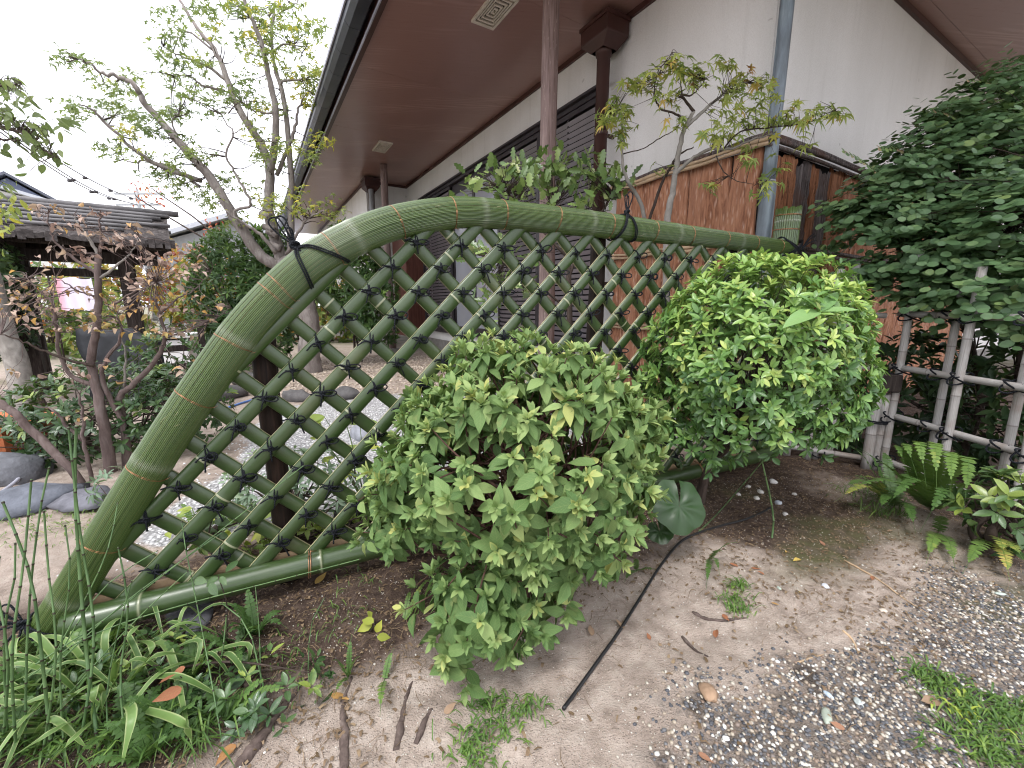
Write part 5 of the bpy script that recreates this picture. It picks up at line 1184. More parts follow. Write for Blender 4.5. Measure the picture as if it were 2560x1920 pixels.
# ------------------------------------------------------------------ big maple behind the fence
z1 = lambda x, y: (x * 0.4069, y * 0.4069)
mbase = np.array([-3.03, 6.25, 0.0])
mt = thing("maple_tree", "tall maple with forked grey trunk and sparse leaf pads beside the eaves", "tree", tuple(mbase))
def zp(pts, Y0, Y1): return [at_y(*z1(x, y), Y0 + (Y1 - Y0) * i / (len(pts) - 1)) for i, (x, y) in enumerate(pts)]
trunk = [mbase - [0, 0, 0.05], mbase + [0.0, 0, 0.35], at_y(776, 830, 6.25), at_y(762, 750, 6.25), at_y(735, 690, 6.25), at_y(705, 650, 6.25)]
tq = limb(mt, trunk, [.17, .145, .135, .13, .14, .11], M["mapletrunk"], "trunk", 16, 6, 0.008)
MB_ = [([(1740, 1640), (1640, 1600), (1560, 1520), (1440, 1340), (1280, 1080), (1150, 930), (980, 740), (880, 620), (830, 530), (740, 470), (640, 455), (560, 400), (480, 360)], 6.25, 5.5, [.115, .115, .11, .095, .085, .075, .062, .052, .044, .034, .026, .018, .010]),
       ([(1240, 1110), (1060, 1050), (930, 990), (800, 900), (640, 750), (560, 670), (480, 640)], 6.1, 5.4, [.045, .042, .036, .030, .024, .016, .008]), ([(1230, 1150), (1080, 1040), (900, 990), (820, 1000), (740, 960)], 6.1, 5.9, [.030, .026, .020, .014, .007]),
       ([(1740, 1640), (1700, 1500), (1655, 1330), (1650, 1250), (1660, 1050), (1600, 880), (1470, 680), (1400, 500), (1330, 330), (1210, 170), (1120, 30), (1060, -60)], 6.25, 6.8, [.13, .12, .11, .10, .085, .075, .066, .056, .048, .036, .024, .018]),
       ([(1660, 1060), (1690, 900), (1695, 700), (1660, 500), (1600, 250), (1530, 80), (1490, -40)], 6.3, 6.0, [.070, .065, .058, .050, .042, .032, .025]), ([(1780, 1560), (1790, 1350), (1785, 1000), (1740, 600), (1690, 420), (1660, 200), (1690, 20)], 6.3, 6.6, [.075, .065, .055, .045, .036, .026, .018]),
       ([(1480, 1400), (1440, 1300), (1540, 1260), (1500, 1160), (1440, 1050), (1390, 940), (1430, 820), (1370, 730), (1400, 690)], 6.0, 5.5, [.030, .028, .025, .022, .020, .017, .013, .009, .005]), ([(1430, 820), (1490, 800)], 5.6, 5.5, [.010, .005]),
       ([(1700, 1080), (1780, 880), (1820, 760), (1840, 640), (1900, 560)], 6.4, 6.3, [.040, .034, .026, .017, .008]), ([(1720, 560), (1740, 500), (1840, 490), (1900, 470)], 6.5, 6.3, [.030, .024, .016, .008]), ([(1660, 320), (1760, 270), (1860, 320)], 6.5, 6.4, [.022, .016, .007]), ([(1650, 100), (1700, 40), (1780, 50), (1820, 0)], 6.5, 6.4, [.024, .020, .013, .007]),
       ([(1700, 1560), (1600, 1440), (1480, 1360), (1380, 1290)], 6.1, 5.7, [.042, .032, .022, .012]), ([(1760, 1560), (1850, 1400), (1900, 1340), (2000, 1290)], 6.1, 5.8, [.036, .026, .018, .008]), ([(1400, 500), (1280, 410), (1180, 370), (1080, 330), (1000, 300)], 6.6, 6.2, [.034, .028, .020, .013, .006]), ([(1380, 560), (1240, 520), (1170, 470), (1060, 470)], 6.6, 6.3, [.028, .020, .014, .006]), ([(1330, 330), (1170, 200), (1100, 230), (1040, 210)], 6.7, 6.5, [.022, .018, .012, .006]), ([(1150, 930), (1090, 840), (1060, 740), (1110, 690)], 6.0, 5.8, [.022, .017, .012, .006]), ([(1690, 700), (1560, 680), (1500, 640)], 6.2, 6.0, [.02, .014, .006])]
mq = [limb(mt, zp(p, a, b), [q * .68 for q in r], M["mapletrunk"], "branch", 9, 5, 0.010) for p, a, b, r in MB_]
for (x, y) in ((1620, 1390), (1600, 1310), (1640, 1420), (1660, 1500)):   # pruned stubs
    P = at_y(*z1(x, y), 6.15); limb(mt, [P + [0.14, 0, -0.06], P], [.05, .04], M["mapletrunk"], "stub", 8, 3)
CL = [(400, 340), (480, 360), (560, 420), (660, 500), (740, 540), (800, 480), (840, 570), (420, 650), (480, 690), (620, 630), (700, 660), (780, 690), (850, 720), (900, 800), (990, 800), (1060, 700), (1120, 690), (1000, 680), (640, 900), (720, 930), (790, 800), (930, 1050), (1000, 1080), (1060, 1000), (1130, 1100), (1180, 940), (1240, 960), (1220, 1170), (1100, 850), (1300, 1230), (1390, 1100), (990, 70), (1110, 140), (1030, 220), (1100, 260), (1000, 330), (1080, 390), (1060, 480), (1180, 380), (1260, 410), (1300, 160), (1310, 240), (1280, 60), (1220, 40), (1340, 560), (1430, 600), (1480, 560), (1300, 700), (1560, 640), (1620, 650), (1690, 680), (1560, 780), (1580, 870), (1600, 970), (1560, 330), (1500, 240), (1640, 260), (1560, 170), (1480, 60), (1560, 60), (1680, 40), (1720, 100), (1800, 20), (1700, 180), (1800, 170), (1880, 210), (1930, 160), (1900, 280), (1800, 300), (1700, 330), (1760, 420), (1900, 420), (1970, 440), (1940, 520), (1880, 560), (1900, 620), (1830, 480), (1980, 870), (1900, 960), (1800, 900), (1700, 900), (1640, 960), (1780, 1010), (1740, 1230), (1800, 1190), (1700, 1290), (1860, 1290), (1980, 1270), (2050, 1300), (1530, 1150), (1600, 1230), (1460, 1340), (1150, 560), (1230, 600), (1500, 460), (1400, 30), (1630, 160), (1090, 1160), (870, 960)]
pos, tn = [], []; bp = np.concatenate([q[6:] for q in mq])
for x, y in CL:
    Y = 5.5 + 0.9 * RNG.random() + (0.3 if x > 1200 else 0); n_ = int(RNG.integers(24, 46)); b = RNG.normal(0, 0.13) + (0.24 if x > 1500 else 0.04)
    for q in range(n_): pos.append(at_y(x * .4069 + RNG.normal(0, 19), y * .4069 + RNG.normal(0, 13), Y + RNG.normal(0, 0.16))); tn.append(0.54 + b + RNG.normal(0, 0.12))
pos = np.array(pos); N = len(pos)
foliage(mt, L_tr, pos, rdir(N) * [1, 1, .4] + [0, -.2, -.3], RNG.normal(0, .5, (N, 3)) + [0, -.2, 1], RNG.uniform(.085, .135, N), np.clip(tn, 0, 1), name="crown")
twigs(mt, mbase, pos, M["darktwig"], 0.006, 0.002, 300, 0.05, forks=bp, k=4) if False else None
mb = MB()
for i in RNG.permutation(N)[:420]:
    p = pos[i]; j = np.argmin(np.sum((bp - p) ** 2, 1)); b = bp[j]
    if np.linalg.norm(p - b) > 0.42: continue
    mb.tube(catmull([b, (b + p) / 2 + RNG.normal(0, .03, 3), p], 4), np.linspace(.0075, .002, 9), 4, cap=False)
part("twigs", mb, M["darktwig"], mt, kind="stuff")

# ------------------------------------------------------------------ bushes made of many leaf whorls
def bush(name, label, base, lobes, leaf, nl=5, size=(.04, .07), tb=.5, tv=.15, tilt=(.7, 1.4), twmat="darktwig", nparts=0, cat_="shrub", ntw=40, stems=3, grad=.25, group=None, tops=None):
    b = np.array([base[0], base[1], 0.0]); root = thing(name, label, cat_, tuple(b), group); TT, AA = [], []
    for c_, r_, n_, sd_ in lobes:
        t, a = dome(n_, c_, r_, -.85, .18, 2.2, sd_, .14); TT.append(t); AA.append(a)
    T, A = np.concatenate(TT), np.concatenate(AA); A = A + [0, 0, .3]; A /= np.linalg.norm(A, axis=1)[:, None]
    sq_ = []
    for k in range(stems):
        e_ = np.asarray(lobes[k % len(lobes)][0]); sq_.append(limb(root, [b + [.05 * k, .03 * k, -.02], b * .6 + e_ * .4 + RNG.normal(0, .04, 3) * [1, 1, 0], e_], [.025, .018, .008], M[twmat], "stem", 7, 5, .004))
    w = whorl(T, A, nl, tilt, size, tb, tv, .5, .02); zz = w[0][:, 2]; f = (zz - zz.min()) / (np.ptp(zz) + 1e-6); w[4] = np.clip(w[4] + grad * (f - .5), 0, 1)
    foliage(root, leaf, *w, nparts=nparts); twigs(root, b, T, M[twmat], .005, .0012, ntw, .1, forks=np.concatenate([q[3:] for q in sq_])); return root
bush("evergreen_shrub", "dense dark green shrub with lance leaves to the left of the maple trunk", (-4.6, 6.9), [((-4.35, 6.8, 1.25), (.78, .5, .92), 700, 2.0), ((-3.75, 6.9, 1.25), (.55, .45, .92), 420, 5.0), ((-4.2, 6.7, .55), (.7, .5, .5), 240, 8.0)], L_he, 6, (.085, .14), .48, .14, grad=.35)
bush("evergreen_shrub", "leafy green shrub between the maple trunk and the far pillar", (-2.75, 7.3), [((-2.75, 7.3, 1.35), (.55, .45, .9), 480, 3.0), ((-2.35, 7.3, .95), (.4, .4, .75), 260, 9.0)], L_he, 6, (.085, .14), .52, .14, grad=.35)
bush("low_shrub", "small round green shrub at the foot of the maple behind the dark stake", (-3.3, 5.6), [((-3.35, 5.6, .38), (.36, .3, .40), 130, 4.0)], L_hs, 6, (.03, .05), .6, .1)
bush("evergreen_shrub", "dark evergreen mass at the far left behind the gate post", (-5.35, 4.1), [((-5.3, 4.1, 1.25), (.38, .5, .45), 360, 6.0), ((-5.5, 4.3, .8), (.4, .5, .5), 260, 3.0)], L_dk, 6, (.06, .10), .45, .15)
bush("camellia_shrub", "low dark glossy-leaved shrub below the brown-leaved shrub", (-2.75, 2.75), [((-2.75, 2.72, .30), (.62, .40, .32), 330, 2.0), ((-2.25, 2.75, .34), (.30, .30, .28), 120, 7.0), ((-3.1, 2.5, .14), (.35, .3, .18), 90, 4.0)], L_ca, 6, (.035, .065), .50, .16, nparts=220)
bush("glossy_low_shrub", "small glossy shrub beside the stone slab", (-3.35, 4.0), [((-3.35, 4.0, .42), (.36, .3, .36), 120, 2.0)], L_ca, 6, (.045, .075), .6, .12)
k = 0
for (x, y, z, rx, rz, tb, lab, lf) in [(-10.5, 9.5, 1.3, 1.6, 1.3, .18, "green leafy tree beyond the gate at the far left", L_au), (-9.0, 10.0, 1.9, 1.3, 1.1, .52, "yellow autumn foliage beyond the gate opening", L_au), (-7.9, 10.8, 1.4, 1.1, .9, .80, "orange-red autumn foliage beyond the right gate post", L_au), (-6.9, 10.0, 1.0, 1.1, 1.1, .30, "yellow-green bush seen through the gate", L_au), (-8.6, 8.4, .75, 1.1, .8, .22, "low green bush behind the stone slab", L_au), (-6.2, 12.0, 1.2, 1.2, 1.1, .66, "orange foliage left of the evergreen shrub", L_au), (-12.5, 10.5, 1.3, 1.6, 1.2, .62, "orange autumn shrub at the far left beyond the gate", L_au), (-5.0, 11.5, 1.0, 1.0, 1.1, .25, "green bush behind the evergreen shrub by the maple", L_au)]:
    bush("autumn_shrub", lab, (x, y), [((x, y, z), (rx, .8, rz), 230, 1.0 + k), ((x + .4, y, z * .5), (rx * .8, .7, rz * .7), 110, 4.0 + k)], lf, 5, (.10, .19), tb, .13, group="shrubs beyond the gate", grad=.1, ntw=30); k += 1
rt = np.array([-6.1, 9.0, 0]); red = thing("red_maple", "thin red-leaved tree rising above the gate roof", "tree", tuple(rt))
qq = [limb(red, [rt, rt + [.05, 0, 1.4], rt + [-.02, 0, 2.4], at_y(378, 470, 9.0)], [.035, .03, .02, .008], M["darktwig"], "trunk", 7, 5), limb(red, [rt + [0, 0, 2.2], at_y(360, 505, 9.0), at_y(335, 480, 9.0)], [.018, .012, .005], M["darktwig"], "branch", 6, 4)]
pos = np.array([at_y(x + RNG.normal(0, 14), y + RNG.normal(0, 10), 9 + RNG.normal(0, .2)) for x, y in ((390, 490), (380, 470), (355, 500), (400, 500), (335, 465), (530, 560), (550, 570)) for _ in range(16)]); N = len(pos)
foliage(red, L_au, pos, rdir(N) + [0, 0, -.3], RNG.normal(0, .5, (N, 3)) + [0, -.3, 1], RNG.uniform(.06, .10, N), np.clip(.92 + RNG.normal(0, .06, N), 0, 1), name="crown")

# ------------------------------------------------------------------ tree at the left edge with broad leaves
lt = np.array([-3.75, 3.15, 0.0]); le = thing("broadleaf_tree", "pale-trunked tree at the left edge with broad leaves hanging into the sky", "tree", tuple(lt))
ltop = [lt, at_y(40, 900, 3.2), at_y(12, 830, 3.2), at_y(-40, 640, 3.2), at_y(-90, 480, 3.15), at_y(-110, 330, 3.1)]
q0 = limb(le, ltop, [.075, .066, .062, .055, .048, .03], M["saptrunk"], "trunk", 12, 6, .003)
q1 = limb(le, [q0[-8], at_y(-60, 320, 3.0), at_y(0, 318, 2.95), at_y(60, 335, 2.9), at_y(110, 375, 2.9), at_y(150, 400, 2.9)], [.02, .016, .012, .009, .006, .003], M["darktwig"], "branch", 7, 6, .004)
q2 = limb(le, [q0[-6], at_y(-50, 240, 3.0), at_y(20, 215, 2.95), at_y(55, 208, 2.9)], [.015, .011, .007, .003], M["darktwig"], "branch", 7, 6, .004); q3 = limb(le, [q0[-12], at_y(-50, 350, 3.0), at_y(10, 350, 2.95), at_y(50, 352, 2.9)], [.012, .009, .006, .003], M["darktwig"], "branch", 7, 6, .004)
pos, tn = [], []
for x, y, n_, r_ in ((20, 215, 18, 22), (45, 250, 16, 22), (10, 270, 14, 20), (20, 300, 16, 24), (90, 310, 18, 26), (60, 330, 12, 24), (150, 310, 10, 18), (110, 345, 12, 22), (80, 365, 12, 22), (140, 390, 7, 16), (15, 460, 10, 16), (20, 520, 26, 26), (10, 560, 14, 20), (-40, 300, 30, 50), (-40, 400, 30, 50), (-60, 520, 30, 50), (5, 200, 8, 14)):
    for q in range(n_): pos.append(at_y(x + RNG.normal(0, r_), y + RNG.normal(0, r_ * .6), 2.95 + RNG.normal(0, .1))); tn.append(.45 + .12 * RNG.normal() + (.35 if y > 500 else 0))
pos = np.array(pos); N = len(pos); foliage(le, L_tl, pos, rdir(N) * [1, 1, .5] + [.1, 0, -.7], RNG.normal(0, .5, (N, 3)) + [0, -.5, .6], RNG.uniform(.05, .085, N), np.clip(tn, 0, 1), name="crown")
mb = MB(); bp = np.concatenate([q1, q2, q3, q0[-16:]])
for i in range(N):
    p = pos[i]; b = bp[np.argmin(np.sum((bp - p) ** 2, 1))]; (mb.tube(catmull([b, (b + p) / 2 + [0, 0, .015], p], 3), [.002] * 3 + [.0014] * 3 + [.0009], 4, cap=False) if np.linalg.norm(b - p) < .22 else None)
part("twigs", mb, M["darktwig"], le, kind="stuff")
st2 = np.array([-4.3, 3.75, 0]); sm_ = thing("leaning_trunk", "thin dark leaning trunk at the left edge behind the pale trunk", "tree", tuple(st2)); limb(sm_, [st2, st2 + [-.12, 0, .35], st2 + [-.30, .05, .9]], [.05, .045, .04], M["darktwig"], "trunk", 9, 5); 
t, a = dome(50, st2 + np.array([-.45, .05, 1.2]), (.4, .3, .35), -.7, .2, 2, 2.0, .2); foliage(sm_, L_dk, *whorl(t, a, 6, (.7, 1.4), (.05, .09), .4, .1), name="crown")

# ------------------------------------------------------------------ shrub with curled brown leaves
bb = np.array([-2.36, 2.42, 0.0]); bs = thing("brown_leaf_shrub", "many-stemmed shrub with curled brown and orange leaves left of the bamboo fence", "shrub", tuple(bb))
r4 = lambda x, y: (x * .4069, 500 + y * .4069)
BS = [([(690, 1700), (640, 1400), (590, 1150), (560, 980), (590, 800), (610, 600), (600, 330)], 2.42, 2.38, [.034, .032, .026, .022, .019, .017, .014], "brownstem"), ([(780, 1680), (770, 1400), (740, 1280), (740, 1200), (830, 1120), (950, 990), (1010, 860), (980, 700), (960, 600)], 2.5, 2.45, [.026, .024, .021, .019, .017, .014, .011, .008, .005], "brownstem"), ([(760, 1360), (680, 1230), (630, 1100), (640, 1000), (730, 870), (740, 790), (720, 700)], 2.46, 2.35, [.016, .014, .012, .010, .008, .006, .003], "brownstem"), ([(590, 1140), (450, 1090), (370, 960), (340, 780), (330, 640), (240, 560), (160, 480)], 2.4, 2.25, [.012, .011, .009, .008, .006, .004, .002], "brownstem"), ([(580, 1020), (450, 990), (280, 930), (140, 870), (0, 820)], 2.38, 2.2, [.010, .008, .007, .005, .003], "darktwig"), ([(600, 450), (480, 380), (370, 290), (310, 200), (290, 80)], 2.38, 2.3, [.010, .008, .006, .004, .002], "brownstem"), ([(605, 340), (560, 260), (500, 170), (440, 90)], 2.38, 2.36, [.010, .008, .005, .002], "saptrunk"), ([(610, 330), (620, 250), (615, 150), (610, 60)], 2.38, 2.4, [.010, .007, .005, .002], "brownstem"), ([(620, 480), (720, 400), (800, 330), (860, 230)], 2.38, 2.45, [.008, .006, .004, .002], "saptrunk"), ([(980, 700), (1100, 600), (1180, 560), (1300, 450)], 2.45, 2.5, [.006, .005, .003, .0015], "brownstem"), ([(1010, 850), (1200, 780), (1330, 720), (1420, 660)], 2.45, 2.4, [.006, .004, .003, .0015], "brownstem"), ([(760, 1150), (770, 950), (740, 830)], 2.48, 2.44, [.008, .006, .003], "saptrunk"), ([(470, 1690), (200, 1420), (100, 1320), (-40, 1230)], 2.2, 2.15, [.020, .020, .019, .018], "brownstem"), ([(560, 1690), (510, 1480), (510, 1330), (490, 1200)], 2.3, 2.25, [.012, .010, .008, .005], "brownstem"), ([(510, 1480), (400, 1380), (340, 1300), (200, 1260)], 2.3, 2.2, [.009, .008, .006, .003], "brownstem"), ([(580, 590), (480, 560), (420, 520), (330, 480)], 2.36, 2.2, [.006, .004, .003, .0015], "brownstem"), ([(700, 640), (840, 560), (960, 500)], 2.38, 2.3, [.006, .004, .002], "brownstem")]
bq = []
for k, (p, a, b, r, mt_) in enumerate(BS):
    P = [at_y(*r4(x, y), a + (b - a) * i / (len(p) - 1)) for i, (x, y) in enumerate(p)]
    if k in (0, 1, 12, 13): P = [np.array([P[0][0], P[0][1], -.02])] + P
    bq.append(limb(bs, P, r, M[mt_], "stem" if k < 2 else "branch", 9 if r[0] > .01 else 6, 5, .004))
CL = [(280, 50, 14, 70, 40), (500, 90, 5, 30, 40), (600, 70, 9, 50, 40), (400, 170, 9, 60, 50), (560, 190, 6, 40, 30), (680, 230, 14, 70, 50), (800, 200, 12, 50, 50), (860, 250, 6, 40, 40), (350, 310, 10, 60, 30), (480, 330, 8, 60, 30), (560, 350, 6, 50, 30), (720, 260, 10, 60, 50), (900, 350, 10, 70, 50), (1000, 360, 12, 90, 50), (1130, 300, 8, 50, 40), (1220, 400, 14, 80, 60), (1100, 450, 18, 110, 60), (960, 480, 12, 80, 50), (860, 480, 10, 80, 50), (100, 480, 12, 70, 50), (60, 600, 16, 80, 50), (160, 560, 8, 60, 50), (270, 600, 14, 70, 60), (340, 680, 12, 70, 50), (200, 700, 14, 90, 50), (80, 690, 10, 70, 40), (500, 560, 10, 70, 40), (680, 600, 12, 80, 50), (820, 560, 10, 80, 50), (480, 700, 14, 90, 40), (560, 770, 10, 80, 40), (640, 740, 8, 60, 40), (760, 700, 10, 80, 50), (900, 640, 14, 110, 60), (1050, 620, 14, 110, 60), (1180, 580, 10, 90, 50), (1330, 650, 6, 60, 30), (1250, 720, 6, 80, 40), (860, 790, 12, 100, 40), (1000, 820, 14, 120, 40), (1140, 820, 8, 90, 30), (420, 790, 8, 80, 30), (260, 790, 8, 80, 30), (120, 1060, 7, 70, 30), (420, 1030, 3, 40, 20), (420, 1110, 2, 30, 20), (650, 990, 4, 30, 30), (740, 1100, 3, 40, 20), (510, 1070, 4, 50, 30), (500, 1330, 6, 70, 40), (1120, 1020, 5, 60, 30), (300, 440, 6, 60, 50)]
pos, tn = [], []
for x, y, n_, sx, sy in CL:
    b = RNG.normal(0, .12) + (.12 if y > 430 else -.12)
    for q in range(n_): pos.append(at_y(*r4(x + RNG.normal(0, sx * .6), y + RNG.normal(0, sy * .6)), 2.35 + RNG.normal(0, .13))); tn.append(.55 + b + RNG.normal(0, .16))
pos = np.array(pos); N = len(pos)
foliage(bs, L_dr, pos, rdir(N) * [1, 1, .5] + [0, 0, -.25], RNG.normal(0, .6, (N, 3)) + [0, -.2, .8], RNG.uniform(.026, .046, N), np.clip(tn, 0, 1), nparts=300)
mb = MB(); bp = np.concatenate([q[8:] for q in bq])
for i in range(N):
    p = pos[i]; b = bp[np.argmin(np.sum((bp - p) ** 2, 1))]
    if np.linalg.norm(p - b) < .45: mb.tube(catmull([b, (b + p) / 2 + RNG.normal(0, .012, 3), p], 3), np.linspace(.0022, .0009, 7), 4, cap=False)
part("twigs", mb, M["brownstem"], bs, kind="stuff")

# ------------------------------------------------------------------ roofed garden gate
GD = unit([.79, .613, 0]); GF_ = unit([.613, -.79, 0]); R0 = np.array([-4.28, 5.50, 0])
gate = thing("garden_gate", "old roofed wooden garden gate with grey bark roof and bamboo poles", "gate", tuple(R0 - GD * 1.0))
def gp_(a, f, z): return R0 - GD * a + GF_ * f + ZUP * z      # a from the right roof end leftwards, f towards the viewer
for a in (.45, 1.36):
    mb = MB(); mb.box(gp_(a, 0, .90), (.15, .15, 1.8), (GD, GF_, ZUP), 0, .5, .012); p_ = part("post", mb, M["oldwood"], gate, False)
    mb = MB(); mb.box(gp_(a + .01, -.42, .80), (.11, .11, 1.6), (GD, GF_, ZUP), 0, .5, .01); part("rear_post", mb, M["oldwood"], gate, False)
    mb = MB(); mb.box(gp_(a, 0, 1.66), (.12, 1.0, .11), (GD, GF_, ZUP), 0, .5, .01); part("bracket", mb, M["oldwood"], gate, False)
for (a0, a1, f, z, w, h) in ((.15, 2.0, 0, 1.535, .10, .13), (.05, 2.1, .40, 1.67, .09, .10), (.45, 1.36, -.02, 1.36, .06, .09), (.05, 2.1, -.40, 1.67, .09, .10)):
    mb = MB(); mb.box(gp_((a0 + a1) / 2, f, z), (a1 - a0, w, h), (GD, GF_, ZUP), 0, .5, .008); part("beam", mb, M["oldwood"], gate, False)
def roofpt(a, q, up=0): return gp_(a, q * .58, 2.04 - abs(q) * .34 + up)
for sg in (1, -1):
    u = np.linspace(0, 2.25, 46); q = np.linspace(0.0, 1.0, 16); V = []
    for qq_ in q:
        for uu in u: V.append(roofpt(uu, sg * (qq_ + (.06 * vnoise(uu * 9, 3.0 + sg) if qq_ > .99 else 0)), .02 * fbm(uu * 10, qq_ * 9 + sg * 4, 2.0, 3) + .012 * ((qq_ * 7) % 1)))
    n = len(V); V2 = [v - ZUP * .05 for v in V]; nu = 46
    F = [(i * nu + j, i * nu + j + 1, (i + 1) * nu + j + 1, (i + 1) * nu + j) for i in range(15) for j in range(45)]; F2 = [tuple(n + i for i in f[::-1]) for f in F]
    E_ = [(15 * nu + j, 15 * nu + j + 1, n + 15 * nu + j + 1, n + 15 * nu + j) for j in range(45)] + [(i * nu, (i + 1) * nu, n + (i + 1) * nu, n + i * nu) for i in range(15)] + [(i * nu + 45, n + i * nu + 45, n + (i + 1) * nu + 45, (i + 1) * nu + 45) for i in range(15)]
    mb = MB(); mb.add(V + V2, F + F2 + E_); rf = part("roof", mb, M["shingle"], gate, False)
    for k, qv in enumerate((.06, .20, .34, .49, .64, .80)):
        mb = MB(); P = [roofpt(a_, sg * qv, .045) for a_ in np.linspace(-.02 + .08 * (k % 3) + (.25 if k > 3 else 0), 2.3, 12)]; mb.tube(P, .021, 8, t=.3); part("roof_pole", mb, M["roofbamboo"], rf)
    for k in range(26):                                        # ragged bark ends along the eave
        a_ = RNG.uniform(0, 2.2); mb = MB(); p = roofpt(a_, sg * 1.0, -.02); mb.box(p + RNG.normal(0, .01, 3) + GF_ * sg * .02, (RNG.uniform(.03, .08), .012, RNG.uniform(.05, .11)), (GD, unit(GF_ * sg + ZUP * RNG.uniform(-.6, .3)), ZUP)); part("shingle", mb, M["shingle"], rf, False)
mb = MB(); mb.tube([roofpt(-.12, 0, .065), roofpt(1.1, 0, .06), roofpt(2.35, 0, .065)], .034, 10); part("ridge_pole", mb, M["roofbamboo"], gate)
# low wooden fence beside the gate
gf = thing("low_wood_fence", "low grey wooden rail by the right gate post", "fence", tuple(gp_(.2, .1, 0)))
for z in (.22, .45):
    mb = MB(); mb.box(gp_(.05, .12, z), (.55, .03, .08), (GD, GF_, ZUP), 0, .5, .005); part("rail", mb, M["oldwood"], gf, False)
for a in (.28, -.18):
    mb = MB(); mb.box(gp_(a, .08, .35), (.07, .05, .7), (GD, GF_, ZUP), 0, .5, .005); part("post", mb, M["oldwood"], gf, False)
# stone slab
M["slab"] = plain("dark_slate", (.030, .032, .037), .7, .35, .4, 5, .6, 12)
sbp = np.array([-3.95, 4.25, 0]); ax = unit([.86, .2, 0]); ay = np.array([-ax[1], ax[0], 0])
u = np.linspace(0, 1, 14); V = []
for f in (0, 1):
    for zz in np.linspace(-.05, 1, 12):
        for uu in u:
            top = .80 - .16 * uu + .06 * vnoise(uu * 5, 2.0); wd = .62 * (1 + .08 * vnoise(zz * 4, uu * 3))
            V.append(sbp + ax * (uu - .5) * wd + ay * ((f - .5) * (.14 + .03 * vnoise(uu * 4, zz * 4, f))) + ZUP * zz * top + ay * .02 * fbm(uu * 6, zz * 6, f * 3.0, 3))
n = 14 * 12; F = []
for f in (0, 1):
    for i in range(11):
        for j in range(13): q = (f * n + i * 14 + j, f * n + i * 14 + j + 1, f * n + (i + 1) * 14 + j + 1, f * n + (i + 1) * 14 + j); F.append(q if f == 0 else q[::-1])
F += [(11 * 14 + j, 11 * 14 + j + 1, n + 11 * 14 + j + 1, n + 11 * 14 + j) for j in range(13)] + [(i * 14, n + i * 14, n + (i + 1) * 14, (i + 1) * 14) for i in range(11)] + [(i * 14 + 13, (i + 1) * 14 + 13, n + (i + 1) * 14 + 13, n + i * 14 + 13) for i in range(11)]
mb = MB(); mb.add(V, F); solo("stone_slab", mb, M["slab"], "upright dark grey stone slab behind the brown-leaved shrub", "stone", tuple(sbp))
# cloth banner beyond the gate
M["banner"] = None
m = Nt("banner_cloth", .8, .2); o = m.obj(); x, y, z = m.sep(o); m.col(m.mix(m.rng(m.math('ADD', x, m.math('MULTIPLY', m.noise(o, 4, 3), .3)), -.22, .10, 1, 0), (.66, .62, .74), (.72, .30, .36))); M["banner"] = m.mat
bn = at_y(188, 735, 7.2); V, F = [], []
for f in (0, 1):
    for i in range(9):
        for j in range(13): V.append(bn + np.array([(j / 12 - .5) * .62 + .03 * (i / 8), .03 * math.sin(j * 1.3) + .006 * f, (.5 - i / 8) * .52 - .02 * math.sin(j * .8)]))
n = 117
for i in range(8):
    for j in range(12): q = (i * 13 + j, i * 13 + j + 1, i * 13 + j + 14, i * 13 + j + 13); F += [q[::-1], tuple(n + c for c in q)]
mb = MB(); mb.add(V, F); solo("banner", mb, M["banner"], "pink and white cloth banner hanging beyond the gate", "banner", tuple(bn))
mb = MB(); pl = bn + [-.45, .05, -.1]; mb.tube([np.array([pl[0], pl[1], 0]), np.array([pl[0], pl[1], bn[2] + .32])], .014, 8); mb.tube([pl + [0, 0, .36], pl + [.85, 0, .36]], .010, 8); solo("banner_pole", mb, M["oldwood"], "thin dark pole carrying the pink and white banner", "pole", (pl[0], pl[1], 0))
# low white box beyond the gate
M["whitebox"] = plain("white_painted_box", (.70, .70, .71), .5, .4, .06, 3)
cv = np.array([-6.05, 7.3, 0]); CA, CB = unit([.93, .36, 0]), unit([-.36, .93, 0])
wb = thing("white_box", "low white box with an overhanging slab lid beyond the gate", "box", tuple(cv))
mb = MB(); mb.box(cv + ZUP * .20, (.85, .5, .40), (CA, CB, ZUP), 0, .5, .015); part("body", mb, M["whitebox"], wb, False)
mb = MB(); mb.box(cv + ZUP * .47, (.97, .6, .07), (CA, CB, ZUP), 0, .5, .012); part("lid", mb, M["whitebox"], wb, False)
mb = MB(); mb.box(cv + ZUP * .415, (.80, .46, .04), (CA, CB, ZUP)); part("gap", mb, M["dark"], wb, False)
# terracotta planter at the left edge
M["terra"] = plain("terracotta", (.52, .17, .075), .6, .3, .12, 8)
tp = at_z(-15, 1130, 0); mb = MB()
rg = [(.30, .17, 0.0), (.335, .20, .19), (.345, .21, .195), (.345, .21, .23), (.315, .18, .23), (.305, .17, .19)]
V, F = [], []
for a, b, z in rg: V += [tp + np.array([x * a, y * b, z]) for x, y in ((-1, -1), (1, -1), (1, 1), (-1, 1))]
for i in range(5): F += [(i * 4 + j, i * 4 + (j + 1) % 4, i * 4 + 4 + (j + 1) % 4, i * 4 + 4 + j) for j in range(4)]
F += [(0, 3, 2, 1)]; mb.add(V, F); pt_ = thing("planter_box", "orange terracotta trough at the left edge", "planter", tuple(tp)); part("trough", mb, M["terra"], pt_, False)
mb = MB(); mb.box(tp + [0, 0, .195], (.60, .33, .02)); part("soil", mb, M["root"], pt_, False)
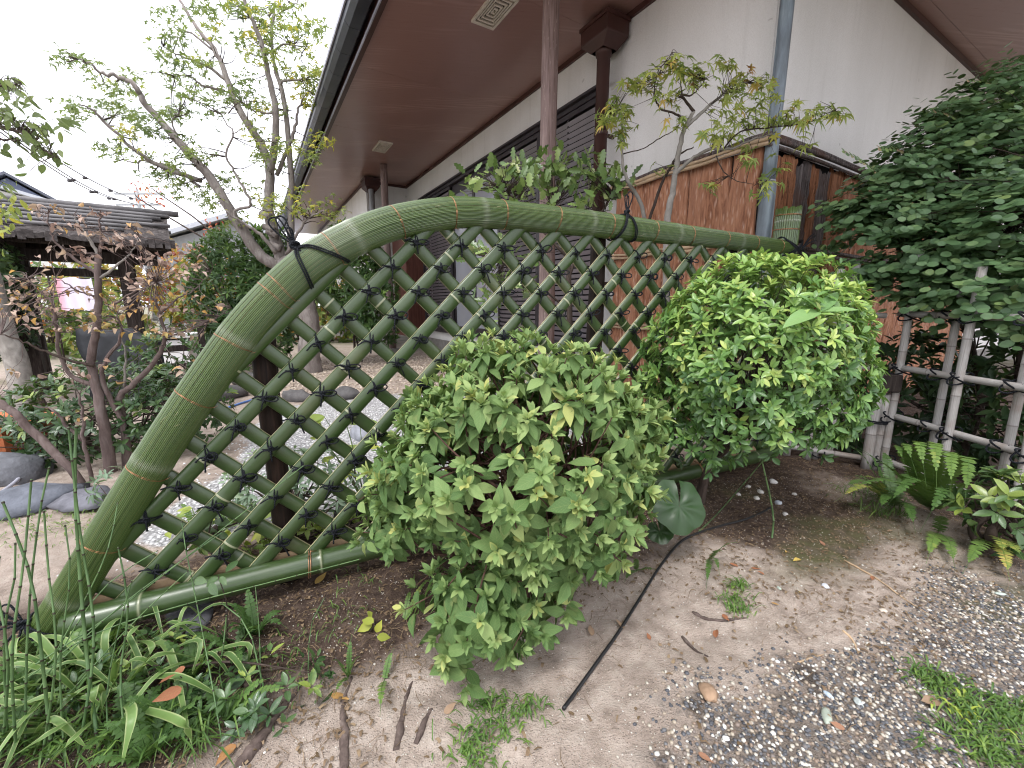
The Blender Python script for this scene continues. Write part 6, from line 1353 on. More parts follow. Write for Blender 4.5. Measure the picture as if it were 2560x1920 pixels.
# neighbouring roofs, pole and wires far behind
def gable(name, lab, c, w, d, hw, hr, ang, wall, roofm):
    c = np.asarray(c, float); A_, B_ = np.array([math.cos(ang), math.sin(ang), 0]), np.array([-math.sin(ang), math.cos(ang), 0]); h_ = thing(name, lab, "house", tuple(c), "houses beyond the garden"); P = lambda a, b, z: c + A_ * a + B_ * b + ZUP * z
    mb = MB(); mb.add([P(-w, -d, 0), P(w, -d, 0), P(w, d, 0), P(-w, d, 0), P(-w, -d, hw), P(w, -d, hw), P(w, d, hw), P(-w, d, hw), P(0, -d, hr - .12), P(0, d, hr - .12)], [(0, 1, 5, 8, 4), (2, 3, 7, 9, 6), (1, 2, 6, 5), (3, 0, 4, 7)]); part("wall", mb, wall, h_, False)
    for s_ in (-1, 1):
        e = .35; V = [P(0, -d - e, hr), P(s_ * (w + e), -d - e, hw - .1), P(s_ * (w + e), d + e, hw - .1), P(0, d + e, hr)]; V += [v + ZUP * .14 for v in V]; mb = MB(); mb.add(V, [(0, 1, 2, 3), (4, 7, 6, 5), (0, 4, 5, 1), (1, 5, 6, 2), (2, 6, 7, 3), (3, 7, 4, 0)]); part("roof", mb, roofm, h_, False)
    mb = MB(); mb.box(P(0, -d - .03, hw * .6), (1.0, .06, .9), (A_, B_, ZUP)); f_ = part("window", mb, M["bronze"], h_, False); mb = MB(); mb.box(P(0, -d - .07, hw * .6), (.86, .02, .76), (A_, B_, ZUP)); part("pane", mb, M["glass"], f_, False); return h_
M["bluewall"] = plain("blue_grey_gable", (.12, .135, .19), .7, .3, .15, .5); M["paleroof"] = plain("pale_metal_roof", (.50, .52, .57), .4, .5, .1, .4)
gable("distant_house", "blue-grey gabled house far behind the gate roof", at_y(125, 760, 27) * [1, 1, 0], 2.1, 5, 6.0, 7.5, math.radians(40), M["bluewall"], M["tile"])
gable("distant_house", "pale-roofed house at the left edge behind the gate roof", at_y(-60, 760, 22) * [1, 1, 0], 3.6, 4, 5.7, 6.6, math.radians(50), M["plaster"], M["paleroof"])
gable("distant_house", "white-roofed building behind the right end of the gate", at_y(610, 760, 18) * [1, 1, 0], 2.2, 4, 2.8, 3.75, math.radians(30), M["greypaint"], M["paleroof"])
up = at_y(345, 505, 26) * [1, 1, 0]; ph = at_y(345, 500, 26)[2]
po = thing("utility_pole", "thin grey utility pole far behind the gate roof", "pole", tuple(up)); mb = MB(); mb.tube([up, up + [0, 0, ph + .6]], [.15, .11], 9); part("pole", mb, M["greypaint"], po)
for dz in (.35, -.25):
    mb = MB(); mb.box(up + [0, 0, ph + dz], (2.6, .1, .1)); part("crossarm", mb, M["greypaint"], po, False)
for k, (a, b) in enumerate((((-60, 262), (395, 512)), ((-60, 275), (345, 512)), ((-60, 285), (330, 508)))):
    P0, P1 = at_y(*a, 14), at_y(*b, 26); mb = MB(); P = [P0 + (P1 - P0) * f - ZUP * .9 * math.sin(math.pi * f) * .6 for f in np.linspace(0, 1, 20)]; mb.tube(P, .022, 5)
    for f in (.45, .62, .78): q = P[int(f * 19)]; mb.box(q - ZUP * .05, (.16, .06, .10))
    solo("power_line", mb, M["bronze"], ("upper", "middle", "lower")[k] + " overhead cable sagging across the white sky to the utility pole", "cable", tuple(P0), "overhead cables")

bush("dark_undergrowth", "dark green undergrowth behind the lower trellis", (2.95, 2.2), [((2.85, 2.2, .45), (.30, .55, .50), 300, 2.0), ((2.95, 1.7, .45), (.28, .4, .5), 180, 5.0), ((2.6, 2.75, .40), (.45, .2, .45), 200, 7.0)], L_dk, 6, (.05, .09), .5, .16, grad=.1)
# ------------------------------------------------------------------ ferns, blades and stems
def onground(x, y): 
    p = at_z(x, y, 0.0); p[2] = float(gh(p[0], p[1])); return p
def frond(mb, P, wmax, tint, seed, pairs=20, taper=True):
    """a fern frond along path P with pairs of narrow leaflets"""
    r = np.random.default_rng(seed); Q = catmull(P, 8); L = np.concatenate([[0], np.cumsum(np.linalg.norm(np.diff(Q, axis=0), axis=1))]); T = np.gradient(Q, axis=0)
    up = np.array([0, 0, 1.0]); mb.tube(Q, np.linspace(.0014, .0005, len(Q)), 4, t=tint * .8, cap=False)
    for i in range(pairs):
        f = .10 + .89 * i / pairs; l = f * L[-1]; p = np.array([np.interp(l, L, Q[:, k]) for k in range(3)]); t = unit([np.interp(l, L, T[:, k]) for k in range(3)]); s = np.cross(t, up)
        s = unit(s) if np.linalg.norm(s) > .15 else unit(np.cross(t, [0.4, 1, 0])); n = np.cross(s, t)
        w = wmax * (math.sin(math.pi * min(1, f * 1.05 + .12)) ** .55 if taper else 1) * r.uniform(.88, 1.08); h = L[-1] / pairs * .46
        for sg in (-1, 1):
            d = unit(s * sg + t * .22 + n * r.normal(.02, .12)); e = p + d * w - up * w * .10; tt = np.clip(tint + r.normal(0, .05), 0, 1)
            mb.add([p - t * h * .8, p + t * h * .9, p + d * w * .55 + t * h, e, p + d * w * .6 - t * h * .9], [(0, 1, 2, 4), (4, 2, 3)], 0, tt, [(0, 0, 0)] * 5)
FERN = [0]
def fern(label, base, tips, wmax=.022, tint=.5, group="ferns", lift=.5, name="fern"):
    root = thing(name, label, "fern", tuple(base), group)
    for k, tp_ in enumerate(tips):
        FERN[0] += 1; tp, tn_ = np.asarray(tp_[-2], float), tp_[-1]; mid = base * .45 + tp * .55 + np.array([0, 0, lift * np.linalg.norm(tp - base) * .5])
        if len(tp_) == 3: mid = np.asarray(tp_[0], float)
        mb = MB(); LL = np.linalg.norm(tp - mid) + np.linalg.norm(mid - base); frond(mb, [base, mid, tp], wmax, np.clip(tint + tn_, 0, 1), FERN[0], int(np.clip(LL / .0115, 12, 34))); part("frond", mb, M["lf_fern"], root)
    return root
T = lambda x, y, Y: at_y(x, y, Y)
# sword ferns at the foot of the trellis
b0 = onground(2320, 1270); b0[1] -= .02
fern("bright upright sword fern in front of the trellis corner post", b0, [(T(2249, 1118, 1.86), T(2272, 1190, 1.70), .18), (T(2268, 1112, 1.84), T(2294, 1195, 1.66), .22), (T(2300, 1106, 1.82), T(2316, 1216, 1.62), .28), (T(2338, 1108, 1.80), T(2342, 1236, 1.58), .33), (T(2374, 1130, 1.78), T(2377, 1250, 1.55), .30), (T(2415, 1142, 1.76), T(2411, 1272, 1.52), .26), (T(2420, 1205, 1.68), T(2490, 1240, 1.58), .32), (T(2450, 1180, 1.8), T(2520, 1160, 1.8), .10), (T(2290, 1195, 1.72), T(2196, 1288, 1.56), -.05), (T(2360, 1220, 1.64), T(2300, 1330, 1.5), -.12), (T(2240, 1180, 1.85), T(2110, 1105, 1.9), -.02), (T(2230, 1200, 1.8), T(2092, 1228, 1.75), .10)], .036, .42, lift=.45)
b1 = onground(2230, 1265)
fern("dark green sword fern spreading left over the soil by the trellis", b1, [(T(2090, 1105, 2.1), -.08), (T(2150, 1120, 2.1), -.1), (T(2092, 1225, 1.85), .10), (T(2195, 1285, 1.72), -.02), (T(2085, 1255, 1.8), .45), (T(2290, 1335, 1.62), -.10), (T(2140, 1195, 1.9), .42), (T(2110, 1190, 2.0), -.12), (T(2200, 1120, 2.2), -.12), (T(2280, 1180, 2.1), -.1)], .034, .46, lift=.4)
b2 = onground(2345, 1330)
fern("small fern with two pale fronds hanging onto the sand", b2, [(T(2315, 1410, 1.42), .25), (T(2388, 1425, 1.40), .14), (T(2360, 1290, 1.6), -.05)], .031, .5, lift=.22)
b3 = onground(2480, 1345)
fern("yellowing fern at the right edge below the trellis", b3, [(T(2525, 1455, 1.30), .44), (T(2405, 1435, 1.32), .16), (T(2510, 1390, 1.36), .40), (T(2560, 1400, 1.36), .35)], .032, .5, lift=.15)
b4 = onground(1775, 1390)
fern("small drooping fern beside the black hose", b4, [(T(1765, 1475, 1.28), -.02), (T(1800, 1440, 1.3), .05), (T(1845, 1355, 1.45), .0), (T(1810, 1380, 1.42), .05)], .014, .45, lift=.25)
fern("fern showing under the matte-leaved shrub on its right", onground(1590, 1430), [(T(1560, 1455, 1.3), .05), (T(1640, 1425, 1.38), .08), (T(1590, 1395, 1.35), .0)], .014, .4, lift=.2)
# ferns in the lower left
bl = [((330, 1830), "dark fern among the striped strap leaves", [((350, 1660), -.15), ((420, 1700), -.1), ((300, 1690), -.08), ((230, 1870), .12), ((270, 1800), 0), ((180, 1910), .1)], .024), ((560, 1800), "fern with broad fronds beside the strap leaves", [((500, 1690), -.12), ((545, 1820), .08), ((600, 1730), -.05), ((640, 1800), -.1), ((690, 1690), .12), ((740, 1720), .18)], .020), ((590, 1640), "slender dark fern below the bamboo bottom rail", [((440, 1590), -.1), ((530, 1610), -.12), ((640, 1510), -.12), ((650, 1570), .1), ((610, 1680), -.12)], .015), ((870, 1690), "tiny fern on the soil near the shrub", [((830, 1650), .05), ((900, 1640), .1), ((880, 1585), -.05), ((835, 1740), .08)], .010), ((960, 1700), "pale fern frond beside the shrub's lowest leaves", [((950, 1790), .28), ((985, 1620), .1)], .013), ((120, 1880), "fern at the bottom left corner", [((60, 1820), -.05), ((190, 1780), 0), ((160, 1900), .1), ((40, 1900), 0)], .022), ((1010, 1560), "fern behind the lowest leaves of the matte shrub", [((1060, 1500), .3), ((1085, 1440), .35), ((1030, 1470), .25)], .011)]
for (bx, by), lab, tp, wm in bl:
    b = onground(bx, by); fern(lab, b, [(at_z(x, y, RNG.uniform(.02, .10)), t_) for (x, y), t_ in tp], wm, .45, lift=.35)
for k, (x, y, lab) in enumerate(((80, 1760, "dark fern at the left edge under the strap leaves"), (430, 1830, "fern at the bottom between the strap leaves and the thick root"), (270, 1640, "fern tucked behind the strap leaves at the curved fence foot"), (480, 1720, "dark fern right of the strap leaves below the slate"), (20, 1880, "fern in the very bottom left corner"), (640, 1600, "small fern under the bottom rail by the dark stake"), (370, 1900, "fern at the bottom edge below the strap leaves"), (180, 1700, "dark fern in the middle of the strap leaves"))):
    b = onground(x, y); n_ = 9; fern(lab, b, [(b + np.array([math.cos(a) * .10, math.sin(a) * .09, RNG.uniform(.03, .09)]) + RNG.normal(0, .012, 3), RNG.normal(-.08, .09)) for a in np.linspace(0, 5.6, n_) + RNG.random()], .019, .42, lift=.55)
# ferns and low plants just behind the lattice
for (x, y, lab) in ((560, 1390, "fern behind the lattice near the bottom rail"), (460, 1440, "fern behind the lattice at its left foot"), (700, 1330, "fern behind the dark stake")):
    q = onground(x, y); q = q + np.array([-.10, .22, 0]); fern(lab, q, [(q + np.array([math.cos(a) * .16, math.sin(a) * .14, RNG.uniform(.05, .16)]), RNG.normal(.1, .1)) for a in np.linspace(0, 6.0, 8)], .018, .5, lift=.6)
def blade(mb, P, w, tint, n=7, cupped=.25):
    Q = catmull(P, n); T_ = np.gradient(Q, axis=0); m_ = len(Q); f = np.linspace(0, 1, m_); ws = w * np.clip(np.sin(np.pi * (f * .86 + .14)) ** .6, .05, 1); s = np.cross(T_, [0, 0, 1.0]); ln = np.linalg.norm(s, axis=1)[:, None]; s = np.where(ln > 1e-6, s / (ln + 1e-9), [1.0, 0, 0])
    nrm = np.cross(s, T_); nrm /= np.linalg.norm(nrm, axis=1)[:, None] + 1e-9
    V = np.stack([Q - s * ws[:, None] + nrm * (ws * cupped)[:, None], Q, Q + s * ws[:, None] + nrm * (ws * cupped)[:, None]], 1).reshape(-1, 3); UV = np.stack([np.tile([-1, 0, 1], m_), np.repeat(f, 3), np.zeros(3 * m_)], 1)
    mb.add(V, [(i * 3 + j, i * 3 + j + 1, i * 3 + j + 4, i * 3 + j + 3) for i in range(m_ - 1) for j in (0, 1)], 0, tint, UV)
sbase = onground(300, 1760)
sp = thing("strap_leaf_clump", "clump of arching strap leaves with cream edges at the lower left", "plant", tuple(sbase))
SLN = 40
SL = [((290, 1690), (410, 1610), (480, 1865)), ((300, 1700), (490, 1600), (480, 1690)), ((310, 1720), (430, 1690), (550, 1740)), ((310, 1720), (600, 1610), (618, 1678)), ((260, 1740), (235, 1720), (235, 1825)), ((270, 1740), (265, 1730), (245, 1832)), ((300, 1760), (330, 1780), (305, 1915)), ((250, 1720), (160, 1600), (40, 1600)), ((220, 1760), (120, 1680), (0, 1720)), ((240, 1740), (120, 1740), (0, 1790)), ((250, 1760), (130, 1830), (20, 1900)), ((260, 1780), (180, 1850), (120, 1915)), ((220, 1700), (240, 1640), (130, 1690)), ((280, 1740), (290, 1650), (290, 1700)), ((300, 1740), (390, 1640), (520, 1650)), ((230, 1730), (60, 1660), (-20, 1690)), ((300, 1760), (440, 1800), (480, 1850)), ((200, 1740), (90, 1590), (20, 1640)), ((240, 1700), (330, 1580), (360, 1560)), ((270, 1700), (270, 1570), (360, 1520)), ((180, 1800), (60, 1800), (-10, 1860)), ((330, 1720), (380, 1620), (340, 1600)), ((210, 1720), (190, 1560), (290, 1480)), ((150, 1760), (40, 1760), (-30, 1740))]
for a, b, c in SL:
    P = [at_z(*a, .01), at_z(b[0], b[1], RNG.uniform(.09, .15)), at_z(*c, RNG.uniform(.02, .07))]; mb = MB(); blade(mb, P, RNG.uniform(.007, .010), RNG.uniform(.3, 1), 6); part("leaf", mb, M["lf_strap"], sp)
for k in range(44):
    a = RNG.uniform(0, 6.28); r_ = RNG.uniform(.10, .26); c = sbase + np.array([RNG.normal(-.10, .13), RNG.normal(.03, .09), 0]); mb = MB()
    blade(mb, [c, c + np.array([math.cos(a) * r_ * .5, math.sin(a) * r_ * .5, RNG.uniform(.05, .11)]), c + np.array([math.cos(a) * r_, math.sin(a) * r_, RNG.uniform(.0, .06)])], RNG.uniform(.005, .0085), RNG.uniform(0, 1), 6); part("leaf", mb, M["lf_strap"], sp)
ht = thing("horsetail_clump", "tall thin green horsetail stems at the lower left edge", "plant", tuple(at_z(110, 1900, 0)))
HS = [((40, 1905, .70), (30, 1640, .72), (60, 1400, .75), (80, 1180, .78), .0034), ((100, 1905, .72), (140, 1640, .74), (120, 1420, .77), (105, 1200, .79), .0030), ((160, 1905, .76), (150, 1660, .78), (175, 1440, .8), (160, 1290, .82), .0026), ((0, 1900, .7), (20, 1650, .72), (-10, 1450, .75), (20, 1330, .76), .0034), ((280, 1905, .8), (265, 1760, .81), (290, 1600, .84), (330, 1450, .86), .0024), ((250, 1900, .80), (215, 1620, .82), (188, 1240, .85), (194, 1000, .86), .0048), ((190, 1900, .78), (235, 1600, .8), (200, 1330, .83), (170, 1060, .84), .0036), ((130, 1900, .74), (95, 1560, .76), (70, 1420, .78), (5, 1250, .80), .0042), ((60, 1900, .76), (70, 1560, .78), (100, 1280, .80), (140, 1100, .82), .0030), ((320, 1900, .80), (300, 1700, .83), (320, 1520, .86), (290, 1340, .88), .0032), ((20, 1900, .72), (10, 1600, .74), (40, 1420, .76), (30, 1300, .78), .0030), ((560, 1880, .86), (510, 1600, .92), (460, 1350, .98), (455, 1290, 1.0), .0022), ((690, 1850, .92), (640, 1640, .98), (615, 1560, 1.02), (545, 1500, 1.05), .0032), ((780, 1790, .98), (770, 1640, 1.02), (790, 1520, 1.05), (830, 1485, 1.08), .0022), ((650, 1800, .95), (650, 1620, 1.0), (640, 1480, 1.04), (630, 1420, 1.07), .0020), ((600, 1860, .90), (550, 1700, .93), (560, 1600, .98), (570, 1500, 1.0), .0030)]
def stem(mb, P, r, seg=.07):
    Q = catmull(P, 8); L = np.concatenate([[0], np.cumsum(np.linalg.norm(np.diff(Q, axis=0), axis=1))]); g = [0.0]
    while g[-1] < L[-1]: g += [g[-1] + seg * .012, g[-1] + seg * .94, g[-1] + seg * .955, g[-1] + seg * .985, g[-1] + seg]
    g = np.array([q for q in g if q <= L[-1]]); P2 = np.stack([np.interp(g, L, Q[:, k]) for k in range(3)], 1); ph = (g % seg) / seg; nd = ((ph > .945) | (ph < .004)).astype(float); R = r * (1 - .35 * g / L[-1]) * (1 + .22 * nd); mb.tube(P2, R, 7, t=nd)
for *pts, r in HS:
    mb = MB(); stem(mb, [at_y(*p) if i else at_z(p[0], p[1], 0) * [1, 1, 0] + [0, 0, -.01] for i, p in enumerate(pts)], r * .8); part("stem", mb, M["horsetail"], ht)
for a, b, c in (((90, 1660), (300, 1520), (790, 1140)), ((60, 1700), (300, 1560), (930, 1390)), ((100, 1720), (250, 1480), (420, 1360)), ((110, 1690), (320, 1500), (600, 1300)), ((150, 1760), (330, 1560), (500, 1400)), ((130, 1650), (260, 1400), (300, 1230))):
    P = [at_y(*a, .86), at_y(*b, .93), at_y(*c, 1.02)]; mb = MB(); stem(mb, P, .0017, .055); part("stem", mb, M["horsetail"], ht)
hz = thing("horsetail_plant", "single green horsetail stem standing beside the glossy shrub", "plant", tuple(onground(1930, 1345)))
mb = MB(); q = onground(1930, 1345); stem(mb, [q, q + [-.01, 0, .12], at_y(1900, 1130, 1.62)], .0042, .08); part("stem", mb, M["horsetail"], hz); mb = MB(); stem(mb, [onground(1740, 1335), onground(1800, 1300) + [0, 0, .05], at_y(1935, 1120, 1.6)], .0030, .07); part("stem", mb, M["horsetail"], hz)
# round-leaved plant
rl = onground(1690, 1330); rp = thing("round_leaf_plant", "large dark green round leaf at the foot of the matte shrub", "plant", tuple(rl))
def round_leaf(c, nrm, r, tint, root):
    nrm = unit(nrm); u = unit(np.cross(nrm, [0, 1, .3])); v = np.cross(nrm, u); V, F, UV = [c], [], [(0, 0, 0)]; n = 40
    for k, (rr, dz) in enumerate(((.35, .012), (.7, .012), (1.0, -.004))):
        for j in range(n):
            a = -math.pi / 2 + .10 + (2 * math.pi - .20) * j / (n - 1); q = r * rr * (1 + .05 * math.sin(5 * a) + .02 * math.sin(11 * a)) * 1.0; V.append(c + u * q * math.cos(a) + v * q * math.sin(a) + nrm * (dz * (.6 + .4 * math.sin(7 * a)) * r / .1)); UV.append((math.sin(a * 8) * .5, rr, 0))
    F = [(0, 1 + j, 2 + j) for j in range(n - 1)]; 
    for k in range(2): F += [(1 + k * n + j, 1 + (k + 1) * n + j, 2 + (k + 1) * n + j, 2 + k * n + j) for j in range(n - 1)]
    mb = MB(); mb.add(V, F, 0, tint, UV); part("leaf", mb, M["lf_round"], root)
cR = at_y(1697, 1265, 1.50); round_leaf(cR, np.array([.10, -.82, .55]), .104, .55, rp); round_leaf(at_y(1650, 1330, 1.52), np.array([-.2, -.5, .8]), .05, .3, rp)
limb(rp, [rl, rl + [.02, .01, .05], cR], [.004, .0035, .003], M["redtwig"], "stem", 6, 5)
# yellow-green broad leaves behind the lattice
for (x, y, Y, lab, ends) in ((915, 1250, 1.95, "yellow-green broad-leaved plant behind the lattice beside the matte shrub", [(810, 1040), (850, 1010), (900, 1060), (830, 1140), (870, 1180), (900, 1120), (790, 1090), (760, 1050)]), (500, 1350, 1.55, "low yellow-green seedlings behind the lattice", [(440, 1290), (480, 1270), (530, 1300), (560, 1330), (420, 1330), (600, 1300), (640, 1310)])):
    b = at_y(x, y, Y); b[2] = 0; rt_ = thing("broad_leaf_plant", lab, "plant", tuple(b)); pos, dd, sz = [], [], []
    for e_ in ends:
        P = at_y(*e_, Y + RNG.normal(0, .05)); limb(rt_, [b, (b + P) / 2 + [0, 0, .05], P], [.004, .003, .0015], M["stem_green"], "stem", 5, 5)
        for q in range(2): pos.append(P); dd.append(np.array([RNG.normal(0, 1), RNG.normal(-.2, .5), RNG.uniform(-.3, .3)])); sz.append(RNG.uniform(.07, .14) if Y > 1.8 else RNG.uniform(.04, .06))
    foliage(rt_, L_ye, np.array(pos), np.array(dd), np.tile([.1, -.4, .9], (len(pos), 1)), np.array(sz), RNG.uniform(.1, .8, len(pos)), nparts=len(pos))
bush("nandina_plant", "low pale blue-green nandina behind the left part of the lattice", (-1.05, 1.72), [((-1.02, 1.75, .22), (.26, .14, .20), 60, 3.0), ((-.80, 1.80, .20), (.18, .12, .16), 30, 6.0)], L_bl, 6, (.035, .055), .5, .15, (.9, 1.5), ntw=30)
bush("nandina_plant", "pale nandina sprig left of the curved fence foot", (-1.95, 1.95), [((-1.93, 1.93, .13), (.14, .10, .09), 18, 3.0)], L_bl, 6, (.035, .06), .4, .1, (1.0, 1.6), ntw=10, stems=1)
bush("glossy_seedling", "glossy green bush at the right edge under the trellis", (1.98, 1.55), [((1.98, 1.56, .20), (.16, .12, .14), 36, 5.0)], L_ca, 6, (.05, .075), .78, .1, nparts=120)
bush("glossy_seedling", "small glossy-leaved seedling under the bamboo fence at its left foot", (-1.0, 1.36), [((-1.05, 1.36, .24), (.07, .05, .10), 9, 2.0)], L_ca, 4, (.045, .07), .8, .1, ntw=8, stems=1)
for (x, y, Y, lab, n_) in ((545, 1440, 1.05, "thin seedling with four oval leaves in front of the bottom rail", 5), (930, 1560, 1.1, "yellow-green heart-leaved vine beside the matte shrub", 5), (450, 1690, .86, "heart-shaped reddish leaf on a stalk among the strap leaves", 3)):
    P = at_y(x, y, Y); b = np.array([P[0] - .02, P[1] + .02, float(gh(P[0], P[1]))]); rt_ = thing("seedling", lab, "plant", tuple(b)); limb(rt_, [b, (b + P) / 2 + [.015, 0, .02], P], [.002, .0016, .001], M["darktwig"], "stem", 5, 5)
    pos = P + RNG.normal(0, .022, (n_, 3)); foliage(rt_, L_fa if "reddish" in lab else L_ye if "vine" in lab else L_ca, pos, rdir(n_) * [1, .6, .4], np.tile([.05, -.7, .7], (n_, 1)) + RNG.normal(0, .2, (n_, 3)), RNG.uniform(.035, .055, n_), RNG.uniform(.6, .8, n_), nparts=n_)
bush("ground_cover_plant", "low yellow-green leafy plants behind the foot of the lattice", (-.85, 1.60), [((-.92, 1.56, .09), (.20, .09, .11), 36, 3.0), ((-.55, 1.74, .08), (.18, .08, .10), 28, 6.0)], L_ye, 5, (.03, .055), .35, .2, (.9, 1.5), ntw=30)
bush("ground_cover_plant", "low leafy plants behind the lattice next to the matte shrub", (-.15, 1.95), [((-.22, 1.90, .10), (.20, .09, .12), 34, 4.0), ((.15, 2.05, .10), (.2, .1, .12), 26, 8.0)], L_ye, 5, (.035, .06), .25, .2, (.9, 1.5), ntw=30)
bush("ground_cover_plant", "low dark leafy ground cover among the strap leaves at the lower left", (-.95, .98), [((-.95, .96, .03), (.28, .16, .07), 60, 3.0), ((-.66, .92, .02), (.18, .12, .06), 34, 6.0)], L_ca, 5, (.022, .042), .62, .16, (.9, 1.5), ntw=20)
# ------------------------------------------------------------------ grass tufts
def tuft(label, pts, n, h, w, tb, seed, name="grass_tuft"):
    r = np.random.default_rng(seed); c0 = onground(*pts[0][:2]); mb = MB()
    for k in range(n):
        x, y, sp_ = pts[r.integers(len(pts))]; c = onground(x, y) + np.array([r.normal(0, sp_), r.normal(0, sp_ * .7), 0]); a = r.uniform(0, 6.28); l = h * r.uniform(.5, 1.2)
        blade(mb, [c, c + np.array([math.cos(a) * l * .45, math.sin(a) * l * .45, l * r.uniform(.3, .7)]), c + np.array([math.cos(a) * l, math.sin(a) * l, l * r.uniform(.05, .5)])], w * r.uniform(.7, 1.2), np.clip(tb + r.normal(0, .15), 0, 1), 2)
    return solo(name, mb, M["lf_grass"], label, "grass", tuple(c0), "grass tufts on the sand", kind="stuff")
tuft("fresh green grass tuft below the matte-leaved shrub", [(1180, 1850, .035), (1250, 1830, .035), (1310, 1790, .03), (1200, 1905, .03), (1230, 1770, .03)], 330, .034, .0020, .5, 1)
tuft("small green grass tuft in the middle of the sand", [(1835, 1500, .03), (1850, 1470, .022), (1850, 1525, .018)], 170, .036, .0020, .55, 2)
tuft("wide patch of low green weeds in the lower right corner", [(2330, 1700, .03), (2390, 1740, .045), (2450, 1800, .05), (2500, 1850, .05), (2540, 1900, .04), (2430, 1880, .04), (2540, 1790, .03)], 760, .036, .0022, .5, 3)
tuft("bright yellow-green weed at the edge of the low weeds", [(2400, 1790, .018), (2420, 1765, .012)], 46, .030, .0030, .95, 4)
tuft("dense low grass under the strap leaves at the lower left", [(60, 1700, .06), (160, 1760, .06), (240, 1840, .06), (340, 1860, .05), (420, 1780, .06), (100, 1880, .05), (500, 1840, .04), (300, 1680, .06)], 620, .085, .0020, .42, 15)
tuft("sparse grass behind the foot of the curved fence", [(200, 1290, .10), (120, 1330, .1), (260, 1320, .08), (60, 1290, .1)], 260, .035, .0022, .7, 5)
tuft("tuft of thin grass at the foot of the trellis ferns", [(2150, 1240, .06), (2200, 1255, .05), (2240, 1290, .04), (2180, 1290, .04)], 150, .09, .0018, .4, 6)
tuft("pale variegated grass clump by the path behind the curved fence", [(430, 985, .10), (460, 1000, .08)], 150, .17, .0045, .85, 7)
tuft("thin grass behind the bottom rail of the lattice", [(640, 1400, .05), (860, 1360, .06), (800, 1330, .06), (930, 1330, .05)], 170, .07, .0018, .6, 8)
tuft("thin weeds on the dark soil left of the matte shrub", [(800, 1600, .06), (860, 1540, .05), (760, 1700, .06), (700, 1640, .06), (900, 1470, .05)], 120, .035, .0016, .5, 9)
# ------------------------------------------------------------------ hose, roots, stones
M["hose"] = plain("black_hose", (.012, .012, .013), .45, .4, .2, 10)
def groundline(pts, dz, r): return [onground(x, y) + [0, 0, dz] for x, y in pts]
mb = MB(); mb.tube(catmull(groundline([(1408, 1785), (1440, 1735), (1490, 1665), (1545, 1585), (1600, 1500), (1650, 1420), (1700, 1360), (1745, 1335), (1800, 1315), (1870, 1300), (1930, 1275)], .008, 0), 8), .0048, 10); solo("garden_hose", mb, M["hose"], "black hose running from the sand to the glossy shrub", "hose", tuple(onground(1408, 1785)))
M["bluehose"] = plain("blue_hose", (.10, .19, .45), .4, .4, .1, 10); mb = MB(); mb.tube(catmull(groundline([(500, 1035), (560, 1025), (610, 1010), (680, 990)], .012, 0), 6), .011, 8); solo("blue_hose", mb, M["bluehose"], "blue hose lying on the white gravel", "hose", tuple(onground(500, 1035)))
mb = MB(); mb.tube(catmull(groundline([(0, 1245), (40, 1215), (80, 1180), (140, 1140)], .03, 0), 6), .010, 8); solo("pale_blue_hose", mb, M["gutlip"], "pale blue hose by the stone at the left edge", "hose", tuple(onground(0, 1245)))
for k, (pts, r0, lab) in enumerate(((((600, 1915), (650, 1850), (690, 1790), (740, 1730), (775, 1690)), .016, "thick curved root at the lower left"), (((860, 1930), (862, 1830), (858, 1760), (880, 1690)), .011, "straight root left of the matte shrub with a pale knot"), (((990, 1880), (1005, 1800), (1015, 1740), (1030, 1700)), .009, "thin root under the lowest leaves of the matte shrub"), (((1040, 1860), (1070, 1790), (1095, 1760)), .008, "short root beside the green grass tuft"), (((1730, 1530), (1760, 1545), (1800, 1550), (1840, 1545), (1868, 1540)), .006, "bent dead twig on the sand below the grass tuft"), (((1705, 1590), (1740, 1620), (1770, 1645)), .005, "thin dead twig on the sand at the left of the worn line"), (((2110, 1400), (2190, 1450), (2260, 1500), (2330, 1540)), .0035, "long pale dry leaf stalk across the pebbles"), (((2105, 1580), (2130, 1600), (2145, 1632)), .004, "crooked grey stick among the pebbles"), (((1990, 1660), (2050, 1640), (2110, 1632)), .003, "thin brown needle twig over the pebbles"))):
    P = catmull(groundline(pts, -r0 * .15 if k < 4 else r0 * .4, 0), 8); P = P + RNG.normal(0, r0 * .10, P.shape); mb = MB(); mb.tube(P, r0 * np.interp(np.linspace(0, 1, len(P)), [0, .12, 1], [.75, 1.05, .3]) * (1 + .10 * np.sin(np.arange(len(P)) * 1.1 + k)), 9, jit=.18); solo("tree_root" if k < 4 else "twig", mb, M["root"] if k < 6 else M["tanbamboo"], lab, "root" if k < 4 else "twig", tuple(P[0]))
